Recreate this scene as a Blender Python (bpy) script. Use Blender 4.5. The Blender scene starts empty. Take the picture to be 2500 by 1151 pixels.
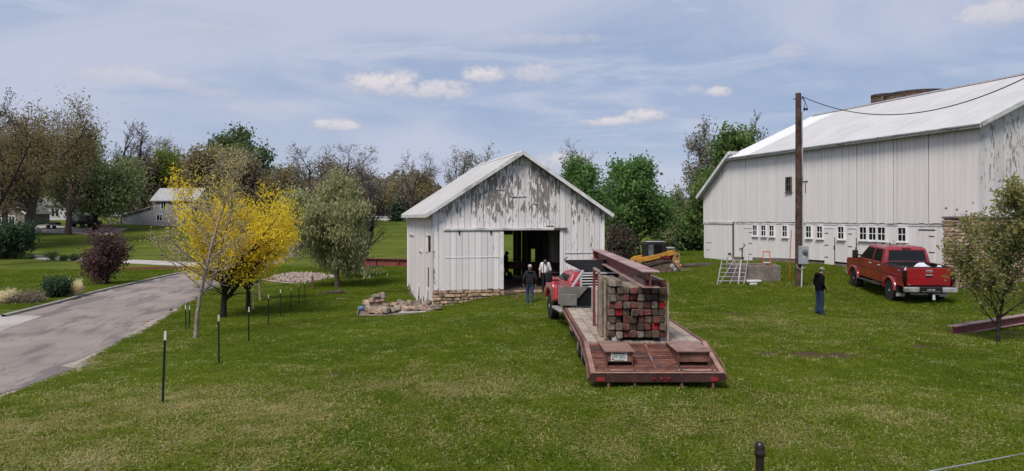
import bpy, bmesh, math, random
import numpy as np
from mathutils import Vector, Matrix, Euler
R = math.radians
scene = bpy.context.scene
COL = scene.collection
random.seed(7)
NR = np.random.RandomState(11)

# ------------------------------------------------------------------ camera
CZ = 3.6            # eye height above the lawn by the trailer
F = 1785.0          # focal length in photo pixels (2500 wide)
HV = 532.0          # photo row of the horizon
cam_d = bpy.data.cameras.new('camera'); cam = bpy.data.objects.new('camera', cam_d)
COL.objects.link(cam); cam.location = (0, 0, CZ); cam.rotation_euler = (R(90), 0, 0)
cam_d.sensor_width = 36; cam_d.lens = F / 2500 * 36; cam_d.shift_y = -(575.5 - HV) / 2500
cam_d.clip_end = 6000; cam_d.clip_start = 0.1
scene.camera = cam

# ------------------------------------------------------------------ sky and sun
SUN_EL, SUN_AZ = 52, 207     # azimuth clockwise from +Y: the sun stands behind the camera, to its left
world = bpy.data.worlds.new('World'); scene.world = world; world.use_nodes = True

def build_world():
    nt = world.node_tree; N = nt.nodes; L = nt.links; N.clear()
    out = N.new('ShaderNodeOutputWorld'); bg = N.new('ShaderNodeBackground')
    sky = N.new('ShaderNodeTexSky'); sky.sky_type = 'NISHITA'; sky.sun_disc = False
    sky.sun_elevation = R(SUN_EL); sky.sun_rotation = R(SUN_AZ); sky.altitude = 200
    sky.air_density = 1.0; sky.dust_density = 1.2; sky.ozone_density = 2.0
    tc = N.new('ShaderNodeTexCoord'); sep = N.new('ShaderNodeSeparateXYZ'); L.new(tc.outputs['Generated'], sep.inputs[0])
    def m(op, a, b=None, c=None, clamp=False):
        n = N.new('ShaderNodeMath'); n.operation = op; n.use_clamp = clamp
        for i, v in enumerate((a, b, c)):
            if v is None: continue
            if isinstance(v, (int, float)): n.inputs[i].default_value = v
            else: L.new(v, n.inputs[i])
        return n.outputs[0]
    az = m('ARCTAN2', sep.outputs[0], sep.outputs[1])
    hyp = m('SQRT', m('ADD', m('MULTIPLY', sep.outputs[0], sep.outputs[0]), m('MULTIPLY', sep.outputs[1], sep.outputs[1])))
    el = m('ARCTAN2', sep.outputs[2], hyp)
    comb = N.new('ShaderNodeCombineXYZ'); L.new(az, comb.inputs[0]); L.new(el, comb.inputs[1])
    def noise(scale, detail, rough, sx, sy, off=0.0, dist=0.0):
        mp = N.new('ShaderNodeMapping'); L.new(comb.outputs[0], mp.inputs[0])
        mp.inputs['Scale'].default_value = (sx, sy, 1); mp.inputs['Location'].default_value = (off, off * 1.7, off)
        n = N.new('ShaderNodeTexNoise'); n.inputs['Scale'].default_value = scale; n.inputs['Detail'].default_value = detail
        n.inputs['Roughness'].default_value = rough; n.inputs['Distortion'].default_value = dist
        L.new(mp.outputs[0], n.inputs['Vector']); return n.outputs['Fac']
    def ramp(f, lo, hi, a=0.0, b=1.0):
        r = N.new('ShaderNodeMapRange'); r.interpolation_type = 'SMOOTHSTEP'
        L.new(f, r.inputs[0]); r.inputs[1].default_value = lo; r.inputs[2].default_value = hi
        r.inputs[3].default_value = a; r.inputs[4].default_value = b; return r.outputs[0]
    def mix(f, a, b):
        x = N.new('ShaderNodeMix'); x.data_type = 'RGBA'
        L.new(f, x.inputs[0])
        for i, v in ((6, a), (7, b)):
            if isinstance(v, tuple): x.inputs[i].default_value = v
            else: L.new(v, x.inputs[i])
        return x.outputs[2]
    # thin high veil of cirrus and streaks, everywhere in the sky
    veil = m('MULTIPLY', ramp(m('ADD', noise(2.3, 8, 0.56, 1.0, 3.4, 3.1, 0.6), ramp(az, .25, -.55, -.03, .14)), 0.36, 0.70), 0.72)
    streak = m('MULTIPLY', ramp(noise(5.0, 9, 0.6, 0.8, 4.6, 8.3, 0.4), 0.44, 0.70), 0.66)
    wisps = m('MULTIPLY', ramp(noise(11.0, 8, 0.62, 0.8, 2.6, 1.3, 0.5), 0.52, 0.74), 0.40)
    thin = m('MAXIMUM', m('MAXIMUM', veil, streak), wisps)
    hs = N.new('ShaderNodeHueSaturation'); hs.inputs['Saturation'].default_value = SKY_SAT
    L.new(sky.outputs[0], hs.inputs['Color'])
    sc = N.new('ShaderNodeMix'); sc.data_type = 'RGBA'; sc.blend_type = 'MULTIPLY'; sc.inputs[0].default_value = 1
    L.new(hs.outputs[0], sc.inputs[6]); sc.inputs[7].default_value = SKY_TINT
    # even the brightness of the clear part a little towards an average sky
    flat = N.new('ShaderNodeMix'); flat.data_type = 'RGBA'; flat.inputs[0].default_value = 0.72
    L.new(sc.outputs[2], flat.inputs[6]); flat.inputs[7].default_value = SKY_MEAN
    base = mix(thin, flat.outputs[2], VEIL_COL)
    # small fair-weather cumulus: (azimuth, elevation, half width, half height) in photo pixels off the view axis
    wob = noise(38, 7, 0.58, 1.0, 1.5, 5.5); wob2 = noise(110, 5, 0.6, 1.0, 1.3, 9.5)
    wv = m('ADD', m('MULTIPLY', m('SUBTRACT', wob, 0.5), 2.6), m('MULTIPLY', m('SUBTRACT', wob2, 0.5), 1.3))
    clouds = [(935, 208, 95, 30, 1.0), (1065, 222, 85, 24, .9), (1180, 186, 48, 22, 1.0), (1310, 184, 62, 24, .75), (1500, 298, 70, 12, .95),
              (1575, 284, 48, 17, 1.0), (825, 308, 58, 15, .9), (320, 190, 100, 22, .6), (420, 205, 60, 16, .5), (1755, 227, 32, 13, .9),
              (1700, 219, 20, 10, .5), (2440, 34, 70, 28, .8), (1380, 400, 62, 26, .85), (520, 228, 60, 14, .45), (1925, 128, 40, 16, .45), (500, 66, 70, 10, .35),
              (1340, 98, 140, 14, .45), (660, 270, 80, 16, .35)]
    tot = None; shade = None
    for (u, v, a, b, k) in clouds:
        az0 = math.atan2(u - 1250, F); el0 = math.atan2(HV - v, math.hypot(F, u - 1250))
        dx = m('DIVIDE', m('SUBTRACT', az, az0), a / F * 1.15); dy = m('DIVIDE', m('SUBTRACT', el, el0), b / F * 1.2)
        low = m('MINIMUM', dy, 0.0)                            # flat bottoms
        q = m('ADD', m('MULTIPLY', dx, dx), m('ADD', m('MULTIPLY', dy, dy), m('MULTIPLY', m('MULTIPLY', low, low), 1.2)))
        f = m('ADD', m('SUBTRACT', 1.0, q), wv)
        mk = m('MULTIPLY', ramp(f, -0.45, 0.95), k)
        sd = m('MULTIPLY', mk, ramp(m('ADD', dy, m('MULTIPLY', wv, 0.35)), -1.0, 0.5))
        tot = mk if tot is None else m('MAXIMUM', tot, mk)
        shade = sd if shade is None else m('MAXIMUM', shade, sd)
    ccol = mix(shade, CLOUD_LOW, CLOUD_TOP)
    col = mix(tot, base, ccol)
    L.new(col, bg.inputs[0]); bg.inputs[1].default_value = SKY_STRENGTH
    L.new(bg.outputs[0], out.inputs[0])
SKY_STRENGTH = 0.088; SKY_SAT = 0.9; SKY_TINT = (1, 1, 1, 1)
SKY_MEAN = (4.1, 5.2, 7.7, 1); VEIL_COL = (6.8, 7.1, 8.5, 1); CLOUD_LOW = (5.6, 5.9, 7.1, 1); CLOUD_TOP = (8.4, 8.0, 8.4, 1)
build_world()
sun_d = bpy.data.lights.new('sun', 'SUN'); sun = bpy.data.objects.new('sun', sun_d); COL.objects.link(sun)
sun_d.energy = 3.7; sun_d.angle = R(20); sun_d.color = (1.0, 0.925, 0.83)
_a = R(SUN_AZ); _e = R(SUN_EL)
_sv = Vector((math.sin(_a) * math.cos(_e), math.cos(_a) * math.cos(_e), math.sin(_e)))
sun.rotation_euler = _sv.to_track_quat('Z', 'Y').to_euler(); sun.location = (-30, -30, 60)
vs = scene.view_settings; vs.view_transform = 'Standard'; vs.look = 'None'; vs.exposure = 0.0; vs.gamma = 1.0; vs.use_curve_mapping = False
scene.cycles.use_denoising = True
scene.cycles.max_bounces = 9; scene.cycles.diffuse_bounces = 5; scene.cycles.glossy_bounces = 3; scene.cycles.transmission_bounces = 6; scene.cycles.transparent_max_bounces = 6
scene.cycles.caustics_reflective = False; scene.cycles.caustics_refractive = False

# ------------------------------------------------------------------ helpers
def tag(o, label=None, cat=None, group=None, kind=None):
    if label: o['label'] = label
    if cat: o['category'] = cat
    if group: o['group'] = group
    if kind: o['kind'] = kind
    return o

def thing(name, loc, rz, label, cat, group=None):
    o = bpy.data.objects.new(name, None); COL.objects.link(o)
    o.location = loc; o.rotation_euler = (0, 0, rz); o.empty_display_size = .3
    return tag(o, label, cat, group)

def mesh_np(name, V, Fc, mat=None, smooth=False):
    """V (n,3) array, Fc (m,k) array of equal-size faces"""
    me = bpy.data.meshes.new(name); V = np.asarray(V, np.float32); Fc = np.asarray(Fc, np.int32)
    k = Fc.shape[1]
    me.vertices.add(len(V)); me.vertices.foreach_set('co', V.ravel())
    me.loops.add(Fc.size); me.loops.foreach_set('vertex_index', Fc.ravel())
    me.polygons.add(len(Fc)); me.polygons.foreach_set('loop_start', np.arange(0, Fc.size, k, dtype=np.int32))
    me.polygons.foreach_set('loop_total', np.full(len(Fc), k, np.int32))
    if smooth: me.polygons.foreach_set('use_smooth', np.ones(len(Fc), bool))
    me.update(calc_edges=True)
    if mat: me.materials.append(mat)
    return me

def obj(name, me, parent=None, loc=None, rot=None, scale=None):
    o = bpy.data.objects.new(name, me); COL.objects.link(o)
    if parent: o.parent = parent
    if loc is not None: o.location = loc
    if rot is not None: o.rotation_euler = rot
    if scale is not None: o.scale = scale
    return o

class MB:
    def __init__(s): s.v = []; s.f = []; s.mi = []; s.cur = 0
    def add(s, vs, fs):
        b = len(s.v); s.v += [tuple(p) for p in vs]; s.f += [tuple(i + b for i in q) for q in fs]; s.mi += [s.cur] * len(fs); return s
    def box(s, x0, x1, y0, y1, z0, z1, M=None):
        vs = [Vector((x, y, z)) for z in (z0, z1) for y in (y0, y1) for x in (x0, x1)]
        if M: vs = [M @ p for p in vs]
        return s.add(vs, [(0, 2, 3, 1), (4, 5, 7, 6), (0, 1, 5, 4), (2, 6, 7, 3), (0, 4, 6, 2), (1, 3, 7, 5)])
    def cbox(s, c, d, rot=None):
        M = Matrix.Translation(c) @ (Euler(rot).to_matrix().to_4x4() if rot else Matrix())
        return s.box(-d[0] / 2, d[0] / 2, -d[1] / 2, d[1] / 2, -d[2] / 2, d[2] / 2, M)
    def beam(s, p, q, w, h, up=(0, 0, 1)):
        """box beam from p to q, w across, h along up"""
        p = Vector(p); q = Vector(q); d = (q - p); L = d.length; d.normalize(); u = Vector(up)
        r = d.cross(u); r = r.normalized() if r.length > 1e-6 else Vector((1, 0, 0)); u = r.cross(d)
        vs = [p + d * (L * t) + r * (w / 2 * a) + u * (h / 2 * b) for t in (0, 1) for a, b in ((-1, -1), (1, -1), (1, 1), (-1, 1))]
        return s.add(vs, [(3, 2, 1, 0), (4, 5, 6, 7), (0, 1, 5, 4), (1, 2, 6, 5), (2, 3, 7, 6), (3, 0, 4, 7)])
    def prism(s, prof, axis, a, b):
        """closed 2-D profile extruded from a to b along axis (x: prof=(y,z), y: prof=(x,z), z: prof=(x,y))"""
        n = len(prof)
        def pt(p, t): return (t, p[0], p[1]) if axis == 'x' else ((p[0], t, p[1]) if axis == 'y' else (p[0], p[1], t))
        vs = [pt(p, a) for p in prof] + [pt(p, b) for p in prof]
        fs = [tuple(range(n)), tuple(range(2 * n - 1, n - 1, -1))] + [(i, (i + n), (i + 1) % n + n, (i + 1) % n) for i in range(n)]
        return s.add(vs, fs)
    def tube(s, pts, rad, n=8, cap=True):
        pts = [Vector(p) for p in pts]; rr = rad if isinstance(rad, (list, tuple)) else [rad] * len(pts); vs = []; prev = None
        for i, p in enumerate(pts):
            d = (pts[min(i + 1, len(pts) - 1)] - pts[max(i - 1, 0)]).normalized()
            a = d.orthogonal().normalized() if prev is None else (prev - d * prev.dot(d)).normalized()
            prev = a; b = d.cross(a)
            vs += [p + (a * math.cos(2 * math.pi * k / n) + b * math.sin(2 * math.pi * k / n)) * rr[i] for k in range(n)]
        fs = [(i * n + k, i * n + (k + 1) % n, (i + 1) * n + (k + 1) % n, (i + 1) * n + k) for i in range(len(pts) - 1) for k in range(n)]
        if cap: fs += [tuple(range(n - 1, -1, -1)), tuple((len(pts) - 1) * n + k for k in range(n))]
        return s.add(vs, fs)
    def lathe(s, prof, c, axis='z', n=20):
        """prof [(r, h)] turned about axis through c"""
        vs = []
        for r, h in prof:
            for k in range(n):
                a = 2 * math.pi * k / n; x, y = r * math.cos(a), r * math.sin(a)
                vs.append((c[0] + x, c[1] + y, c[2] + h) if axis == 'z' else ((c[0] + h, c[1] + x, c[2] + y) if axis == 'x' else (c[0] + x, c[1] + h, c[2] + y)))
        m_ = len(prof)
        fs = [(i * n + k, i * n + (k + 1) % n, (i + 1) * n + (k + 1) % n, (i + 1) * n + k) for i in range(m_ - 1) for k in range(n)]
        fs += [tuple(range(n - 1, -1, -1)), tuple((m_ - 1) * n + k for k in range(n))]
        return s.add(vs, fs)
    def mesh(s, name, mats, smooth=False):
        me = bpy.data.meshes.new(name); me.from_pydata(s.v, [], s.f)
        mats = mats if isinstance(mats, (list, tuple)) else [mats]
        for m_ in mats: me.materials.append(m_)
        if len(mats) > 1: me.polygons.foreach_set('material_index', s.mi)
        bm = bmesh.new(); bm.from_mesh(me); bmesh.ops.recalc_face_normals(bm, faces=bm.faces); bm.to_mesh(me); bm.free()
        if smooth:
            me.polygons.foreach_set('use_smooth', [True] * len(me.polygons))
        return me
    def build(s, name, mats, parent=None, loc=None, rot=None, bevel=0, smooth=False, seg=2):
        o = obj(name, s.mesh(name, mats, smooth), parent, loc, rot)
        if bevel:
            b = o.modifiers.new('bevel', 'BEVEL'); b.width = bevel; b.segments = seg; b.limit_method = 'ANGLE'; b.angle_limit = R(40)
        return o

# ------------------------------------------------------------------ materials
MATS = {}
def rgb(h):     # sRGB 0-255 -> linear
    return tuple(((c / 255 + .055) / 1.055) ** 2.4 if c > 10 else c / 255 / 12.92 for c in h) + (1,)
class NT:
    def __init__(s, name):
        s.m = bpy.data.materials.new(name); s.m.use_nodes = True; s.t = s.m.node_tree; s.N = s.t.nodes; s.L = s.t.links
        s.b = s.N['Principled BSDF']; MATS[name] = s.m
    def put(s, v, sock):
        if isinstance(v, (int, float)): sock.default_value = v
        elif isinstance(v, tuple): sock.default_value = v
        else: s.L.new(v, sock)
    def math(s, op, a, b=None, clamp=False):
        n = s.N.new('ShaderNodeMath'); n.operation = op; n.use_clamp = clamp; s.put(a, n.inputs[0])
        if b is not None: s.put(b, n.inputs[1])
        return n.outputs[0]
    def pos(s, rnd=0.0, scale=(1, 1, 1), rotz=0.0, space='world'):
        if space == 'world': v = s.N.new('ShaderNodeNewGeometry').outputs['Position']
        else: v = s.N.new('ShaderNodeTexCoord').outputs['Object']
        if rnd:
            oi = s.N.new('ShaderNodeObjectInfo'); vm = s.N.new('ShaderNodeVectorMath'); vm.operation = 'ADD'
            cb = s.N.new('ShaderNodeCombineXYZ'); r = s.math('MULTIPLY', oi.outputs['Random'], rnd)
            s.L.new(r, cb.inputs[0]); s.L.new(r, cb.inputs[1]); s.L.new(r, cb.inputs[2])
            s.L.new(v, vm.inputs[0]); s.L.new(cb.outputs[0], vm.inputs[1]); v = vm.outputs[0]
        mp = s.N.new('ShaderNodeMapping'); s.L.new(v, mp.inputs[0]); mp.inputs['Scale'].default_value = scale; mp.inputs['Rotation'].default_value = (0, 0, rotz)
        return mp.outputs[0]
    def noise(s, vec, scale=1, detail=4, rough=.55, dist=0):
        n = s.N.new('ShaderNodeTexNoise'); s.L.new(vec, n.inputs['Vector']); n.inputs['Scale'].default_value = scale
        n.inputs['Detail'].default_value = detail; n.inputs['Roughness'].default_value = rough; n.inputs['Distortion'].default_value = dist
        return n.outputs['Fac']
    def step(s, f, lo, hi, a=0.0, b=1.0):
        r = s.N.new('ShaderNodeMapRange'); r.interpolation_type = 'SMOOTHSTEP'; s.put(f, r.inputs[0])
        r.inputs[1].default_value = lo; r.inputs[2].default_value = hi; r.inputs[3].default_value = a; r.inputs[4].default_value = b; return r.outputs[0]
    def mix(s, f, a, b, mode='MIX'):
        x = s.N.new('ShaderNodeMix'); x.data_type = 'RGBA'; x.blend_type = mode; s.put(f, x.inputs[0]); s.put(a, x.inputs[6]); s.put(b, x.inputs[7]); return x.outputs[2]
    def attr(s, n):
        a = s.N.new('ShaderNodeAttribute'); a.attribute_name = n; return a.outputs['Fac']
    def rnd(s): return s.N.new('ShaderNodeObjectInfo').outputs['Random']
    def isl(s): return s.N.new('ShaderNodeNewGeometry').outputs['Random Per Island']
    def col(s, c): s.put(c, s.b.inputs['Base Color']); return s
    def set(s, rough=.8, metal=0.0, spec=.5, coat=0.0):
        s.b.inputs['Roughness'].default_value = rough; s.b.inputs['Metallic'].default_value = metal
        s.b.inputs['Specular IOR Level'].default_value = spec; s.b.inputs['Coat Weight'].default_value = coat; s.b.inputs['Coat Roughness'].default_value = .08; return s
    def bump(s, h, strength=.3, dist=.02):
        b = s.N.new('ShaderNodeBump'); b.inputs['Strength'].default_value = strength; b.inputs['Distance'].default_value = dist
        s.L.new(h, b.inputs['Height']); s.L.new(b.outputs[0], s.b.inputs['Normal']); return s

def simple(name, c, rough=.7, metal=0., var=.15, scale=6., spec=.4, coat=0., dirt=None, bump=0.1, rnd=.12):
    """flat paint/metal/wood with grain: noise, per-object variation and optional dirt colour"""
    t = NT(name); v = t.pos(3.0); n = t.noise(v, scale, 6, .6)
    c2 = tuple(x * (1 - var * 1.6) for x in c[:3]) + (1,); c1 = tuple(min(1, x * (1 + var)) for x in c[:3]) + (1,)
    k = t.mix(t.step(n, .3, .7), c2, c1)
    if rnd:
        r = t.step(t.rnd(), 0, 1, 1 - rnd, 1 + rnd); cb = t.N.new('ShaderNodeCombineXYZ')
        for i in range(3): t.L.new(r, cb.inputs[i])
        k = t.mix(1.0, k, cb.outputs[0], 'MULTIPLY')
    if dirt:
        k = t.mix(t.step(t.noise(v, scale * .35, 8, .65), .5, .68), k, dirt)
    t.col(k).set(rough, metal, spec, coat)
    if bump: t.bump(t.noise(v, scale * 5, 5, .6), bump, .01)
    return t.m

def paint_wood(name, white, wood, amount, zlo=None, zhi=None, fine=1.0, rnd_c=.10):
    """white paint weathering off vertical boards: streaky flakes show grey wood"""
    t = NT(name); v = t.pos(9.0, (10 * fine, 10 * fine, 2.3 * fine)); n = t.noise(v, 1.0, 7, .62, .4)
    big = t.noise(t.pos(0, (.55, .55, .35)), 1.0, 3, .5)
    th = t.math('ADD', n, t.math('MULTIPLY', t.math('SUBTRACT', big, .5), .34))
    if zlo is not None:
        sp = t.N.new('ShaderNodeSeparateXYZ'); t.L.new(t.N.new('ShaderNodeNewGeometry').outputs['Position'], sp.inputs[0])
        zz = t.math('MULTIPLY', t.step(sp.outputs[2], zlo, zlo + 1.2), t.step(sp.outputs[2], zhi, zhi - 1.2))
        th = t.math('ADD', th, t.math('MULTIPLY', zz, .13))
    th = t.math('ADD', th, t.step(t.rnd(), 0, 1, -.045, .03))
    pk = t.step(th, 1 - amount, 1 - amount + .035)
    grain = t.noise(t.pos(5.0, (40, 40, 1.2)), 1.0, 4, .6)
    wd = t.mix(grain, tuple(x * .72 for x in wood[:3]) + (1,), tuple(x * 1.2 for x in wood[:3]) + (1,))
    tone = t.noise(t.pos(2.0, (2.2, 2.2, .5)), 1.0, 5, .6)
    wc = t.mix(tone, tuple(x * .86 for x in white[:3]) + (1,), tuple(min(1, x * 1.08) for x in white[:3]) + (1,))
    streak = t.step(t.noise(t.pos(4.0, (18, 18, .5)), 1.0, 5, .65), .56, .75)
    wc = t.mix(t.math('MULTIPLY', streak, .35), wc, tuple(x * .55 for x in white[:3]) + (1,))
    r = t.step(t.rnd(), 0, 1, 1 - rnd_c, 1 + rnd_c * .5); cb = t.N.new('ShaderNodeCombineXYZ')
    for i in range(3): t.L.new(r, cb.inputs[i])
    wc = t.mix(1.0, wc, cb.outputs[0], 'MULTIPLY')
    knot = t.step(t.noise(t.pos(6.0, (9, 9, 5)), 1.0, 2, .5), .73, .78)
    wc = t.mix(t.math('MULTIPLY', knot, .6), wc, (.12, .11, .11, 1))
    t.col(t.mix(pk, wc, wd)).set(.75, 0, .25)
    t.bump(t.math('ADD', t.math('MULTIPLY', pk, -.6), t.math('MULTIPLY', grain, .25)), .35, .006)
    return t.m

WHITE = (.715, .685, .69, 1)
paint_wood('paint_peeling', WHITE, (.225, .205, .20, 1), .385, 3.0, 7.6)
paint_wood('paint_worn', WHITE, (.24, .22, .22, 1), .325)
paint_wood('paint_clean', (.70, .675, .67, 1), (.27, .25, .25, 1), .272, fine=.9, rnd_c=.045)
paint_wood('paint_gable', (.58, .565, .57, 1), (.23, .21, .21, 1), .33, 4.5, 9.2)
simple('old_wood', (.12, .095, .08, 1), .85, var=.3, scale=4, bump=.3)
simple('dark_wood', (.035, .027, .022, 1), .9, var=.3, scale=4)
simple('roof_metal', (.52, .515, .515, 1), .55, .0, .05, .6, .3, bump=.05, rnd=.02)
simple('roof_strip', (.82, .83, .86, 1), .28, .0, .03, 1.2, .6, bump=.03, rnd=.02)  # paler, smoother metal than the rest of the big roof
simple('trim_white', (.60, .59, .60, 1), .6, var=.12, scale=3, dirt=(.3, .28, .27, 1))
simple('frame_white', (.74, .73, .75, 1), .55, var=.06, scale=3)
simple('glass_dark', (.010, .011, .012, 1), .08, var=.1, spec=.28, bump=0)
simple('stone_tan', (.36, .265, .175, 1), .9, var=.3, scale=7, bump=.5, rnd=.25)
simple('stone_grey', (.23, .185, .15, 1), .9, var=.32, scale=6, bump=.5, rnd=.25)
simple('stone_pink', (.34, .24, .185, 1), .9, var=.28, scale=6, bump=.5, rnd=.2)
simple('mortar', (.17, .145, .12, 1), .95, var=.2, scale=8, bump=.4)
simple('concrete', (.185, .155, .14, 1), .9, var=.22, scale=2.2, dirt=(.10, .078, .07, 1), bump=.3)
simple('concrete_pale', (.37, .34, .32, 1), .9, var=.08, scale=.7, dirt=(.29, .27, .25, 1), bump=.2)
simple('kerb_stone', (.27, .245, .225, 1), .9, var=.14, scale=1.5, dirt=(.17, .15, .12, 1), bump=.2)
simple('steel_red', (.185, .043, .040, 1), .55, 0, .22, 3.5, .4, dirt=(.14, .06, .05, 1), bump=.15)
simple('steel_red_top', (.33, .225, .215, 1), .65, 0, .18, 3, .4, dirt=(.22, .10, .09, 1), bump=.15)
simple('steel_rust', (.165, .075, .055, 1), .7, 0, .25, 4, .3, dirt=(.09, .045, .04, 1), bump=.3)
simple('steel_rust_pale', (.27, .16, .13, 1), .6, 0, .18, 4, .4, dirt=(.17, .085, .065, 1), bump=.2)
simple('slat_rust', (.15, .062, .045, 1), .75, 0, .3, 5, .3, dirt=(.05, .04, .045, 1), bump=.3, rnd=.3)
simple('deck_wood', (.34, .285, .235, 1), .85, 0, .16, 3, .3, dirt=(.22, .17, .14, 1), bump=.3, rnd=.16)
simple('black_steel', (.010, .010, .011, 1), .85, 0, .3, 3, .2, bump=.05)
simple('black_plate', (.020, .018, .020, 1), .6, 0, .3, 3, .4, dirt=(.035, .03, .028, 1), bump=.1)
simple('grey_plate', (.225, .215, .195, 1), .5, .25, .14, 3, .5, dirt=(.15, .14, .125, 1), bump=.2)
simple('grey_box', (.43, .43, .44, 1), .5, 0, .08, 3, .5)
simple('galvanised', (.36, .355, .36, 1), .5, .3, .15, 5, .5, dirt=(.2, .18, .17, 1))
simple('chrome', (.56, .56, .57, 1), .34, .55, .1, 3, .5, dirt=(.25, .24, .23, 1), bump=.03)
simple('rubber', (.022, .021, .020, 1), .85, 0, .3, 9, .3, dirt=(.05, .045, .038, 1))
simple('plastic_black', (.014, .014, .015, 1), .5, 0, .2, 6, .4, bump=.05)
simple('red_paint', (.27, .007, .013, 1), .26, 0, .12, 1.5, .5, coat=1.0, dirt=(.23, .012, .017, 1), bump=0, rnd=0)
simple('red_paint_faded', (.36, .028, .045, 1), .34, 0, .16, 2, .5, coat=.4, dirt=(.36, .10, .10, 1), bump=0, rnd=0)
simple('white_plastic', (.70, .70, .72, 1), .5, 0, .08, 4, .5)
simple('cloth_white', (.60, .61, .66, 1), .8, 0, .12, 5, .3, bump=.3)
simple('yellow_paint', (.50, .235, .032, 1), .5, 0, .14, 4, .5, dirt=(.25, .13, .05, 1), bump=.05)
simple('yellow_dusty', (.36, .20, .075, 1), .7, 0, .2, 4, .4, dirt=(.19, .125, .075, 1))
simple('track_rubber', (.075, .058, .045, 1), .9, 0, .3, 6, .3)
simple('dark_red', (.16, .015, .02, 1), .5)
simple('orange_paint', (.52, .10, .02, 1), .55, 0, .15, 4)
simple('pole_wood', (.070, .042, .034, 1), .9, 0, .35, 3, .2, bump=.4)
simple('post_green', (.004, .016, .014, 1), .6, 0, .2, 6, .3)
simple('post_white', (.55, .56, .52, 1), .7, 0, .12, 6, .3)
simple('pipe_brown', (.020, .012, .011, 1), .35, 0, .3, 5, .5)
simple('silo_stave', (.125, .082, .058, 1), .85, 0, .22, 2, .3, dirt=(.19, .135, .10, 1), rnd=.2)
simple('silo_rim', (.060, .045, .04, 1), .85, 0, .25, 2, .3)
simple('siding_grey', (.29, .29, .32, 1), .8, 0, .08, 1.5, .3)
simple('siding_white', (.50, .50, .54, 1), .8, 0, .06, 1.5, .3)
simple('siding_green', (.30, .36, .34, 1), .8, 0, .06, 1.5, .3)
simple('siding_tan', (.20, .175, .16, 1), .8, 0, .1, 1.5, .3)
simple('shingle_grey', (.15, .145, .145, 1), .9, 0, .16, 3, .3)
simple('roof_pale', (.30, .30, .31, 1), .7, 0, .1, 2, .3)
simple('mulch_red', (.125, .022, .018, 1), .95, 0, .35, 5, .2, bump=.6)
simple('gravel_bed', (.36, .30, .27, 1), .95, 0, .3, 5, .2, bump=.8)
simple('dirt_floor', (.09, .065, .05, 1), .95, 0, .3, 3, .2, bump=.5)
simple('skin', (.36, .19, .14, 1), .6, 0, .08, 9, .4, bump=0, rnd=0)
simple('hair_dark', (.012, .008, .007, 1), .8, bump=0)
simple('jean', (.035, .062, .125, 1), .9, 0, .25, 9, .2)
simple('jean_dark', (.017, .034, .075, 1), .9, 0, .25, 9, .2)
simple('jacket_grey', (.024, .022, .025, 1), .9, 0, .2, 8, .2)
simple('jacket_black', (.005, .005, .006, 1), .95, 0, .2, 8, .1)
simple('shirt_white', (.58, .55, .58, 1), .85, 0, .08, 8, .2)
simple('trouser_black', (.012, .013, .017, 1), .9, 0, .2, 8, .2)
simple('cap_pale', (.34, .33, .31, 1), .85, 0, .25, 18, .2)
simple('cap_camo', (.24, .21, .165, 1), .85, 0, .45, 25, .2)
simple('boot', (.03, .022, .018, 1), .8)
simple('lamp_red', (.16, .006, .008, 1), .2, 0, .1, 4, .5, coat=.6, bump=0)
simple('lamp_smoked', (.012, .004, .005, 1), .12, 0, .1, 4, .5, coat=.8, bump=0)
simple('tape_red', (.30, .02, .022, 1), .5)
simple('plate_white', (.50, .53, .50, 1), .5, 0, .08, 30)
simple('plate_dark', (.015, .015, .017, 1), .5)
simple('plate_ink', (.015, .03, .025, 1), .6)
simple('meter_grey', (.27, .285, .305, 1), .55, .1, .08, 3)
simple('wire_black', (.012, .012, .013, 1), .6)
simple('bark', (.085, .066, .055, 1), .95, 0, .3, 8, .2, bump=.6, rnd=.15)
simple('bark_pale', (.27, .22, .185, 1), .95, 0, .3, 9, .2, bump=.6, rnd=.1)
simple('bark_grey', (.095, .084, .082, 1), .95, 0, .25, 6, .2, bump=.3, rnd=.2)
simple('bark_dark', (.033, .026, .023, 1), .95, 0, .3, 8, .2, bump=.5, rnd=.1)
simple('tarp_blue', (.10, .17, .32, 1), .6)

def leaf_mat(name, c1, c2, c3=None, trans=.5, k=3.0):
    c1, c2, c3 = [c and tuple(min(.9, x * k) for x in c[:3]) + (1,) for c in (c1, c2, c3)]
    t = NT(name); r = t.isl(); k = t.mix(r, c1, c2)
    if c3: k = t.mix(t.step(t.noise(t.pos(0, (1, 1, 1)), .9, 4, .6), .42, .62), k, c3)
    t.col(k).set(.65, 0, .25)
    tr = t.N.new('ShaderNodeBsdfTranslucent'); t.L.new(k, tr.inputs[0])
    mx = t.N.new('ShaderNodeMixShader'); mx.inputs[0].default_value = trans
    o = t.N['Material Output']; t.L.new(t.b.outputs[0], mx.inputs[1]); t.L.new(tr.outputs[0], mx.inputs[2]); t.L.new(mx.outputs[0], o.inputs[0])
    return t.m
leaf_mat('leaf_green', (.034, .062, .018, 1), (.070, .098, .030, 1), k=2.7)
leaf_mat('leaf_maple', (.030, .064, .018, 1), (.070, .115, .036, 1), k=2.7)
leaf_mat('leaf_dark', (.026, .042, .015, 1), (.050, .070, .026, 1), k=2.9)
leaf_mat('leaf_pine', (.012, .026, .014, 1), (.026, .046, .022, 1))
leaf_mat('leaf_lime', (.07, .10, .016, 1), (.115, .14, .03, 1), k=1.9)
leaf_mat('leaf_olive', (.055, .062, .026, 1), (.115, .118, .058, 1), (.075, .085, .036, 1))
leaf_mat('leaf_silver', (.085, .092, .042, 1), (.19, .19, .105, 1), (.11, .115, .055, 1))
leaf_mat('leaf_yellow', (.56, .43, .03, 1), (.72, .60, .05, 1), (.64, .48, .035, 1), .55, 1.2)
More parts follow.
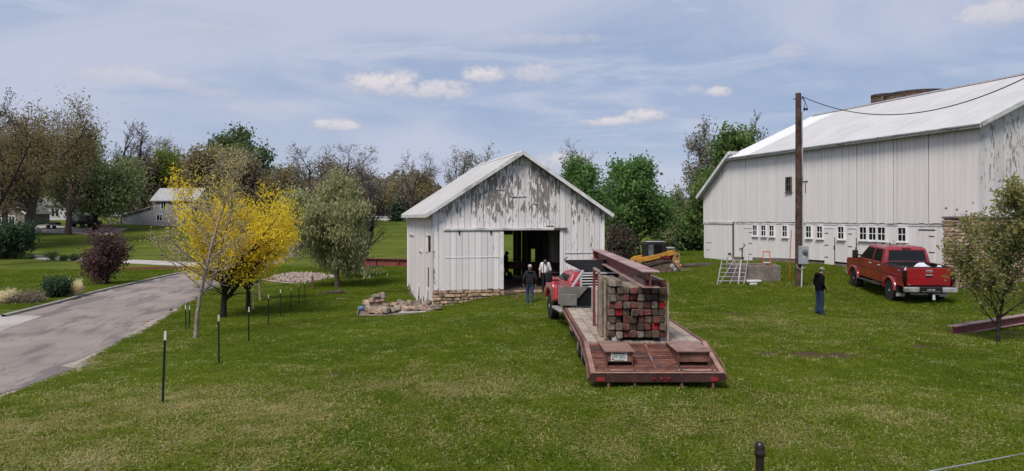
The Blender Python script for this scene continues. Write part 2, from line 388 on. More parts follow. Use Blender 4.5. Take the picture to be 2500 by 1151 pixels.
leaf_mat('leaf_bronze', (.066, .054, .024, 1), (.098, .080, .042, 1), k=3.2)
leaf_mat('leaf_brown', (.072, .060, .042, 1), (.100, .084, .062, 1), k=2.9)
leaf_mat('leaf_purple', (.022, .012, .013, 1), (.065, .036, .034, 1))
leaf_mat('leaf_forest', (.048, .058, .024, 1), (.078, .088, .036, 1), (.058, .066, .034, 1), k=4.2)
leaf_mat('leaf_young', (.075, .080, .022, 1), (.125, .098, .034, 1), (.080, .080, .024, 1))
leaf_mat('leaf_bud', (.16, .145, .055, 1), (.24, .205, .085, 1))
leaf_mat('leaf_greybud', (.085, .082, .075, 1), (.13, .125, .11, 1))
leaf_mat('straw', (.25, .20, .13, 1), (.36, .29, .19, 1))
# ------------------------------------------------------------------ terrain
def ground_pt(u, v, z):          # measured sight line (photo px) meeting the ground z below the eye
    d = -z * F / (v - HV); return ((u - 1250) / F * d, d, z + CZ)
CP = [(0, 0, .35), (-12, -4, .35), (14, -4, .35), (0, -30, .4), (-40, -30, .3), (40, -30, .4), (0, 6, .32), (10, 6, .3), (-6, 7, .25)]
for q in [(1250, 1135, -3.27), (300, 1120, -3.35), (2300, 1120, -3.3), (397, 985, -3.5), (535, 893, -3.9), (607, 838, -4.2), (655, 796, -4.45),
          (685, 773, -4.6), (710, 760, -4.75), (730, 743, -4.8), (744, 731, -4.85), (0, 940, -4.1), (230, 840, -4.5), (400, 755, -4.9),
          (500, 705, -5.1), (80, 775, -4.65), (250, 715, -4.95), (440, 662, -5.1), (0, 720, -4.85), (200, 638, -5.0), (20, 632, -4.9),
          (420, 645, -5.0), (825, 703, -4.9), (700, 685, -5.0), (960, 640, -4.6), (960, 600, -3.6), (960, 560, -1.9), (1590, 949, -3.2),
          (1345, 782, -3.42), (1450, 880, -3.25), (2000, 770, -3.53), (1293, 743, -3.78), (2180, 740, -3.5), (2085, 704, -3.3), (2435, 838, -3.5),
          (2230, 818, -3.45), (1950, 703, -3.25), (1840, 690, -3.2), (1600, 673, -3.5), (1690, 612, -3.4), (1620, 606, -3.5), (1250, 850, -3.42), (1000, 850, -3.6),
          (800, 900, -3.6), (1000, 960, -3.35), (1150, 770, -3.95), (1800, 850, -3.4), (2200, 950, -3.4)]:
    CP.append(ground_pt(*q))
CP += [(-3.9, 35.8, -.87), (0.45, 37, -.13), (4.8, 38.2, -.02), (-6.3, 44.8, -1.15), (2.3, 47, -.35), (21.5, 32, .55), (18.1, 42.5, .80), (15.6, 51.5, .55), (14.5, 55.3, .42),
       (30, 30, .6), (40, 40, .9), (30, 55, .9), (45, 10, .3), (60, 30, .6), (22, 62, .6), (-6.0, 38, -1.05), (-8, 42, -1.15)]
CP += [(-54, 130, 2.1), (-66, 128, 2.3), (-80, 125, 2.6), (-95, 130, 2.9), (-42, 128, 1.6), (-25, 150, 2.9), (-20, 170, 3.2), (10, 120, 1.2), (25, 100, .7), (40, 130, 1.0), (70, 90, 1.0),
       (-60, 60, -1.4), (-90, 80, -.6), (-120, 110, 1.5), (-45, 20, -1.0), (-30, 5, -.3), (-60, -10, -.5),
       (-150, 260, 5), (0, 260, 4), (150, 260, 3), (-300, 500, 6), (0, 500, 5), (300, 500, 5), (-300, 50, 2), (300, 50, 2), (-300, -60, 1), (300, -60, 1), (0, -80, .5)]
CP = np.array(CP, float)
def _tps_fit(P):
    X = P[:, :2] / 50; n = len(P); d = np.linalg.norm(X[:, None] - X[None], axis=2); K = np.where(d > 0, d * d * np.log(d + 1e-12), 0) + np.eye(n) * 2e-3
    A = np.zeros((n + 3, n + 3)); A[:n, :n] = K; A[:n, n] = 1; A[:n, n + 1:] = X; A[n, :n] = 1; A[n + 1:, :n] = X.T
    return X, np.linalg.solve(A, np.r_[P[:, 2], 0, 0, 0])
_TX, _TW = _tps_fit(CP)
def tps(x, y):
    q = np.stack([np.ravel(x), np.ravel(y)], 1) / 50; d = np.linalg.norm(q[:, None] - _TX[None], axis=2); n = len(_TX)
    return (np.where(d > 0, d * d * np.log(d + 1e-12), 0) @ _TW[:n] + _TW[n] + q @ _TW[n + 1:]).reshape(np.shape(x))
def axis_pts(lo, a, b, hi, fine, grow):
    mid = list(np.arange(a, b + 1e-6, fine)); s = fine; p = b; up = []
    while p < hi: s *= grow; p += s; up.append(p)
    s = fine; p = a; dn = []
    while p > lo: s *= grow; p -= s; dn.append(p)
    return np.array(dn[::-1] + mid + up)
GX = axis_pts(-900, -42, 36, 900, .5, 1.12); GY = axis_pts(-120, 4, 66, 1600, .5, 1.10)
_mx, _my = np.meshgrid(GX, GY); GZ = np.concatenate([tps(_mx[i:i + 20], _my[i:i + 20]) for i in range(0, len(GY), 20)])
_far = np.clip((np.hypot(_mx, _my) - 250) / 350, 0, 1); GZ = GZ * (1 - _far) + 3.2 * _far
def gz(x, y):
    i = int(np.clip(np.searchsorted(GX, x) - 1, 0, len(GX) - 2)); j = int(np.clip(np.searchsorted(GY, y) - 1, 0, len(GY) - 2))
    a = (x - GX[i]) / (GX[i + 1] - GX[i]); b = (y - GY[j]) / (GY[j + 1] - GY[j])
    return float((GZ[j, i] * (1 - a) + GZ[j, i + 1] * a) * (1 - b) + (GZ[j + 1, i] * (1 - a) + GZ[j + 1, i + 1] * a) * b)
def gzv(x, y):
    i = np.clip(np.searchsorted(GX, x) - 1, 0, len(GX) - 2); j = np.clip(np.searchsorted(GY, y) - 1, 0, len(GY) - 2)
    a = (x - GX[i]) / (GX[i + 1] - GX[i]); b = (y - GY[j]) / (GY[j + 1] - GY[j])
    return (GZ[j, i] * (1 - a) + GZ[j, i + 1] * a) * (1 - b) + (GZ[j + 1, i] * (1 - a) + GZ[j + 1, i + 1] * a) * b
def on(x, y, dz=0.0): return Vector((x, y, gz(x, y) + dz))
def at(u, d, dz=0.0):            # a point on the ground seen in photo column u at distance d
    x = (u - 1250) / F * d; return on(x, d, dz)

# where the turf is worn to soil or dry (x, y, rx, ry, strength)
DIRT = [(7.4, 18.1, 1.5, .62, 1.25), (7.8, 18.3, 2.6, .9, .62), (11.1, 19.6, 1.0, .45, 1.0), (9.8, 18.2, .35, .22, 1.2), (15.2, 22.4, .9, .45, 1.3), (7.9, 26.3, .7, .45, 1.0), (6.2, 24.5, .8, .4, .7), (-3.8, 16.5, .7, .35, .85), (-2.5, 16.5, .8, .5, .8), (12.3, 20.6, 1.2, .4, .8), (1.2, 35.2, 2.6, 1.8, .9), (2.4, 31.5, 1.8, 2.5, .45),
        (-2.5, 17.0, 1.0, .5, .55), (-3.6, 16.2, .8, .4, .4), (7.5, 35.5, 5, 1.2, .5), (9.0, 27.0, 1.2, .5, .5), (-13, 19.2, 1.2, 1.6, .5), (-15.6, 28, 1.2, 3.0, .5), (12.5, 35.5, 3.0, 1.2, .7), (16, 39, 2, 1.4, .5), (5.5, 27.5, 1.3, .6, .5), (10, 42, 3, 1, .4)]
DRY = [(-6.0, 12.4, 4.2, 3.2, 1.0), (-3.0, 14.2, 3.2, 2.0, .8), (1.0, 11.2, 3.0, 1.4, .45), (6.0, 12.4, 4.0, 2.0, .45), (-8.5, 10.8, 3.0, 1.8, .9), (-13.0, 21, 1.6, 3, .5), (4.5, 11.0, 2.5, 1.2, .5), (10.5, 24, 5.0, 3.0, .45)]
def field(L, x, y):
    o = np.zeros_like(x)
    for (cx, cy, rx, ry, k) in L: o = np.maximum(o, k * np.exp(-(((x - cx) / rx) ** 2 + ((y - cy) / ry) ** 2)))
    return o

def turf_colour(t, v, dirt_attr, dry_attr):
    n1 = t.noise(v, .22, 4, .55); n2 = t.noise(v, 1.3, 5, .6); n3 = t.noise(v, 9.0, 5, .65)
    c = t.mix(t.step(n1, .35, .65), (.064, .092, .012, 1), (.104, .128, .018, 1))
    c = t.mix(t.math('MULTIPLY', t.step(n2, .45, .72), .6), c, (.105, .125, .022, 1))
    mw = t.noise(t.pos(0, (.045, .42, 1)), 1.0, 5, .6); c = t.mix(t.math('MULTIPLY', t.step(mw, .46, .66), .55), c, (.125, .135, .030, 1)); c = t.mix(t.math('MULTIPLY', t.step(mw, .46, .30), .5), c, (.030, .052, .010, 1))
    c = t.mix(t.math('MULTIPLY', t.step(n3, .52, .75), .55), c, (.15, .155, .045, 1))
    c = t.mix(t.math('MULTIPLY', t.step(n3, .48, .28), .5), c, (.030, .048, .012, 1))
    c = t.mix(t.math('MULTIPLY', t.step(t.math('ADD', dry_attr, t.math('MULTIPLY', t.math('SUBTRACT', n3, .5), 1.0)), .35, .75), .6), c, (.20, .155, .075, 1))
    return c, n2, n3
def turf():
    t = NT('turf'); v = t.pos(); c, n2, n3 = turf_colour(t, v, None, t.attr('dry'))
    d = t.math('ADD', t.attr('dirt'), t.math('MULTIPLY', t.math('SUBTRACT', t.noise(v, 2.4, 7, .72), .5), 1.5))
    c = t.mix(t.step(d, .34, .56), c, t.mix(n3, (.05, .033, .022, 1), (.12, .082, .055, 1)))
    t.col(c).set(.95, 0, .04); t.bump(t.noise(v, 14, 6, .7), .9, .05); return t.m
def dress_points(me, x, y):
    for nm, L in (('dirt', DIRT), ('dry', DRY)):
        a = me.attributes.new(nm, 'FLOAT', 'POINT'); a.data.foreach_set('value', field(L, x, y).astype(np.float32))
nx, ny = len(GX), len(GY)
_idx = np.arange(nx * ny).reshape(ny, nx)
_q = np.stack([_idx[:-1, :-1], _idx[:-1, 1:], _idx[1:, 1:], _idx[1:, :-1]], -1).reshape(-1, 4)
gme = mesh_np('ground', np.stack([_mx, _my, GZ], -1).reshape(-1, 3), _q, turf(), True)
dress_points(gme, _mx.ravel(), _my.ravel())
tag(obj('ground', gme), kind='structure')

# ------------------------------------------------------------------ road, kerb, drives, beds
def resample(pts, step):
    P = np.array(pts, float); out = []
    def cr(p0, p1, p2, p3, t): return .5 * (2 * p1 + (p2 - p0) * t + (2 * p0 - 5 * p1 + 4 * p2 - p3) * t * t + (3 * p1 - p0 - 3 * p2 + p3) * t ** 3)
    Q = np.vstack([2 * P[0] - P[1], P, 2 * P[-1] - P[-2]])
    for i in range(1, len(Q) - 2):
        n = max(2, int(np.linalg.norm(Q[i + 1] - Q[i]) / step))
        out += [cr(Q[i - 1], Q[i], Q[i + 1], Q[i + 2], k / n) for k in range(n)]
    return np.array(out + [P[-1]])
def ribbon(name, line, w, off, mat, step=1.0, nw=8, shift=0.0, edge=0.0, kind='structure'):
    c = resample(line, step); d = np.gradient(c, axis=0); d /= np.linalg.norm(d, axis=1)[:, None]; nrm = np.stack([-d[:, 1], d[:, 0]], 1)
    V = []; ws = w if not np.isscalar(w) else [w, w]; ww = np.interp(np.linspace(0, 1, len(c)), np.linspace(0, 1, len(ws)), ws)
    rs = np.random.RandomState(3)
    for i in range(len(c)):
        for k in range(nw + 1):
            j = (k / nw - .5) * ww[i] + shift + (rs.uniform(-edge, edge) if k in (0, nw) else 0)
            V.append((c[i, 0] + nrm[i, 0] * j, c[i, 1] + nrm[i, 1] * j))
    V = np.array(V); z = gzv(V[:, 0], V[:, 1]) + off
    if nw > 1 and kind == 'structure': pass
    ii = np.arange(len(V)).reshape(len(c), nw + 1)
    q = np.stack([ii[:-1, :-1], ii[1:, :-1], ii[1:, 1:], ii[:-1, 1:]], -1).reshape(-1, 4)[:, ::-1]
    o = obj(name, mesh_np(name, np.c_[V, z], q, mat, True)); return tag(o, kind=kind)
def patch4(name, c, off, mat, n=24):
    c = np.array(c, float); s = np.linspace(0, 1, n + 1); a, b = np.meshgrid(s, s)
    V = (c[0] * ((1 - a) * (1 - b))[..., None] + c[1] * (a * (1 - b))[..., None] + c[2] * (a * b)[..., None] + c[3] * ((1 - a) * b)[..., None]).reshape(-1, 2)
    ii = np.arange((n + 1) ** 2).reshape(n + 1, n + 1); q = np.stack([ii[:-1, :-1], ii[:-1, 1:], ii[1:, 1:], ii[1:, :-1]], -1).reshape(-1, 4)
    return tag(obj(name, mesh_np(name, np.c_[V, gzv(V[:, 0], V[:, 1]) + off], q, mat, True)), kind='structure')
def blob(name, cx, cy, rx, ry, off, mat, rz=0, seed=1, rag=.12, rings=14, n=48, pw=1.0):
    rs = np.random.RandomState(seed); ph = rs.uniform(0, 6.28, 6); V = [(cx, cy)]
    for r in range(1, rings + 1):
        for k in range(n):
            a = 2 * math.pi * k / n; e = 1 + rag * sum(math.sin(a * (j + 2) + ph[j]) / (j + 1.5) for j in range(6))
            x = math.copysign(abs(math.cos(a)) ** pw, math.cos(a)) * rx * e * r / rings; y = math.copysign(abs(math.sin(a)) ** pw, math.sin(a)) * ry * e * r / rings
            V.append((cx + x * math.cos(rz) - y * math.sin(rz), cy + x * math.sin(rz) + y * math.cos(rz)))
    V = np.array(V); fs = [(0, 1 + k, 1 + (k + 1) % n, 1 + (k + 1) % n) for k in range(n)]
    me = bpy.data.meshes.new(name)
    F3 = [(0, 1 + k, 1 + (k + 1) % n) for k in range(n)] + [(1 + r * n + k, 1 + (r + 1) * n + k, 1 + (r + 1) * n + (k + 1) % n, 1 + r * n + (k + 1) % n) for r in range(rings - 1) for k in range(n)]
    me.from_pydata(np.c_[V, gzv(V[:, 0], V[:, 1]) + off].tolist(), [], F3); me.materials.append(mat)
    return tag(obj(name, me), kind='structure')

def road_mat():
    t = NT('road_surface'); rz = R(-72)
    lng = t.pos(0, (1, 1, 1), R(75))
    mp = t.N.new('ShaderNodeMapping'); t.L.new(lng, mp.inputs[0]); mp.inputs['Scale'].default_value = (.16, .9, 1)
    n = t.noise(mp.outputs[0], 1.0, 6, .6, .3); f = t.noise(t.pos(), 18, 5, .7); w = t.noise(t.pos(), .35, 5, .55)
    c = t.mix(t.step(w, .3, .7), (.222, .186, .166, 1), (.295, .250, .224, 1))
    c = t.mix(t.math('MULTIPLY', t.step(n, .50, .62), .72), c, (.118, .104, .104, 1))
    mp2 = t.N.new('ShaderNodeMapping'); t.L.new(lng, mp2.inputs[0]); mp2.inputs['Scale'].default_value = (.5, 1.6, 1)
    vo = t.N.new('ShaderNodeTexVoronoi'); vo.feature = 'DISTANCE_TO_EDGE'; vo.inputs['Scale'].default_value = .55
    dst = t.N.new('ShaderNodeVectorMath'); dst.operation = 'ADD'; nn = t.N.new('ShaderNodeTexNoise'); nn.inputs['Scale'].default_value = 1.5; nn.inputs['Detail'].default_value = 5
    t.L.new(mp2.outputs[0], nn.inputs['Vector']); t.L.new(mp2.outputs[0], dst.inputs[0]); t.L.new(nn.outputs['Color'], dst.inputs[1]); t.L.new(dst.outputs[0], vo.inputs['Vector'])
    c = t.mix(t.math('MULTIPLY', t.step(vo.outputs[0], .020, .006), .32), c, (.06, .055, .055, 1))
    c = t.mix(t.math('MULTIPLY', t.step(f, .6, .8), .3), c, (.36, .33, .32, 1))
    t.col(c).set(.9, 0, .3); t.bump(f, .4, .01); return t.m
RM = road_mat()
ROAD = [(-6.0, -14), (-11.5, 4), (-15.2, 17), (-18.6, 29), (-22.0, 41), (-25.0, 53), (-26.8, 64), (-27.6, 76), (-29.2, 90), (-32, 104), (-37.2, 122), (-46, 150), (-60, 190)]
ribbon('road', ROAD, [7.4, 7.2, 6.8, 6.3, 5.9, 5.6, 5.4, 5.0], .03, RM, 1.0, 12, 0, .4)
cl = resample(ROAD, 1.0); dd = np.gradient(cl, axis=0); dd /= np.linalg.norm(dd, axis=1)[:, None]; nn_ = np.stack([-dd[:, 1], dd[:, 0]], 1)
kb = MB(); prev = None; ring = []
ww_ = np.interp(np.linspace(0, 1, len(cl)), np.linspace(0, 1, 8), [7.4, 7.2, 6.8, 6.3, 5.9, 5.6, 5.4, 5.0])
ks = [i for i in range(len(cl)) if 34 < cl[i, 1] < 76]
vv = []
for i in ks:
    for (a, z) in ((.02, .02), (.02, .13), (.20, .15), (.22, -.05)):
        p = cl[i] + nn_[i] * (ww_[i] / 2 + a - .1); vv.append((p[0], p[1], gz(p[0], p[1]) + z))
kb.add(vv, [(4 * i + k, 4 * i + k + 1, 4 * i + 5 + k, 4 * i + 4 + k) for i in range(len(ks) - 1) for k in range(3)])
tag(kb.build('kerb', MATS['kerb_stone']), kind='structure')
ribbon('roadside_gravel', [(-4.0, 6), (-8.6, 9.4), (-11.2, 17), (-14.6, 28), (-18.2, 40.5), (-21.4, 52), (-23.5, 63)], [1.0, .9, .8, .5], .018, MATS['gravel_bed'], .6, 4, 0, .35)
patch4('concrete_apron', [(-20.3, 28.6), (-22.2, 34.6), (-40, 36.0), (-40, 29.0)], .035, MATS['concrete_pale'])
ribbon('driveway', [(-90, 94), (-70, 92), (-58, 89), (-46, 84), (-36, 79), (-29, 75)], [3.4, 3.4, 3.2, 4.0], .03, MATS['concrete_pale'], 1.0, 6)
patch4('house_driveway', [(-76, 113), (-62, 113), (-64, 122), (-84, 122)], .03, MATS['concrete_pale'])
blob('mulch_bed', -35.2, 72.6, 4.6, 2.2, .05, MATS['mulch_red'], R(-20), 4)
blob('stone_bed', -17.4, 60.0, 2.7, 5.9, .05, MATS['gravel_bed'], R(22), 5, .10, pw=1.25)
simple('riprap', (.29, .235, .205, 1), .95, 0, .4, 5, .2, bump=.5)
# riprap lying on the bed: uncountable small stones
rs = np.random.RandomState(5); sv = []; sf = []
for i in range(620):
    a = rs.uniform(0, 6.28); r = math.sqrt(rs.uniform(0, 1)) * .93; x = math.copysign(abs(math.cos(a)) ** 1.25, math.cos(a)) * r * 2.5; y = math.copysign(abs(math.sin(a)) ** 1.25, math.sin(a)) * r * 5.5
    ca, sa = math.cos(R(22)), math.sin(R(22)); X = -17.4 + x * ca - y * sa; Y = 60 + x * sa + y * ca; s = rs.uniform(.09, .2); b = len(sv)
    z = gz(X, Y) + .05
    for (ax, ay, az) in ((1, 0, 0), (-1, 0, 0), (0, 1, 0), (0, -1, 0), (0, 0, .8), (0, 0, -.6)):
        j = rs.uniform(.7, 1.3, 3); sv.append((X + ax * s * j[0], Y + ay * s * j[1], z + s * .3 + az * s * j[2]))
    sf += [(b + i0, b + i1, b + i2) for i0, i1, i2 in ((0, 2, 4), (2, 1, 4), (1, 3, 4), (3, 0, 4), (2, 0, 5), (1, 2, 5), (3, 1, 5), (0, 3, 5))]
tag(obj('riprap_stones', mesh_np('riprap_stones', sv, sf, MATS['riprap'])), 'pale pinkish riprap stones scattered over the drain bed by the trees', 'riprap', kind='stuff')
# ------------------------------------------------------------------ shared piece meshes
def unit_box(name, mat):
    return MB().box(-.5, .5, -.5, .5, -.5, .5).mesh(name, mat)
_UB = {}
def piece(name, parent, mat, x0, x1, y0, y1, z0, z1, rot=None):
    """a plank-like piece sharing one box mesh per material"""
    if mat not in _UB: _UB[mat] = unit_box('plank_' + mat, MATS[mat])
    return obj(name, _UB[mat], parent, ((x0 + x1) / 2, (y0 + y1) / 2, (z0 + z1) / 2), rot, (abs(x1 - x0), abs(y1 - y0), abs(z1 - z0)))
def stone_mesh(name, mat, seed, flat=1.0, sub=2):
    rs = np.random.RandomState(seed); bm = bmesh.new(); bmesh.ops.create_cube(bm, size=1.0)
    bmesh.ops.bevel(bm, geom=bm.edges[:], offset=.16, segments=1, affect='EDGES')
    for v in bm.verts: v.co += Vector(rs.uniform(-.085, .085, 3))
    me = bpy.data.meshes.new(name); bm.to_mesh(me); bm.free(); me.materials.append(mat); return me
STONES = {k: [stone_mesh('stone', MATS[k], i * 7 + j * 31) for i in range(4)] for j, k in enumerate(('stone_tan', 'stone_grey', 'stone_pink'))}

def stone_course(parent, rnd, x0, x1, z0, z1, y, hmin, hmax, wmin, wmax, keys, zbot=None, thick=.25):
    z = z1; n = 0
    while z > z0:
        h = rnd.uniform(hmin, hmax); x = x0 - rnd.uniform(0, wmin * .5)
        while x < x1:
            w = rnd.uniform(wmin, wmax); xm = x + w / 2; a, b = max(x, x0), min(x + w, x1)
            if b - a > .06 and (zbot is None or z > zbot(xm) - .1):
                o = obj('stone', random.choice(STONES[rnd.choice(keys)]), parent, ((a + b) / 2, y + rnd.uniform(-.03, .02), z - h / 2), (0, rnd.uniform(-.03, .03), 0), ((b - a) * 1.0, thick, h * .97)); n += 1
            x += w + .012
        z -= h + .012
    return n

# ------------------------------------------------------------------ small barn
TH = math.atan2(.266, .964); SB = Vector((.45, 37, 0))
barn = thing('small_barn', SB, TH, 'small white gabled barn with peeling paint and open sliding doorway', 'barn')
def sb_world(x, y): return (SB.x + math.cos(TH) * x - math.sin(TH) * y, SB.y + math.sin(TH) * x + math.cos(TH) * y)
def sb_ground(x, y): return gz(*sb_world(x, y))
EZ, RZ, HX = 3.77, 6.95, 4.87          # eave edge, ridge, half span to the eave edge
def roof_z(x): return RZ - (RZ - EZ) * abs(x) / HX
rnd = random.Random(3)
OX0, OX1, OZ = -1.107, 2.087, 2.96     # doorway
x = -4.5; k = 0
while x < 4.48:
    w = min(rnd.uniform(.29, .345), 4.5 - x)
    for ed_ in (OX0, OX1):
        if x + .02 < ed_ < x + w + .1: w = ed_ - x
    if 4.5 - x - w < .12: w = 4.5 - x
    a, b = x + .009, x + w - .009; dy = rnd.uniform(-.006, .006); xm = (a + b) / 2
    z0 = OZ if OX0 - .05 < xm < OX1 + .05 else (.04 + rnd.uniform(-.03, .05))
    if xm > OX1: z0 = .0 + rnd.uniform(-.04, .06)
    if z0 < 1 and a < OX0 < b: b = OX0
    if z0 < 1 and a < OX1 < b: a = OX1
    if xm > OX1 + .05: cuts = [1.78] if xm > OX1 + .3 else []
    else: cuts = [rnd.choice([4.75, 4.95, 5.3, 4.6])] if (rnd.random() < .42 and abs(xm) < 2.6) else []
    m_ = 'paint_peeling' if not (xm > 2.2 and rnd.random() < .5) else 'paint_worn'
    zz = [z0] + [c for c in cuts if z0 + .3 < c < min(roof_z(a), roof_z(b)) - .3] + [None]
    for i in range(len(zz) - 1):
        p0 = zz[i]; p1 = zz[i + 1]; d2 = dy + (rnd.uniform(-.01, .01) if i else 0)
        if p1 is not None: piece('board', barn, m_, a, b, d2, d2 + .03, p0, p1 - .012)
        else:
            ta, tb = roof_z(a) - .05, roof_z(b) - .05
            pr = [(a, p0), (b, p0), (b, tb), (a, ta)] if not a < 0 < b else [(a, p0), (b, p0), (b, tb), (0, RZ - .05), (a, ta)]
            MB().prism(pr, 'y', d2, d2 + .03).build('board', MATS[m_], barn)
    x += w; k += 1
# sliding door hung to the left of the doorway
dr = MB().box(-3.92, OX0 + .04, -.09, -.07, .06, 2.9).build('sliding_door', MATS['old_wood'], barn)
x = -3.95
while x < OX0 - .02:
    w = min(rnd.uniform(.27, .34), OX0 + .06 - x); dy = rnd.uniform(-.004, .004)
    piece('board', dr, 'paint_worn', x + .008, x + w - .010, -.135 + dy, -.092, .05 + rnd.uniform(-.03, .03), 2.92); x += w
piece('door_stile', barn, 'trim_white', OX0 - .02, OX0 + .16, -.17, -.14, .02, 2.9)
piece('door_rail', barn, 'paint_worn', -3.9, OX0, -.155, -.139, 1.62, 1.66)
piece('door_jamb', barn, 'paint_worn', OX1 - .01, OX1 + .15, -.05, -.012, -.05, 2.92)
tk = MB().box(-3.98, 1.72, -.20, -.03, 2.955, 3.10).build('door_track', MATS['trim_white'], barn, bevel=.03)
piece('track_end', barn, 'old_wood', 1.74, 2.45, -.14, -.02, 3.0, 3.09)
for xx in (-3.2, -1.6): MB().box(xx - .03, xx + .03, -.19, -.14, 2.78, 2.97).build('door_hanger', MATS['black_steel'], barn)
for (xx, zz_, l) in ((-.6, 4.66, .9), (-1.3, 4.98, .5), (.55, 4.3, .3), (2.0, 5.3, .55)):
    piece('batten', barn, 'paint_peeling', xx, xx + l, -.035, -.012, zz_, zz_ + .05)
piece('batten', barn, 'paint_worn', 2.35, 4.0, -.04, -.012, 1.78, 1.80)
piece('old_latch', barn, 'dark_wood', 1.35, 1.75, -.03, -.010, 3.15, 3.19)
# side and back walls
for side in (-1, 1):
    y = .03
    while y < 9.28:
        w = min(rnd.uniform(.2, .34), 9.3 - y); xo = side * 4.485; low = rnd.uniform(-1.15, -.5) if side < 0 else -.1
        if side < 0 and y > 7.5: low = rnd.uniform(-.9, -.2)
        piece('board', barn, 'paint_worn', xo - .015 + side * rnd.uniform(0, .012), xo + .015 + side * rnd.uniform(0, .012), y + .004, y + w - .006, low, roof_z(4.48) - .06); y += w
x = -4.46
while x < 4.46:
    w = rnd.uniform(.24, .33); a, b = x, min(x + w, 4.46); xm = (a + b) / 2; gap = rnd.choice([.006, .01, .016, .03])
    z0 = 2.52 if -.6 < xm < 2.18 else -.35
    if -.6 < xm < 2.18 and xm > 1.95: b = 2.18
    if 3.35 < xm < 3.75: piece('board', barn, 'old_wood', a, b - gap, 9.27, 9.30, -.35, .55); z0 = 1.6
    ta, tb = roof_z(a) - .05, roof_z(b) - .05
    MB().prism([(a, z0), (b - gap, z0), (b - gap, tb), (a, ta)], 'y', 9.27, 9.30).build('board', MATS['old_wood'], barn)
    x += w
piece('corner_board', barn, 'trim_white', -4.53, -4.49, -.045, .10, -.1, 4.0); piece('corner_board', barn, 'paint_worn', 4.46, 4.53, -.045, .0, -.1, 4.0)
piece('corner_board', barn, 'paint_worn', -4.56, -4.505, 9.15, 9.34, -.6, 4.0)
# hatch, patch boards and broken skirting on the left wall
piece('shutter', barn, 'paint_worn', -4.55, -4.515, 1.35, 2.05, 1.85, 2.75); piece('shutter_rail', barn, 'trim_white', -4.575, -4.552, 1.3, 2.1, 2.68, 2.74)
MB().box(-4.528, -4.512, 1.1, 1.3, .1, 1.1).build('gap_in_wall', MATS['dark_wood'], barn)
MB().box(-4.53, -4.514, .55, 1.15, 1.9, 2.7).build('side_window', MATS['glass_dark'], barn)
for (yy, zz_, l) in ((6.6, 2.55, 1.9), (3.3, 1.75, 1.2)): piece('batten', barn, 'trim_white', -4.56, -4.515, yy, yy + l, zz_, zz_ + .09)
for i in range(2):
    yy = 1.2 + i * 3.1; t_ = rnd.uniform(-.05, .05)
    if yy > 8.9: break
    o = piece('loose_board', barn, 'paint_worn', -4.66, -4.63, yy, yy + rnd.uniform(.22, .4), -1.25, .05 + rnd.uniform(-.3, .35), (t_, R(rnd.uniform(2, 5)), 0))
# roof
for side in (-1, 1):
    rf = MB(); n = 16
    rf.add([(0, -.38, RZ), (side * HX, -.38, EZ), (side * HX, 9.65, EZ), (0, 9.65, RZ), (0, -.38, RZ - .06), (side * HX, -.38, EZ - .06), (side * HX, 9.65, EZ - .06), (0, 9.65, RZ - .06)],
           [(0, 1, 2, 3), (4, 7, 6, 5), (0, 4, 5, 1), (1, 5, 6, 2), (2, 6, 7, 3), (3, 7, 4, 0)])
    for i in range(n + 1):
        y = -.36 + i * (10.0 / n); rf.beam((side * .05, y, RZ - .03), (side * HX, y, EZ + .012), .05, .035)
    rf.build('roof_slope', MATS['roof_metal'], barn)
    MB().beam((side * .0, -.41, RZ - .085), (side * (HX + .02), -.41, EZ - .075), .05, .17).build('barge_board', MATS['trim_white'], barn)
    MB().box(side * (HX - .03), side * (HX + .015), -.38, 9.65, EZ - .17, EZ - .062).build('fascia', MATS['trim_white'], barn)
    sf_ = MB().add([(side * .05, -.37, RZ - .16), (side * 4.5, -.37, roof_z(4.5) - .12), (side * 4.5, .0, roof_z(4.5) - .12), (side * .05, .0, RZ - .16)], [(0, 1, 2, 3)]); sf_.build('soffit', MATS['old_wood'], barn)
MB().prism([(-.2, RZ - .10), (0, RZ + .035), (.2, RZ - .10), (0, RZ - .02)], 'y', -.40, 9.67).build('ridge_cap', MATS['roof_metal'], barn)
# timber frame inside, floor
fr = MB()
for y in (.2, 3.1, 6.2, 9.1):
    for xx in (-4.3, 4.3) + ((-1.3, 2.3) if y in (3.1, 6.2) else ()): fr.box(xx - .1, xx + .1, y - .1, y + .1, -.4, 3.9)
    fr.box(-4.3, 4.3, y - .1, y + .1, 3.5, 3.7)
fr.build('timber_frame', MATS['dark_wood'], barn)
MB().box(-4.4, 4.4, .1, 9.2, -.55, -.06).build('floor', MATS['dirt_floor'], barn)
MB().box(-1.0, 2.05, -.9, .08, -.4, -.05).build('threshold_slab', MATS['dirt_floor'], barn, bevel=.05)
# rubble foundation under the left half
fd = MB().box(-4.48, OX0 + .05, .02, .3, -1.6, .02).build('foundation', MATS['mortar'], barn)
stone_course(fd, rnd, -4.5, OX0 + .1, -1.3, .03, -.02, .10, .22, .22, .65, ('stone_tan', 'stone_tan', 'stone_pink'), lambda xx: sb_ground(xx, -.1))
MB().box(-4.48, -4.2, .3, 9.2, -2.0, -.3).build('foundation', MATS['mortar'], barn)
MB().box(2.1, 4.48, .02, .3, -.8, .02).build('foundation', MATS['mortar'], barn)
for i, (xx, yy, s) in enumerate(((-.85, -.25, (.6, .4, .25)), (-.2, -.5, (.7, .4, .16)), (.6, -.9, (.6, .35, .14)))):
    w_ = sb_world(xx, yy)
    tag(obj('step_stone', STONES['stone_tan'][i], None, (w_[0], w_[1], gz(*w_) + s[2] * .45), (0, 0, TH + .1 * i), s), ('flat tan stone standing on edge at the barn door corner', 'long flat tan stone on the grass before the barn doorway', 'small flat tan stone nearest the man before the doorway')[i], 'stone', 'loose stones before the barn door')
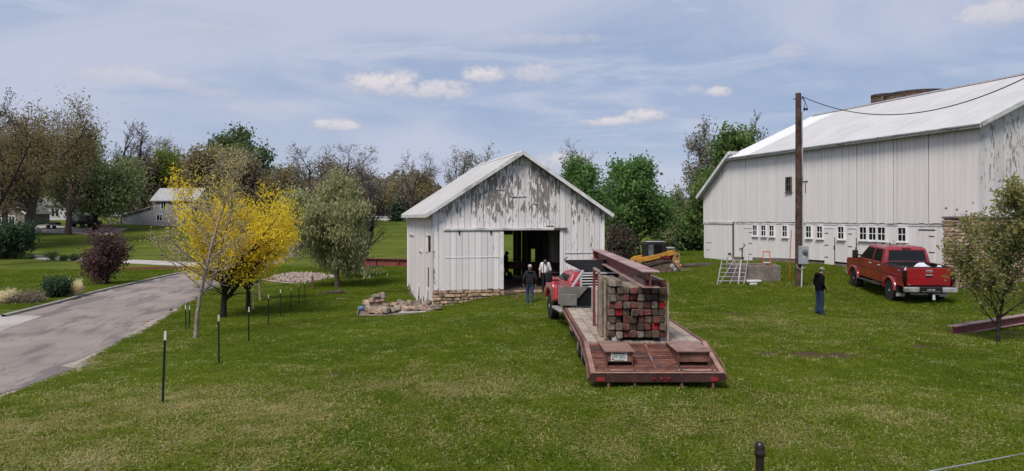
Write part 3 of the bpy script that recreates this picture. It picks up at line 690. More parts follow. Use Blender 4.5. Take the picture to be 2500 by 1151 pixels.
# shoring beams pushed through the barn by the movers
def ibeam(name, p, q, h, w, mats, label=None, group=None, stiff=0, cat='steel beam', tf=.022, tw=.014):
    p = Vector(p); q = Vector(q); L = (q - p).length; d = (q - p).normalized()
    t = thing(name, p, 0, label, cat, group) if label else None
    rz = math.atan2(d.y, d.x) - math.pi / 2; rx = math.asin(max(-1, min(1, d.z)))
    t.rotation_euler = Euler((rx, 0, rz))
    MB().box(-w / 2, w / 2, 0, L, h - tf, h).build('top_flange', mats[0], t)
    MB().box(-tw / 2, tw / 2, .004, L - .004, tf, h - tf).build('web', mats[1], t)
    MB().box(-w / 2, w / 2, 0, L, 0, tf).build('bottom_flange', mats[2], t)
    for i in range(stiff):
        y = L * (i + .5) / stiff
        for s in (-1, 1): MB().box(min(s * tw / 2, s * (w / 2 - .02)), max(s * tw / 2, s * (w / 2 - .02)), y - .012, y + .012, tf, h - tf).build('stiffener', mats[1], t)
    return t
SR, ST = MATS['steel_red'], MATS['steel_red_top']
ibeam('shoring_beam', (-9.1, 45.2, .66), (3.6, 44.4, .42), .44, .3, (SR, SR, SR), 'long dark red steel beam running through the small barn wall', 'steel beams', 9)
for (x_, y_) in ((-.5, 44.6), (2.6, 44.4), (-4.2, 44.9)):
    z0 = sb_ground(0, 7); m_ = MB()
    for k_ in range(5):
        for s_ in (-.4, .4):
            if k_ % 2: m_.cbox((0, s_, -.6 + .2 * k_), (1.1, .19, .19))
            else: m_.cbox((s_, 0, -.6 + .2 * k_), (.19, 1.1, .19))
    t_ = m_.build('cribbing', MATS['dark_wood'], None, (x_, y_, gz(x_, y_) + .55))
    tag(t_, {-.5: 'dark crib of crossed timbers under the beam beside the silhouetted person', 2.6: 'dark crib of crossed timbers inside the barn behind the white shirted man', -4.2: 'dark crib of crossed timbers inside the barn behind the sliding door'}[x_], 'cribbing', 'timber cribs inside the small barn')

# ------------------------------------------------------------------ big barn
C1 = Vector((21.1, 33.0, 0)); BR = math.atan2(-.958, .285)
big = thing('bank_barn', C1, BR, 'large white bank barn with metal roof and small lower windows', 'barn')
def bxu(u):       # wall coordinate seen in photo column u
    k = (u - 1250) / F; return -(21.1 - 33 * k) / (.285 + .958 * k)
def bb_world(x, y): return (C1.x + math.cos(BR) * x - math.sin(BR) * y, C1.y + math.sin(BR) * x + math.cos(BR) * y)
MIDZ, EAVE, RIDGE, LEN, DEEP = 3.34, 7.93, 11.06, 19.3, 14.0; XL = -LEN - 3.97
rnd = random.Random(9)
def lean_z(x): return 5.38 + (8.2 - 5.38) * (x - XL) / 3.97
x = XL
while x < -.01:
    w = rnd.uniform(.24, .33); b = min(x + w, 0)
    if 0 - b < .12: b = 0
    if x < -LEN < b: b = -LEN
    dy = rnd.uniform(-.005, .005)
    g0, g1 = rnd.choice([.004, .008, .015, .026]), rnd.choice([.004, .007, .012, .022])
    if x < -LEN - .01:
        MB().prism([(x + g0, MIDZ - .06), (b - g1, MIDZ - .06), (b - g1, lean_z(b) - .1), (x + g0, lean_z(x) - .1)], 'y', dy, dy + .03).build('board', MATS['paint_clean'], big)
    else: piece('board', big, 'paint_clean', x + g0, b - g1, dy, dy + .03, MIDZ - .02 + rnd.uniform(-.03, .01), EAVE + .02)
    x = b
x = XL; doors = [(bxu(1817), bxu(1836)), (bxu(2013), bxu(2037)), (bxu(2070), bxu(2090)), (bxu(2243), bxu(2282))]
while x < -.01:
    w = rnd.uniform(.2, .27); b = min(x + w, 0); dy = rnd.uniform(-.004, .004)
    if 0 - b < .1: b = 0
    wx, wy = bb_world((x + b) / 2, 0); g = gz(wx, wy)
    piece('board', big, 'paint_clean', x + .004, b - .007, .055 + dy, .085 + dy, g + .30, MIDZ - .05); x = b
MB().box(XL, 0, .03, .054, MIDZ - .16, MIDZ - .075).build('drip_board', MATS['trim_white'], big)
fdn = MB(); fdn.box(XL + .1, -.05, .06, .4, -.8, .98); fdn.build('foundation', MATS['concrete'], big)
# lower door leaves
for i, (a, b) in enumerate(doors):
    wx, wy = bb_world((a + b) / 2, 0); g = gz(wx, wy); top = 2.98 if i else 2.88
    d = MB().box(a, b, .02, .05, g + .12, top).build('door', MATS['trim_white'], big)
    n = 5
    for k in range(n):
        piece('board', d, 'paint_clean', a + (b - a) * k / n + .004, a + (b - a) * (k + 1) / n - .004, .0, .019, g + .1, top)
    MB().box(a - .02, b + .02, -.02, .018, top, top + .05).build('door_lintel', MATS['trim_white' if i != 3 else 'black_plate'], d)
    hs = a if i in (1, 2) else b
    for zz_ in (top - .3, g + .5, (top + g) / 2 + .1):
        MB().box(min(hs, hs + (.34 if hs == a else -.34)), max(hs, hs + (.34 if hs == a else -.34)), -.014, -.002, zz_, zz_ + .035).build('hinge', MATS['black_steel'], d)
    MB().box((b if hs == a else a) - .02, (b if hs == a else a) + .02, -.03, -.002, (top + g) / 2 - .1, (top + g) / 2 + .1).build('latch', MATS['black_steel'], d)
    if i in (1, 2): MB().box(b + .003, b + .03, -.004, .02, g + .1, top - .5).build('door_gap', MATS['black_steel'], d)
# rolling door of the lean-to
d = MB().box(XL + .25, -LEN - .12, -.03, .0, .55, 3.12).build('rolling_door', MATS['trim_white'], big)
x = XL + .22
while x < -LEN - .15:
    w = rnd.uniform(.24, .3); b = min(x + w, -LEN - .1); piece('board', d, 'paint_clean', x + .003, b - .003, -.055, -.031, .5, 3.14); x = b
MB().box(XL + .15, -LEN - .05, -.11, -.02, 3.16, 3.27).build('door_track', MATS['trim_white'], big)
MB().box(-LEN - .06, -LEN + .0, -.02, .03, .9, 3.3).build('dark_joint', MATS['black_plate'], big)
for zz_, l in ((1.75, .8), (1.2, .5)): MB().box(XL + .5, XL + .5 + l, -.075, -.057, zz_, zz_ + .03).build('hinge', MATS['galvanised'], d)
# windows
def window(u, z0, z1, w, nm='window', wood='frame_white', parent=big, yo=0.0):
    c = bxu(u); a, b = c - w / 2, c + w / 2
    f = MB()
    f.box(a, a + .06, -.03, .05, z0, z1); f.box(b - .06, b, -.03, .05, z0, z1); f.box(a + .06, b - .06, -.03, .05, z1 - .06, z1); f.box(a + .06, b - .06, -.03, .05, z0, z0 + .06)
    fo = f.build(nm, MATS[wood], parent, (0, yo, 0))
    xm = (a + b) / 2; zm = (z0 + z1) / 2
    for (p, q) in ((a + .06, xm - .016), (xm + .016, b - .06)):
        for (r_, s_) in ((z0 + .06, zm - .018), (zm + .018, z1 - .06)): MB().box(p, q, .02, .045, r_, s_).build('pane', MATS['glass_dark'], fo)
    mu = MB(); mu.box(xm - .016, xm + .016, .0, .046, z0 + .06, z1 - .06); mu.box(a + .06, b - .06, .001, .047, zm - .018, zm + .018); mu.build('muntin', MATS[wood], fo)
    MB().box(a - .05, b + .05, -.06, .05, z0 - .05, z0 - .003).build('sill', MATS[wood], fo)
for u in (1843, 1864, 1884, 1916, 1974, 2001, 2053, 2107, 2130, 2152, 2202): window(u, 2.36, 3.14, .58 if u < 2080 else .62)
window(1927, 5.2, 6.15, .55, 'hay_window', 'old_wood', yo=-.055)
# gable wall on the right end
y = .03
while y < DEEP - .02:
    w = min(rnd.uniform(.25, .34), DEEP - y); za = EAVE + (RIDGE - EAVE) * (1 - abs(y - DEEP / 2) / (DEEP / 2)); zb = EAVE + (RIDGE - EAVE) * (1 - abs(min(y + w, DEEP) - DEEP / 2) / (DEEP / 2))
    j = rnd.uniform(-.004, .004)
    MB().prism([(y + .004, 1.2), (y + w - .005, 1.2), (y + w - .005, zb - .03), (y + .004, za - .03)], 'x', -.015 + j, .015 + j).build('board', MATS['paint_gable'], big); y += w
MB().box(-.02, .035, -.012, .028, 1.0, EAVE).build('corner_board', MATS['paint_gable'], big)
MB().prism([(.1, .5), (DEEP, .5), (DEEP, EAVE), (DEEP / 2, RIDGE - .1), (.1, EAVE)], 'x', -LEN + .02, -LEN + .06).build('far_gable', MATS['trim_white'], big)
MB().box(XL + .02, -.05, DEEP - .05, DEEP, .3, EAVE - .02).build('back_wall', MATS['trim_white'], big)
MB().box(XL - .0, XL + .03, .1, DEEP, .3, 5.3).build('lean_to_wall', MATS['trim_white'], big)
# roof: main panels, a paler, smoother strip at the far end
yO = -.38; sl = (RIDGE - EAVE) / (DEEP / 2); zE = EAVE + sl * yO + .06
for (a, b, mt, up) in ((-LEN + 2.2, .42, 'roof_metal', 0), (-LEN - .32, -LEN + 2.198, 'roof_strip', .004)):
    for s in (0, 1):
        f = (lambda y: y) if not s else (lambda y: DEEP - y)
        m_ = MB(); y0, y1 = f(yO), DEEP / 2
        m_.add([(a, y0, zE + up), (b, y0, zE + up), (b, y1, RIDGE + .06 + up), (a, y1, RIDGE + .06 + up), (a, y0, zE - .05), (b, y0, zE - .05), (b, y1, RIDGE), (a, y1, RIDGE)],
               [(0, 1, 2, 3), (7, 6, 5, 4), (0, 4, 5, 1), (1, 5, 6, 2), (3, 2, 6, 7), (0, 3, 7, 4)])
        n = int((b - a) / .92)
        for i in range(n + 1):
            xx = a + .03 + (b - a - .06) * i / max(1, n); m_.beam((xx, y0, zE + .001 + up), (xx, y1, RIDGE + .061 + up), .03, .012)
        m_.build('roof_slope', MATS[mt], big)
MB().prism([(-.24, RIDGE - .01), (0, RIDGE + .13), (.24, RIDGE - .01), (0, RIDGE + .05)], 'x', -LEN - .33, .43).build('ridge_cap', MATS['galvanised'], big, (0, DEEP / 2, 0))
for s in (0, 1):
    f = (lambda y: y) if not s else (lambda y: DEEP - y)
    MB().beam((.455, f(yO), zE - .06), (.455, DEEP / 2, RIDGE - .01), .05, .2).build('barge_board', MATS['trim_white'], big)
    MB().beam((-LEN - .35, f(yO), zE - .06), (-LEN - .35, DEEP / 2, RIDGE - .01), .05, .16).build('barge_board', MATS['trim_white'], big)
MB().box(-LEN - .3, .42, yO - .03, yO - .002, zE - .19, zE - .02).build('eave_board', MATS['trim_white'], big)
MB().add([(-LEN - .3, yO, zE - .17), (.42, yO, zE - .17), (.42, 0, EAVE - .01), (-LEN - .3, 0, EAVE - .01)], [(0, 1, 2, 3)]).build('soffit', MATS['old_wood'], big)
gt = MB(); gt.box(-LEN - .3, .42, yO - .13, yO - .032, zE - .10, zE - .015); gt.build('gutter', MATS['galvanised'], big, bevel=.02)
# lean-to roof falling away from the barn end
lr = MB(); a, b = XL - .3, -LEN + .05; za, zb = lean_z(a) + .02, lean_z(b) + .02
lr.add([(a, -.4, za), (b, -.4, zb), (b, DEEP, zb), (a, DEEP, za), (a, -.4, za - .06), (b, -.4, zb - .06), (b, DEEP, zb - .06), (a, DEEP, za - .06)], [(0, 1, 2, 3), (7, 6, 5, 4), (0, 4, 5, 1), (1, 5, 6, 2), (2, 6, 7, 3), (3, 7, 4, 0)])
lr.build('lean_to_roof', MATS['roof_metal'], big)
MB().beam((a, -.43, za - .1), (b - .0, -.43, zb - .1), .05, .2).build('barge_board', MATS['trim_white'], big)
piece('door_bar', big, 'black_plate', bxu(1960), bxu(1973), -.04, -.01, 5.78, 5.82)
for (u, z_) in ((1946, 1.9), (1967, 5.4)): piece('iron_strap', big, 'black_plate', bxu(u) - .02, bxu(u) + .02, -.03, -.008, z_ - .3, z_ + .3)

# ------------------------------------------------------------------ stone bank wall by the gable
swl = thing('stone_wall', (19.45, 32.1, 0), R(16.6), 'tan rubble stone wall behind the young tree by the barn gable', 'stone wall')
core = MB().box(.03, 12, .05, .6, -.4, 3.55).build('core', MATS['mortar'], swl)
stone_course(swl, rnd, 0, 5.2, .3, 3.5, .0, .07, .16, .14, .5, ('stone_tan', 'stone_tan', 'stone_grey', 'stone_pink'), lambda xx: .4, .22)
MB().box(-.06, 12, -.14, .66, 3.552, 3.66).build('coping', MATS['stone_grey' if False else 'concrete'], swl, bevel=.03)
z = 3.5
while z > .3:
    h = rnd.uniform(.14, .26); obj('stone', random.choice(STONES['stone_tan']), swl, (-.0, .32, z - h / 2), (0, 0, R(90)), (.5, .2, h * .97)); z -= h + .01

# ------------------------------------------------------------------ silos behind the barn
def silo(c, r, top, label, n):
    t = thing('silo', (c[0], c[1], gz(c[0], c[1])), 0, label, 'silo', 'stave silos'); H = top - t.location.z
    MB().lathe([(r - .06, 0), (r - .06, H - .05)], (0, 0, 0), 'z', 32).build('wall', MATS['silo_rim'], t)
    st = MB().box(-math.pi * r / n + .02, math.pi * r / n - .02, -.05, .05, 0, H - .25).mesh('stave', MATS['silo_stave'])
    for k in range(n):
        a = 2 * math.pi * k / n; obj('stave', st, t, (r * math.sin(a), -r * math.cos(a), 0), (0, 0, a))
    MB().lathe([(r - .1, H - .24), (r + .09, H - .24), (r + .09, H), (r - .1, H)], (0, 0, 0), 'z', 32).build('rim', MATS['silo_rim'], t)
    hz = H - .6
    while hz > 2:
        MB().lathe([(r + .055, hz), (r + .075, hz + .02), (r + .055, hz + .04)], (0, 0, 0), 'z', 32).build('hoop', MATS['galvanised'], t); hz -= 1.1
    return t
silo(((2240 - 1250) / F * 68, 68), 2.75, CZ + (532 - 218) / F * 65.5, 'wide brown stave silo rising behind the big barn roof', 40)
silo(((2160 - 1250) / F * 71, 71), 1.15, CZ + (532 - 228) / F * 70, 'narrow brown silo chute left of the wide silo', 20)
# ------------------------------------------------------------------ text helper
def text(name, s, size, mat, parent, loc, rot, depth=.002, sx=1.0):
    c = bpy.data.curves.new(name, 'FONT'); c.body = s; c.size = size; c.extrude = depth; c.align_x = 'CENTER'; c.align_y = 'CENTER'; c.materials.append(mat)
    o = bpy.data.objects.new(name, c); COL.objects.link(o); o.parent = parent; o.location = loc; o.rotation_euler = rot; o.scale = (sx, 1, 1)
    dg = bpy.context.evaluated_depsgraph_get(); me = bpy.data.meshes.new_from_object(o.evaluated_get(dg))
    m = obj(name, me, parent, loc, rot, (sx, 1, 1)); bpy.data.objects.remove(o); m.name = name; return m

def arc(cx, cz, r, a0, a1, n=10): return [(cx + r * math.cos(R(a0 + (a1 - a0) * i / n)), cz + r * math.sin(R(a0 + (a1 - a0) * i / n))) for i in range(n + 1)]

def wheel(parent, x, y, r, w, side, rim_mat, spokes=6, rr=.62, name='wheel'):
    """wheel with its axle along x; side -1 left, +1 right (outer face)"""
    wl = MB(); wl.lathe([(r * rr, -w / 2), (r * .9, -w / 2), (r * .985, -w / 2 + .04), (r, -w / 4), (r, w / 4), (r * .985, w / 2 - .04), (r * .9, w / 2), (r * rr, w / 2)], (0, 0, 0), 'x', 36)
    o = wl.build(name, MATS['rubber'], parent, (x, y, r), smooth=False)
    tr = MB()
    for k in range(30):
        a = 2 * math.pi * k / 30
        for s in (-1, 1):
            aa = a + (s > 0) * math.pi / 30; tr.cbox((s * w * .27, r * 1.0 * math.cos(aa), r * 1.0 * math.sin(aa)), (w * .4, .05, .022), (aa - math.pi / 2, 0, 0))
    tr.build('tread', MATS['rubber'], o)
    ri = MB(); e = side * w / 2
    ri.lathe([(r * .30, e - side * .10), (r * rr * .90, e - side * .10), (r * rr * 1.0, e - side * .01), (r * rr * 1.03, e + side * .006), (r * rr * .95, e + side * .006), (r * rr * .9, e - side * .06), (r * .28, e - side * .07)], (0, 0, 0), 'x', 28)
    ri.build('rim', MATS['plastic_black' if rim_mat == 'chrome' else rim_mat], o); ri = MB()
    ri.lathe([(r * .16, e - side * .09), (r * .15, e - side * .01), (r * .10, e + side * .01)], (0, 0, 0), 'x', 16)
    for k in range(spokes):
        a = 2 * math.pi * k / spokes; ri.beam((e - side * .035, r * .12 * math.cos(a), r * .12 * math.sin(a)), (e - side * .03, r * rr * .95 * math.cos(a), r * rr * .95 * math.sin(a)), r * .12, .05, (1, 0, 0))
    ri.lathe([(r * rr * .93, e - side * .02), (r * rr * 1.0, e - side * .0), (r * rr * 1.04, e + side * .008), (r * rr * 1.0, e + side * .009), (r * rr * .93, e - side * .01)], (0, 0, 0), 'x', 28) if False else None
    ri.build('spokes', MATS[rim_mat], o)
    return o

# ------------------------------------------------------------------ pickup by the barn
def pickup():
    hd = -math.atan2(.094, .995); p0 = Vector((16.62, 30.2, 0)); cs, sn = math.cos(hd), math.sin(hd)
    zr = gz(p0.x, p0.y); zf = gz(p0.x - sn * 4, p0.y + cs * 4)
    t = thing('pickup_truck', (p0.x, p0.y, zr), 0, 'red four door pickup with white sacks in its bed by the barn', 'pickup truck')
    t.rotation_euler = Euler((math.atan2(zf - zr, 4.0) * .9, 0, hd))
    RP, BK = MATS['red_paint'], MATS['plastic_black']
    W = 1.0; WB = 4.0; r = .44
    belt = 1.50
    # cab and front body: side profile (y, z)
    low = .66
    prof = [(.70, low)] + [(3.42, low)] + [(y, z) for y, z in arc(WB, .47, .56, 168, 12)] + [(4.75, low), (4.98, .72), (5.02, 1.22), (4.92, 1.33), (3.55, 1.48), (3.42, 1.50), (.70, belt)]
    MB().prism(prof, 'x', -W + .03, W - .03).build('body', RP, t, bevel=.045, seg=3)
    # greenhouse, tapering
    def sec(z, xh, y0, y1): return [(-xh, y0, z), (xh, y0, z), (xh, y1, z), (-xh, y1, z)]
    cabv = sec(1.49, W - .05, .72, 3.50) + sec(1.80, W - .124, .77, 3.10) + sec(2.08, W - .19, .86, 2.72) + sec(2.17, W - .28, 1.0, 2.55)
    fs = [(3, 2, 1, 0), (12, 13, 14, 15)] + [(a * 4 + k, a * 4 + (k + 1) % 4, a * 4 + 4 + (k + 1) % 4, a * 4 + 4 + k) for a in range(3) for k in range(4)]
    MB().add(cabv, fs).build('cab', RP, t, bevel=.05, seg=3)
    for i in range(5): MB().beam((-.48 + .24 * i, 1.15, 2.172), (-.48 + .24 * i, 2.45, 2.172), .05, .014).build('roof_rib', RP, t)
    for xx in (-.62, -.3, 0, .3, .62): MB().cbox((xx, 2.50, 2.185), (.07, .11, .045)).build('clearance_light', MATS['plastic_black'], t, bevel=.015)
    # glass, set just proud of the tapering sides
    def glass(pts, nm='window'):
        c = sum((Vector(p) for p in pts), Vector()) / 4; n = (Vector(pts[1]) - Vector(pts[0])).cross(Vector(pts[2]) - Vector(pts[0])).normalized()
        m = MB(); m.add([Vector(p) + n * .012 for p in pts] + [Vector(p) - n * .01 for p in pts], [(0, 1, 2, 3), (7, 6, 5, 4)] + [(k, k + 4, (k + 1) % 4 + 4, (k + 1) % 4) for k in range(4)]); m.build(nm, MATS['glass_dark'], t)
    for s in (-1, 1):
        def sx(z): return s * (np.interp(z, [1.49, 1.80, 2.08], [W - .05, W - .124, W - .19]) + .006)
        q = [(sx(1.53), 1.05, 1.53), (sx(1.53), 1.86, 1.53), (sx(2.03), 1.80, 2.03), (sx(2.03), 1.14, 2.03)]; glass(q if s > 0 else q[::-1], 'rear_door_window')
        q = [(sx(1.53), 2.02, 1.53), (sx(1.53), 3.20, 1.53), (sx(2.02), 2.66, 2.02), (sx(2.02), 1.98, 2.02)]; glass(q if s > 0 else q[::-1], 'front_door_window')
    glass([(-.78, .735, 1.60), (.78, .735, 1.60), (.70, .83, 2.03), (-.70, .83, 2.03)], 'rear_window')
    for xx in (-.26, .26): MB().beam((xx, .722, 1.6), (xx * .96, .815, 2.03), .02, .02).build('window_divider', BK, t)
    glass([(.86, 3.46, 1.53), (-.86, 3.46, 1.53), (-.74, 2.80, 2.03), (.74, 2.80, 2.03)], 'windshield')
    MB().cbox((0, .845, 2.10), (.34, .05, .045)).build('brake_light', MATS['lamp_red'], t)
    # doors drawn by recessed shut lines, handles, body crease
    for s in (-1, 1):
        for (y, z0, z1) in ((.98, .72, 1.52), (1.94, .70, 1.55), (3.14, .70, 1.5)): MB().cbox((s * (W - .031), y, (z0 + z1) / 2), (.012, .014, z1 - z0)).build('shut_line', BK, t)
        for y in (1.12, 2.08): MB().cbox((s * (W - .01), y + .05, 1.36), (.05, .2, .05)).build('door_handle', MATS['chrome'], t, bevel=.012)
        MB().beam((s * (W - .035), -1.1, 1.16), (s * (W - .035), 4.6, 1.16), .05, .02).build('crease', RP, t)
        # flared arch lips
        for cy in (0, WB):
            m = MB(); pts = arc(cy, .47, .58, 175, 5, 16); pin = arc(cy, .47, .50, 175, 5, 16); n = len(pts)
            vs_ = [(s * (W - .05), a, b) for a, b in pts] + [(s * (W + .06), a, b) for a, b in [(cy + (p[0] - cy) * .97, .47 + (p[1] - .47) * .97) for p in pts]] + [(s * (W + .05), a, b) for a, b in pin] + [(s * (W - .2), a, b) for a, b in pin]
            m.add(vs_, [(k * n + i, k * n + i + 1, (k + 1) * n + i + 1, (k + 1) * n + i) for k in range(3) for i in range(n - 1)]); m.build('fender_flare', RP, t, smooth=True)
            MB().prism(arc(cy, .47, .55, 0, 180, 14), 'x', s * (W - .05), s * .35).build('wheel_well', BK, t)
        for cy in (0, WB): wheel(t, s * (W - .15), cy, r, .31, s, 'plastic_black' if False else 'chrome', 6, .56)
        # mirror, steps, flaps
        mr = MB(); mr.cbox((s * (W + .26), 3.12, 1.66), (.24, .14, .36)); mr.build('mirror', BK, t, bevel=.05, seg=3); MB().beam((s * (W - .06), 3.15, 1.60), (s * (W + .2), 3.13, 1.62), .07, .06).build('mirror_arm', BK, t)
        MB().cbox((s * (W + .02), 1.95, .56), (.26, 2.3, .07)).build('running_board', MATS['galvanised' if False else 'black_plate'], t, bevel=.03)
        MB().cbox((s * (W - .17), -.64, .50), (.36, .03, .42)).build('mud_flap', BK, t); MB().cbox((s * (W - .17), -.665, .36), (.34, .02, .13)).build('flap_plate', MATS['chrome'], t)
    # bed
    bz0, bz1 = .74, 1.50; bp = [(-1.18, bz0)] + [(-.60, bz0)] + arc(0, .47, .56, 152, 28, 12) + [(.66, low), (.66, bz1), (-1.18, bz1)]
    for s in (-1, 1):
        MB().prism(bp, 'x', min(s * (W - .03), s * (W - .09)), max(s * (W - .03), s * (W - .09))).build('bed_side', RP, t, bevel=.025)
        MB().prism([(-1.1, .95), (.62, .95), (.62, bz1 - .04), (-1.1, bz1 - .04)], 'x', min(s * (W - .092), s * (W - .12)), max(s * (W - .092), s * (W - .12))).build('bed_liner', BK, t)
        MB().cbox((s * (W - .07), -.26, bz1 + .012), (.13, 1.84, .035)).build('bed_rail', BK, t, bevel=.012)
        MB().cbox((s * (W - .10), -1.19, 1.16), (.19, .05, .50)).build('tail_light', MATS['lamp_smoked'], t, bevel=.02)
    MB().box(-W + .12, W - .12, -1.12, .64, .86, .95).build('bed_floor', BK, t); MB().box(-W + .1, W - .1, .62, .665, .90, bz1).build('bed_front', BK, t)
    MB().box(-.78, .78, .64, .70, 1.50, 1.58).build('bed_front_rail', MATS['black_plate'], t, bevel=.02)
    tg = MB().box(-W + .16, W - .16, -1.215, -1.13, .80, bz1 + .01).build('tailgate', RP, t, bevel=.03, seg=3)
    MB().box(-W + .16, W - .16, -1.20, -1.12, bz1 + .012, bz1 + .045).build('tailgate_cap', BK, tg)
    MB().box(-.13, .13, -1.235, -1.217, 1.33, 1.43).build('badge', MATS['chrome'], tg, bevel=.01)
    text('badge_lettering', 'SUPER DUTY', .035, BK, tg, (0, -1.237, 1.38), (R(90), 0, 0))
    MB().box(-.12, .12, -1.228, -1.216, 1.14, 1.20).build('handle_recess', BK, tg)
    MB().box(-.13, .13, -1.25, -1.218, 1.20, 1.245).build('tailgate_handle', MATS['chrome'], tg, bevel=.012)
    MB().box(-.78, -.68, -1.222, -1.214, .83, .85).build('tailgate_decal', MATS['chrome'], tg)
    text('decal', '4x4', .15, MATS['chrome'], t, (-W + .027, -.80, 1.36), (R(90), 0, R(-90)))
    # bumper
    bm_ = MB().box(-.99, .99, -1.42, -1.20, .58, .78).build('rear_bumper', MATS['plastic_black'], t, bevel=.03)
    for s in (-1, 1): MB().box(min(s * .43, s * 1.0), max(s * .43, s * 1.0), -1.445, -1.30, .56, .765).build('bumper_end', MATS['chrome'], bm_, bevel=.03)
    MB().box(-.20, .20, -1.432, -1.422, .60, .72).build('number_plate', MATS['plate_dark'], bm_)
    text('plate_lettering', 'LAE 264', .085, MATS['frame_white'], bm_, (0, -1.434, .665), (R(90), 0, 0))
    MB().box(-.36, .36, -1.436, -1.424, .585, .598).build('bumper_strip', MATS['galvanised'], bm_)
    MB().box(-.04, .04, -1.62, -1.2, .46, .53).build('hitch', MATS['black_steel'], t); MB().tube([(.02, -1.6, .5), (.02, -1.63, .3)], [.05, .06], 10).build('hitch_ball_mount', MATS['chrome'], t)
    MB().box(-.5, .5, -1.2, 4.8, .50, .68).build('chassis', MATS['black_plate'], t); MB().tube([(-.85, 0, .42), (.85, 0, .42)], .09, 10).build('rear_axle', MATS['black_plate'], t); MB().tube([(-.85, WB, .42), (.85, WB, .42)], .07, 10).build('front_axle', MATS['black_plate'], t)
    MB().tube([(-.7, -1.3, .48), (.6, -1.3, .48)], .03, 8).build('tow_bar', MATS['galvanised'], t)
    MB().box(-.95, .95, 4.98, 5.14, .52, .78).build('front_bumper', MATS['chrome'], t, bevel=.03); MB().box(-.6, .6, 5.0, 5.04, .85, 1.2).build('grille', MATS['chrome'], t)
    for s in (-1, 1): MB().cbox((s * .8, 5.0, 1.08), (.3, .08, .24)).build('headlight', MATS['frame_white'], t, bevel=.02)
    MB().tube([(W - .1, 4.2, 1.45), (W - .1, 4.35, 2.2)], .008, 5).build('aerial', BK, t)
    # load
    M = t.matrix_basis
    rs = np.random.RandomState(2)
    for i, (x, y, sx_, sy_, sz_, lab) in enumerate(((.10, -.45, .80, .5, .60, 'large crumpled white sack lying in the red pickup bed'), (.60, -.85, .3, .2, .58, 'small white sack at the tailgate of the red pickup bed'), (-.5, -.1, .3, .25, .46, 'small grey white bundle at the left side of pickup bed'))):
        bm = bmesh.new(); bmesh.ops.create_icosphere(bm, subdivisions=4, radius=1)
        for v in bm.verts:
            d = v.co.copy(); k = 1 + .16 * math.sin(d.x * 5 + i) * math.cos(d.y * 6 + 2 * i) + .10 * math.sin(d.z * 9 + d.x * 7); v.co = Vector((d.x * sx_ * k, d.y * sy_ * k, max(-.02, d.z * sz_ * k * (1 - .25 * abs(math.sin(d.x * 4 + i))))))
        me = bpy.data.meshes.new('sack'); bm.to_mesh(me); bm.free(); me.materials.append(MATS['cloth_white'])
        for p in me.polygons: p.use_smooth = True
        o = obj('sack', me); o.location = M @ Vector((x, y, 1.03)); o.rotation_euler = t.rotation_euler; tag(o, lab, 'sack', 'sacks in the pickup bed')
    return t
pickup()

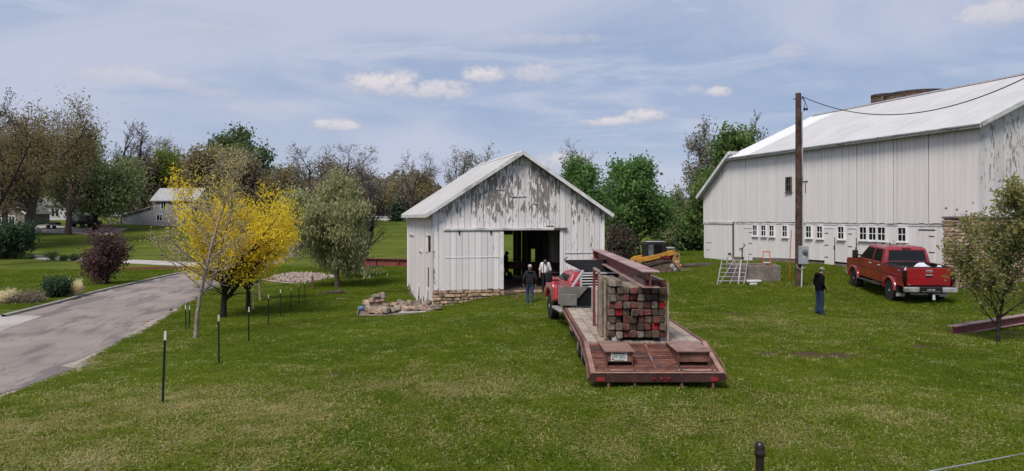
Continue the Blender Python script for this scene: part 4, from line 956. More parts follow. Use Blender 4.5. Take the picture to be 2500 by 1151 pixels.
# ------------------------------------------------------------------ gooseneck trailer
TX0, TX1 = 1.47, 3.97; TXC = (TX0 + TX1) / 2
DZ = CZ - 2.54                 # deck top
simple('steel_rust_dark', (.050, .019, .016, 1), .7, 0, .25, 4, .3, dirt=(.05, .03, .028, 1), bump=.3)
def trailer():
    t = thing('flatbed_trailer', (TXC, 15.0, 0), 0, 'rusty red flatbed trailer with wooden deck and slatted beaver tail', 'trailer')
    H = 1.25; rd = random.Random(4)
    RU, RPL = MATS['steel_rust'], MATS['steel_rust_pale']
    MB().box(-H + .1, H - .1, .02, 5.6, DZ - .24, DZ - .055).build('frame', RU, t)
    for s in (-1, 1):
        MB().box(min(s * H, s * (H - .07)), max(s * H, s * (H - .07)), 0, 5.6, DZ - .22, DZ + .012).build('side_rail', RU, t)
        MB().tube([(s * (H + .03), 0.05, DZ - .06), (s * (H + .03), 5.55, DZ - .06)], .018, 8).build('rub_rail', RPL, t)
        for k in range(6): MB().cbox((s * (H + .015), .5 + k * .95, DZ - .11), (.05, .05, .12)).build('stake_pocket', RU, t)
    # deck planks, with butt joints
    n = 11; w = (2 * H - .16) / n
    for k in range(n):
        x0 = -H + .08 + k * w; y = .03
        while y < 5.55:
            L = rd.choice([.7, .9, 1.3, 1.7, 2.4]); y1 = min(y + L, 5.58)
            piece('plank', t, 'deck_wood', x0 + .006, x0 + w - .006, y + .004, y1 - .004, DZ - .05, DZ + rd.uniform(-.008, .006)); y = y1
    # beaver tail: side beams and cross slats going down to the rear
    y0, z0, y1, z1 = 0.0, DZ - .02, -1.32, CZ - 2.91
    for s in (-1, 1):
        MB().beam((s * (H - .045), y0, z0 - .05), (s * (H - .045), y1, z1 - .05), .09, .17).build('tail_beam', RPL, t)
        MB().tube([(s * (H + .05), .25, DZ - .02), (s * (H + .05), y1 + .25, z1 + .12), (s * (H + .045), y1, z1 - .1)], .02, 8).build('tail_rail', RU, t)
    ns = 15; sm = MB().box(-H + .1, H - .1, -.035, .035, -.02, .02).mesh('slat', MATS['slat_rust'])
    ang = math.atan2(z1 - z0, y1 - y0)
    for k in range(ns):
        f = (k + .6) / (ns + .2); obj('slat', sm, t, (0, y0 + (y1 - y0) * f, z0 + (z1 - z0) * f - .03), (math.atan2(z0 - z1, y0 - y1), 0, 0))
    MB().add([(-H + .1, y0, z0 - .12), (H - .1, y0, z0 - .12), (H - .1, y1, z1 - .12), (-H + .1, y1, z1 - .12)], [(0, 1, 2, 3)]).build('tail_pan', MATS['black_plate'], t)
    MB().beam((0, y0, z0 - .004), (0, y1, z1 - .004), .05, .02).build('centre_bar', RU, t)
    # ramp housings standing level with the deck
    for s, x0, x1 in ((-1, -H + .33, -H + .82), (1, H - .80, H - .22)):
        hz = DZ + .0; ye = -1.12
        hb = MB().box(x0 - .04, x1 + .04, ye, -.02, hz - .012, hz + .012).build('ramp_housing', RPL, t)
        def tz(y): return z0 + (z1 - z0) * (y - y0) / (y1 - y0)
        for xx in (x0, x1): MB().add([(xx, -.05, hz - .013), (xx, ye + .04, hz - .013), (xx, ye + .04, tz(ye) - .02), (xx, -.05, tz(-.05) - .02), (xx + .015, -.05, hz - .013), (xx + .015, ye + .04, hz - .013), (xx + .015, ye + .04, tz(ye) - .02), (xx + .015, -.05, tz(-.05) - .02)],
                                  [(0, 1, 2, 3), (7, 6, 5, 4), (0, 4, 5, 1), (1, 5, 6, 2), (2, 6, 7, 3), (3, 7, 4, 0)]).build('housing_side', RU, hb)
        MB().box(x0 + .02, x1 - .005, ye + .07, ye + .09, hz - .21, hz - .014).build('housing_front', RU, hb)
        MB().box(x0 + .02, x1 - .005, ye + .5, ye + .52, tz(ye + .5), hz - .014).build('housing_dark', MATS['black_plate'], hb)
        MB().tube([(x0 - .06, y1 + .02, z1 + .05), (x1 + .06, y1 + .02, z1 + .05)], .022, 8).build('ramp_pin', RPL, hb)
        for xx in (x0, x1): MB().beam((xx, y1 + .0, z1 + .08), (xx, y1 - .03, z1 - .28), .04, .05).build('pin_lug', RU, hb)
    pl = MB().box(-.155, .155, -.006, .006, -.08, .08).build('number_plate', MATS['plate_white'], t, (-H + .57, -1.066, DZ - .11))
    text('plate_lettering', 'HW 2632', .088, MATS['plate_ink'], pl, (.0, -.008, -.002), (R(90), 0, 0), sx=.72)
    MB().box(-.12, .12, -.0085, -.0065, .052, .07).build('plate_header', MATS['leaf_pine'], pl); MB().box(-.1, .1, -.0085, -.0065, -.07, -.06).build('plate_footer', MATS['plate_ink'], pl); MB().box(-.135, -.1, -.0085, -.0065, -.06, -.035).build('plate_sticker', MATS['dark_red'], pl)
    # rear cross member
    MB().box(-H - .02, H + .02, y1 - .07, y1 - .02, z1 - .15, z1 - .02).build('rear_member', MATS['steel_rust_dark'], t)
    MB().tube([(-H, y1 - .03, z1 + .015), (H, y1 - .03, z1 + .015)], .02, 8).build('rear_rail', RPL, t)
    for xx in (-H + .18, H - .2): MB().box(xx - .07, xx + .07, y1 - .078, y1 - .071, z1 - .13, z1 - .06).build('reflector', MATS['tape_red'], t)
    for xx in (-.14, 0, .14): MB().lathe([(.035, 0), (.032, -.012), (.01, -.016)], (xx + .06, y1 - .071, z1 - .09), 'y', 14).build('marker_lamp', MATS['lamp_red'], t)
    MB().tube([(.42, y1 - .02, z1 - .2), (.52, y1 + .1, z1 - .35)], .015, 6).build('chain', RU, t)
    # axles
    for y in (1.2, 2.15):
        for s in (-1, 1): wheel(t, s * 1.02, y, .30, .30, s, 'galvanised', 5, .55)
        MB().tube([(-1, y, .30), (1, y, .30)], .06, 8).build('axle', MATS['black_plate'], t)
    # neck over the truck
    MB().beam((0, 5.5, DZ - .12), (0, 7.3, DZ + .05), .6, .2).build('gooseneck', MATS['black_plate'], t)
    # a spare spacer under the stack
    MB().box(-.66, -.50, .03, .14, DZ + .01, DZ + .1).build('steel_tube_end', MATS['grey_box'], t)
    for o in t.children:
        pass
    t.location.z = 0
    return t
TR = trailer()
for c in TR.children:
    if c.name.startswith(('wheel', 'axle')): c.location.z += gz(TXC, 16.7) + .02

# ------------------------------------------------------------------ stack of cribbing timbers
def timbers():
    rd = random.Random(21); n = 8; w = .149; L = 1.35; X0 = 1.975; Y0 = 14.99; Z0 = DZ + .075
    cols = {'brown': (.115, .082, .064), 'grey': (.150, .128, .108), 'dark': (.070, .050, .042), 'red': (.140, .050, .044), 'scarlet': (.27, .018, .024), 'pale': (.27, .225, .185), 'maroon': (.105, .042, .040)}
    mm = {}
    for k, c in cols.items():
        simple('timber_' + k, c + (1,), .9, 0, .3, 14, .2, bump=.4, rnd=.2)
        me = bmesh.new(); bmesh.ops.create_cube(me, size=1)
        for v in me.verts: v.co = Vector((v.co.x * .139, v.co.y * L, v.co.z * .139))
        bmesh.ops.bevel(me, geom=[e for e in me.edges], offset=.013, segments=2, affect='EDGES')
        m2 = bpy.data.meshes.new('timber'); me.to_mesh(m2); me.free(); m2.materials.append(MATS['timber_' + k]); m2.materials.append(MATS['old_wood_side'])
        for p in m2.polygons: p.material_index = 0 if p.center.y < -L / 2 + .02 else 1
        mm[k] = m2
    plan = ['dark pale red maroon grey dark brown maroon', 'grey brown maroon brown dark red scarlet brown', 'brown dark red dark red brown red dark', 'brown scarlet brown dark maroon red dark dark',
            'maroon red grey red brown maroon grey scarlet', 'grey dark red red grey dark dark brown', 'grey brown brown red dark brown grey dark', 'pale grey - - - maroon maroon maroon']
    rows = ('bottom', 'second', 'third', 'fourth', 'fifth', 'sixth', 'seventh', 'top'); ords = ('first', 'second', 'third', 'fourth', 'fifth', 'sixth', 'seventh', 'eighth')
    word = {'brown': 'brown', 'grey': 'grey brown', 'dark': 'dark brown', 'red': 'dull red', 'scarlet': 'bright red', 'pale': 'pale worn', 'maroon': 'maroon'}
    for r_, ln in enumerate(plan):
        for c_, k in enumerate(ln.split()):
            if k == '-': continue
            o = obj('timber', mm[k], None, (X0 + (c_ + .5) * w + rd.uniform(-.009, .009), Y0 + L / 2 + rd.choice((rd.uniform(-.04, .04), rd.uniform(-.10, .09))), Z0 + (r_ + .5) * w + rd.uniform(-.006, .006)), (0, rd.uniform(-.09, .09), rd.uniform(-.02, .02)), (rd.uniform(.86, 1.06), 1, rd.uniform(.88, 1.05)))
            tag(o, f'{word[k]} square timber end, {rows[r_]} row of the stack, {ords[c_]} from left', 'timber', 'square timbers stacked on the trailer')
    for i, x in enumerate((X0 + .16, X0 + 1.0)):
        tag(MB().box(-.07, .07, 0, L - .1, 0, .06).build('bearer', MATS['black_plate'], None, (x, Y0 + .05, DZ + .012)), ('left', 'right')[i] + ' dark bearer under the timber stack on trailer', 'bearer', 'bearers under the timber stack')
    # bundled timbers behind and the steel rack at the left
    fr_ = thing('rack_frame', (1.93, 16.25, DZ), 0, 'rusty red upright steel frame left of the timber stack', 'steel frame')
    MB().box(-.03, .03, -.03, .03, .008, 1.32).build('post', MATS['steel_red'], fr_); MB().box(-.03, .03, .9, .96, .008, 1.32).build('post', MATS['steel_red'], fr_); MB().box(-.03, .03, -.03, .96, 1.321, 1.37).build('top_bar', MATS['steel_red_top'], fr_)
    for i, (x, y, h) in enumerate(((1.93, 15.2, 1.22), (1.90, 15.6, 1.26), (1.91, 15.95, 1.3))):
        tag(MB().box(-.022, .022, -.06, .06, 0, h).build('stake', MATS['stake_wood'], None, (x, y, DZ + .008), bevel=.008), ('nearest', 'middle', 'farthest')[i] + ' tall pale wooden stake along the left side of the timber stack', 'stake', 'wooden stakes beside the timbers')
    tag(MB().box(-.02, .02, -.05, .05, 0, 1.18).build('stake', MATS['stake_wood'], None, (3.205, 15.06, DZ + .01), bevel=.008), 'tall wooden stake at the right side of the timber stack', 'stake', 'wooden stakes beside the timbers')
    for r_ in range(3):
        for c_ in range(3):
            tag(obj('timber', mm[('maroon', 'grey', 'brown')[(r_ + c_) % 3]], None, (2.72 + c_ * .155, 17.3, DZ + .2 + r_ * .155 + .55), (0, 0, rd.uniform(-.05, .05))), f'dark square timber behind the main stack, {rows[r_] if r_ < 2 else "top"} row, {ords[c_]} from left', 'timber', 'timbers behind the main stack')
    m_ = MB().box(2.64, 3.11, 16.7, 17.9, 0, .66); tag(m_.build('crate', MATS['dark_wood'], None, (0, 0, DZ + .012)), 'dark wooden crate on the deck under the rear timbers', 'crate')
simple('old_wood_side', (.205, .165, .13, 1), .9, 0, .25, 6, .2, bump=.3, rnd=.25)
simple('stake_wood', (.27, .215, .17, 1), .9, 0, .2, 6, .2, bump=.3, rnd=.1)
timbers()
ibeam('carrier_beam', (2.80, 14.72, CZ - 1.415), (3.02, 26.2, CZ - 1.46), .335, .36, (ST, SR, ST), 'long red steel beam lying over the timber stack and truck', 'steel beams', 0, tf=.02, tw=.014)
bmx = bpy.data.objects['carrier_beam']
for s in (-1, 1): MB().box(min(s * .01, s * .165), max(s * .01, s * .165), 10.9, 10.925, .022, .312).build('stiffener', SR, bmx)
# steel cabinet on the deck
cb_ = thing('steel_cabinet', (2.32, 19.6, DZ), 0, 'tall grey steel cabinet standing on the trailer deck', 'cabinet')
MB().box(-.13, .35, 0, .6, .01, .62).build('shell', MATS['grey_box'], cb_, bevel=.01); MB().box(-.03, .33, -.012, .0, .06, .54).build('door', MATS['black_plate'], cb_); MB().box(-.03, .33, -.02, -.013, .30, .32).build('shelf_edge', MATS['grey_box'], cb_); MB().box(.06, .35, .02, .5, .622, .70).build('top_box', MATS['grey_box'], cb_)

# ------------------------------------------------------------------ flatbed hauler truck
def hauler():
    hd = R(8.5); p0 = Vector((2.85, 21.0)); t = thing('flatbed_truck', (p0.x, p0.y, gz(p0.x, p0.y)), hd, 'faded red truck with grey steel bed coupled to the trailer', 'truck')
    RF, BK = MATS['red_paint_faded'], MATS['plastic_black']; W = 1.02; WB = 3.65; r = .42
    prof = [(1.0, .62), (3.05, .62)] + arc(WB, .44, .58, 162, 14) + [(4.45, .66), (4.62, .75), (4.66, 1.2), (4.5, 1.32), (3.1, 1.42), (1.0, 1.42)]
    MB().prism(prof, 'x', -W + .04, W - .04).build('body', RF, t, bevel=.05, seg=3)
    def sec(z, xh, y0, y1): return [(-xh, y0, z), (xh, y0, z), (xh, y1, z), (-xh, y1, z)]
    cabv = sec(1.41, W - .08, 1.3, 3.05) + sec(1.64, W - .2, 1.36, 2.6) + sec(1.72, W - .32, 1.45, 2.4)
    MB().add(cabv, [(3, 2, 1, 0), (8, 9, 10, 11)] + [(a * 4 + k, a * 4 + (k + 1) % 4, a * 4 + 4 + (k + 1) % 4, a * 4 + 4 + k) for a in range(2) for k in range(4)]).build('cab', RF, t, bevel=.04)
    for s in (-1, 1):
        q = [(s * (W - .075), 1.6, 1.44), (s * (W - .075), 2.8, 1.44), (s * (W - .17), 2.5, 1.61), (s * (W - .17), 1.65, 1.61)]
        MB().add([Vector(p) + Vector((s * .012, 0, 0)) for p in q] + [Vector(p) - Vector((s * .01, 0, 0)) for p in q], [(0, 1, 2, 3), (7, 6, 5, 4)] + [(k, k + 4, (k + 1) % 4 + 4, (k + 1) % 4) for k in range(4)]).build('door_window', MATS['glass_dark'], t)
        # rounded front fender standing proud of the door
        m = MB(); pts = [(2.55, .72), (2.62, 1.2)] + arc(WB - .1, .75, .66, 150, 25, 12) + [(4.5, .8)]
        m.prism(pts + [(4.3, .75)] + arc(WB, .44, .56, 20, 165, 10), 'x', min(s * (W - .1), s * (W + .10)), max(s * (W - .1), s * (W + .10))); m.build('front_fender', RF, t, bevel=.07, seg=3)
        wheel(t, s * (W - .08), WB, r, .27, s, 'chrome', 8, .6); wheel(t, s * (W - .0), 0, r, .3, s, 'frame_white', 8, .62, 'rear_wheel'); wheel(t, s * (W - .36), 0, r, .28, s, 'chrome', 8, .6, 'inner_wheel')
        MB().cbox((s * (W + .05), 2.1, .50), (.24, 1.2, .09)).build('step', MATS['galvanised'], t, bevel=.03)
        mr = MB(); mr.cbox((s * (W + .27), 2.62, 1.48), (.22, .12, .36)); mr.build('mirror', BK, t, bevel=.05); MB().tube([(s * (W - .05), 2.7, 1.36), (s * (W + .25), 2.64, 1.36)], .025, 6).build('mirror_arm', BK, t); MB().tube([(s * (W - .05), 2.7, 1.6), (s * (W + .25), 2.64, 1.6)], .025, 6).build('mirror_arm', BK, t)
        # red rear skirt and mud guard
        MB().box(min(s * (W - .05), s * (W + .06)), max(s * (W - .05), s * (W + .06)), .55, 1.1, .45, 1.0).build('rear_skirt', RF, t, bevel=.03)
        # diagonal brace of the rack
        MB().beam((s * (W - .02), .75, 1.28), (s * .62, .82, 1.80), .07, .05).build('rack_brace', MATS['grey_box'], t)
        # grey wedge plates of the bed
        sx = s
        m = MB(); pr = [(sx * 1.32, 1.35), (sx * .54, 1.37), (sx * 1.02, .86), (sx * 1.36, .94)]
        m.prism(pr if s > 0 else pr, 'y', .42, .46); m.build('bed_plate', MATS['grey_plate'], t)
        MB().box(min(sx * .94, sx * 1.40), max(sx * .94, sx * 1.40), .27, .415, .82, 1.15).build('tool_box', MATS['grey_plate'], t, bevel=.015)
        MB().box(min(sx * 1.27, sx * 1.33), max(sx * 1.27, sx * 1.33), .463, 1.05, .8, 1.33).build('bed_wing', MATS['grey_plate'], t)
    MB().box(-1.2, 1.2, .47, 1.0, .55, 1.30).build('bed_core', MATS['black_steel'], t)
    # headache rack with slats
    rk = MB(); rk.box(-.72, -.67, .78, .84, 1.26, 1.74); rk.box(.67, .72, .78, .84, 1.26, 1.74); rk.box(-.66, .66, .78, .84, 1.70, 1.74); rk.build('rack_frame', MATS['grey_box'], t)
    for k in range(5): MB().box(-.665, .665, .76, .80, 1.31 + k * .082, 1.338 + k * .082).build('rack_slat', MATS['frame_white'], t)
    MB().box(-.66, .66, .86, .89, 1.26, 1.74).build('rack_back', MATS['black_steel'], t)
    # black cab guard carrying the beam
    g = MB(); q = [(-.28, .72, 1.66), (.62, .72, 1.66), (1.12, 1.85, 2.02), (-.92, 1.85, 2.02)]
    g.add([Vector(p) for p in q] + [Vector(p) - Vector((0, 0, .05)) for p in q], [(0, 1, 2, 3), (7, 6, 5, 4)] + [(k, k + 4, (k + 1) % 4 + 4, (k + 1) % 4) for k in range(4)]); g.build('cab_guard', MATS['black_steel'], t)
    MB().beam((-.93, 1.86, 2.03), (1.13, 1.86, 2.03), .04, .05).build('guard_rim', MATS['black_plate'], t); MB().tube([(-.93, 1.84, 2.02), (-.97, 1.84, 2.07), (-.86, 1.84, 2.14)], .018, 6).build('guard_hook', BK, t)
    for s in (-.5, .5): MB().box(s - .04, s + .04, .9, 1.0, 1.24, 1.75).build('guard_post', MATS['black_steel'], t)
    MB().box(-.5, .5, -.9, 4.4, .42, .60).build('chassis', MATS['black_plate'], t); MB().tube([(-.9, 0, .42), (.9, 0, .42)], .1, 10).build('axle', MATS['black_plate'], t)
    MB().box(-.95, .95, 4.62, 4.78, .5, .75).build('front_bumper', MATS['chrome'], t, bevel=.03); MB().box(-.6, .6, 4.66, 4.69, .8, 1.15).build('grille', BK, t)
    return t
hauler()
CGz = 0

# ------------------------------------------------------------------ track loader
def loader():
    x, y = (1600 - 1250) / F * 45.5, 45.5
    t = thing('track_loader', (x, y, gz(x, y)), R(8), 'yellow compact track loader parked between the two barns', 'loader')
    Y, YD, BK, TK = MATS['yellow_paint'], MATS['yellow_dusty'], MATS['plastic_black'], MATS['track_rubber']
    # local: front towards -x, width along y
    for s in (-1, 1):
        yy = s * .72; prof = [(-1.05, .12), (-.75, 0), (.75, 0), (1.12, .2), (1.18, .36), (.72, .86), (.5, .9), (-.85, .55), (-1.08, .3)]
        inner = [(x_ * .93 + .01, (z - .42) * .84 + .42) for x_, z in prof]; n = len(prof); m = MB()
        v = [(p[0], yy - .2, p[1]) for p in prof] + [(p[0], yy + .2, p[1]) for p in prof] + [(p[0], yy - .2, p[1]) for p in inner] + [(p[0], yy + .2, p[1]) for p in inner]
        m.add(v, [(i, (i + 1) % n, (i + 1) % n + n, i + n) for i in range(n)] + [(i + 2 * n, i + 3 * n, (i + 1) % n + 3 * n, (i + 1) % n + 2 * n) for i in range(n)] + [(i, i + 2 * n, (i + 1) % n + 2 * n, (i + 1) % n) for i in range(n)] + [(i + n, (i + 1) % n + n, (i + 1) % n + 3 * n, i + 3 * n) for i in range(n)])
        m.build('track', TK, t)
        lg = MB()
        for i in range(n):
            a, b = Vector((prof[i][0], 0, prof[i][1])), Vector((prof[(i + 1) % n][0], 0, prof[(i + 1) % n][1])); L = (b - a).length; k = max(1, int(L / .16)); d = (b - a).normalized(); o_ = Vector((d.z, 0, -d.x))
            for j in range(k):
                c = a + d * (L * (j + .5) / k) + o_ * .02; lg.cbox((c.x, yy, c.z), (.05, .4, .05), (0, -math.atan2(d.z, d.x), 0))
        lg.build('track_lugs', TK, t)
        MB().prism([(p[0] * .9, p[1] * .8 + .1) for p in prof], 'y', yy - .12, yy + .12).build('track_frame', MATS['steel_rust_dust'], t)
        for (wx, wz, wr) in ((.78, .52, .16), (.62, .2, .14), (.22, .18, .12), (-.2, .18, .12), (-.62, .2, .15), (.95, .3, .13)):
            MB().lathe([(wr, s * .0), (wr, s * .16), (wr * .4, s * .19)], (wx, yy + s * .02, wz), 'y', 18).build('roller', MATS['steel_rust_dust'] if wx < .7 else MATS['galvanised'], t)
        # lift arm
        m = MB(); arm = [(1.0, 1.52), (1.05, 1.24), (.2, 1.02), (-.6, .85), (-1.1, .78), (-1.45, .35), (-1.62, .4), (-1.32, .98), (-1.1, 1.06), (-.2, 1.22)]
        m.prism(arm, 'y', min(s * .62, s * .74), max(s * .62, s * .74)); m.build('lift_arm', Y, t, bevel=.02)
        MB().prism([(.0, 1.08), (.45, 1.18), (.86, 1.0), (.3, .96)], 'y', min(s * .66, s * .755), max(s * .66, s * .755)).build('arm_decal', MATS['dark_red'], t)
        tw = MB(); tw.prism([(.82, .55), (1.16, .28), (1.30, .30), (1.30, 1.30), (1.12, 1.34), (1.0, 1.28), (.74, .72)], 'y', min(s * .60, s * .80), max(s * .60, s * .80)); tw.build('rear_tower', YD if s < 0 else Y, t, bevel=.03)
        MB().cbox((1.12, s * .805, 1.12), (.10, .01, .14)).build('tower_hole', BK, t); text('tower_decal', 'CAT', .16, MATS['frame_white'], t, (1.1, s * .806, .78), (R(90), 0, 0 if s < 0 else R(180)))
        MB().tube([(-.9, s * .66, .62), (.3, s * .66, .9)], .05, 10).build('lift_cylinder', MATS['steel_rust_dust'], t)
    MB().prism([(-.9, .35), (1.1, .35), (1.22, .6), (1.22, 1.1), (.7, 1.16), (-.7, .95)], 'y', -.5, .5).build('body', BK, t, bevel=.03)
    cab = MB(); cab.prism([(-.72, .92), (.42, .98), (.62, 1.5), (.44, 1.95), (-.62, 1.97), (-.76, 1.9)], 'y', -.46, .46); cab.build('cab', BK, t, bevel=.04)
    for s in (-1, 1):
        MB().prism([(-.6, 1.08), (-.28, 1.1), (-.3, 1.82), (-.62, 1.82)], 'y', min(s * .463, s * .475), max(s * .463, s * .475)).build('side_window', MATS['glass_pale'], t); MB().prism([(-.2, 1.12), (.28, 1.2), (.24, 1.82), (-.22, 1.82)], 'y', min(s * .463, s * .475), max(s * .463, s * .475)).build('side_window', MATS['glass_dark'], t)
    MB().box(-.72, .48, -.48, .48, 1.972, 2.02).build('cab_roof', MATS['roof_pale'], t, bevel=.02); MB().box(.62, 1.1, -.4, .4, 1.5, 1.58).build('rear_hood', BK, t, bevel=.02); MB().box(.66, 1.12, -.3, .3, 1.582, 1.64).build('exhaust_cover', MATS['grey_box'], t)
    MB().prism([(-1.62, .05), (-2.3, .04), (-2.32, .1), (-1.75, .16), (-1.62, .62), (-1.52, .62), (-1.5, .1)], 'y', -.95, .95).build('bucket', MATS['black_plate'], t)
    return t
simple('steel_rust_dust', (.115, .085, .065, 1), .9, 0, .3, 6, .2); simple('glass_pale', (.11, .125, .13, 1), .08, 0, .3, 3, .6, bump=0)
loader()
# ------------------------------------------------------------------ people
def person(label, loc, rz, J, mats, height=1.76, extra=None, group=None):
    """one continuous skinned body; J overrides joints; mats maps body zone -> material name"""
    B = dict(pelvis=(0, 0, .96), waist=(0, .0, 1.10), chest=(0, 0, 1.34), neck=(0, .0, 1.49), jaw=(0, .035, 1.575), head=(0, .02, 1.645), crown=(0, .01, 1.715), nose=(0, .118, 1.625))
    for s, k in ((1, 'r'), (-1, 'l')):
        B.update({'sh' + k: (s * .185, -.01, 1.42), 'el' + k: (s * .255, -.03, 1.14), 'wr' + k: (s * .265, .04, .90), 'pa' + k: (s * .262, .06, .83), 'hi' + k: (s * .095, 0, .91), 'kn' + k: (s * .105, .025, .50), 'an' + k: (s * .11, -.02, .10), 'he' + k: (s * .11, -.06, .05), 'to' + k: (s * .125, .16, .035), 'ea' + k: (s * .082, .0, 1.635)})
    B.update(J)
    rad = dict(pelvis=(.165, .125), waist=(.16, .115), chest=(.185, .13), neck=(.062, .062), jaw=(.062, .070), head=(.080, .092), crown=(.062, .074), nose=(.014, .014))
    for k in 'rl': rad.update({'sh' + k: (.075, .075), 'el' + k: (.053, .053), 'wr' + k: (.034, .030), 'pa' + k: (.040, .022), 'hi' + k: (.10, .105), 'kn' + k: (.068, .072), 'an' + k: (.052, .055), 'he' + k: (.042, .045), 'to' + k: (.045, .034), 'ea' + k: (.012, .022)})
    if extra and 'bulk' in extra:
        for k, f in extra['bulk'].items(): rad[k] = (rad[k][0] * f, rad[k][1] * f)
    E = [('pelvis', 'waist', 'top'), ('waist', 'chest', 'top'), ('chest', 'neck', 'top'), ('neck', 'jaw', 'skin'), ('jaw', 'head', 'skin'), ('head', 'crown', 'hair'), ('head', 'nose', 'skin')]
    for k in 'rl': E += [('chest', 'sh' + k, 'top'), ('sh' + k, 'el' + k, 'top'), ('el' + k, 'wr' + k, 'fore'), ('wr' + k, 'pa' + k, 'skin'), ('pelvis', 'hi' + k, 'leg'), ('hi' + k, 'kn' + k, 'leg'), ('kn' + k, 'an' + k, 'leg'), ('an' + k, 'he' + k, 'boot'), ('an' + k, 'to' + k, 'boot'), ('head', 'ea' + k, 'skin')]
    for k, s in (('r', 1), ('l', -1)):
        w, p = Vector(B['wr' + k]), Vector(B['pa' + k]); d = (p - w).normalized(); side = d.cross(Vector((1, 0, 0))).normalized(); inn = Vector((-s, 0, 0))
        for f, (o, ln) in enumerate(((-.027, .058), (-.009, .068), (.009, .063), (.026, .050))):
            a = f'f{f}a{k}'; b = f'f{f}b{k}'; r0 = p + side * o + d * .035; B[a] = tuple(r0 + d * ln * .5); B[b] = tuple(r0 + d * ln + inn * .022); rad[a] = (.0092, .0092); rad[b] = (.0078, .0078); E += [('pa' + k, a, 'skin'), (a, b, 'skin')]
        a = f'ta{k}'; b = f'tb{k}'; B[a] = tuple(p + side * .045 - d * .012 + inn * .012); B[b] = tuple(p + side * .058 + d * .028 + inn * .022); rad[a] = (.011, .011); rad[b] = (.009, .009); E += [('pa' + k, a, 'skin'), (a, b, 'skin')]
    names = list(B); ix = {n: i for i, n in enumerate(names)}; sc = height / 1.79
    me = bpy.data.meshes.new('person'); me.from_pydata([tuple(c * sc for c in B[n]) for n in names], [(ix[a], ix[b]) for a, b, _ in E], [])
    o = obj('person', me); o.modifiers.new('skin', 'SKIN').use_smooth_shade = True
    if not me.skin_vertices: me.attributes  # layer is made with the modifier
    sk = me.skin_vertices[0].data
    for n in names: sk[ix[n]].radius = (rad[n][0] * sc, rad[n][1] * sc); sk[ix[n]].use_root = (n == 'pelvis')
    sb = o.modifiers.new('sub', 'SUBSURF'); sb.levels = 2; sb.render_levels = 2
    dg = bpy.context.evaluated_depsgraph_get(); dg.update(); m2 = bpy.data.meshes.new_from_object(o.evaluated_get(dg)); o.modifiers.clear(); o.data = m2
    m2.materials.clear(); zones = list(dict.fromkeys(list(mats))); 
    for z in zones: m2.materials.append(MATS[mats[z]])
    A = np.array([[c * sc for c in B[a]] for a, _, _ in E]); Bq = np.array([[c * sc for c in B[b]] for _, b, _ in E]); ra = np.array([min(rad[a][1], rad[b][1]) for a, b, _ in E])
    D = Bq - A; dd = (D ** 2).sum(1) + 1e-9; n = len(m2.polygons); c = np.empty(n * 3); m2.polygons.foreach_get('center', c); c = c.reshape(-1, 3)
    t = np.clip(((c[:, None] - A) * D).sum(2) / dd, 0, 1); dist = np.linalg.norm(c[:, None] - (A + t[..., None] * D), axis=2) - ra * sc
    zi = [zones.index(E[k][2]) for k in dist.argmin(1)]
    belt = B['pelvis'][2] * sc - (.06 if extra and extra.get('long') else -.03)
    for i in range(n):
        zn = zones[zi[i]]
        if zn == 'top' and c[i, 2] < belt: zi[i] = zones.index('leg')
        if zn == 'leg' and c[i, 2] > belt: zi[i] = zones.index('top')
        if zn == 'hair' and c[i, 1] > B['head'][1] * sc + .055 * sc and c[i, 2] < B['head'][2] * sc + .03: zi[i] = zones.index('skin')
    m2.polygons.foreach_set('material_index', zi); m2.polygons.foreach_set('use_smooth', [True] * n)
    o.location = loc; o.rotation_euler = (0, 0, rz); tag(o, label, 'person', group)
    hx, hy, hz = [q * sc for q in B['head']]
    for s in (-1, 1): MB().lathe([(.011, 0), (.008, .006), (.002, .009)], (hx + s * .032, hy + .086, hz + .012), 'y', 8).build('eye', MATS['hair_dark'], o)
    MB().cbox((hx, hy + .086, hz - .062), (.045, .012, .009)).build('mouth', MATS['dark_red'], o)
    return o, sc, B

def cap(o, c, r, mat, brim_dir=1, tilt=0.0):
    prof = [(r, -.01), (r * 1.01, .03), (r * .9, .075), (r * .62, .108), (r * .2, .122), (.004, .123)]
    h = MB().lathe(prof, (0, 0, 0), 'z', 20).build('cap', MATS[mat], o, c, (tilt, 0, 0), smooth=True); h.scale = (.92, 1.08, 1)
    b = MB(); a = [(r * math.cos(R(t)), r * math.sin(R(t)) * 1.0) for t in range(20, 161, 10)]
    v = [(x, y, .0) for x, y in a] + [(x * .9, y + .085 * math.sin(R(20 + 10 * i)), -.018) for i, (x, y) in enumerate(a)]; n = len(a)
    b.add([(x, y * brim_dir, z) for x, y, z in v] + [(x, y * brim_dir, z + .006) for x, y, z in v], [(i, i + 1, n + i + 1, n + i) for i in range(n - 1)] + [(2 * n + i, 3 * n + i, 3 * n + i + 1, 2 * n + i + 1) for i in range(n - 1)] + [(n + i, n + i + 1, 3 * n + i + 1, 3 * n + i) for i in range(n - 1)])
    b.build('brim', MATS[mat], h)
    return h

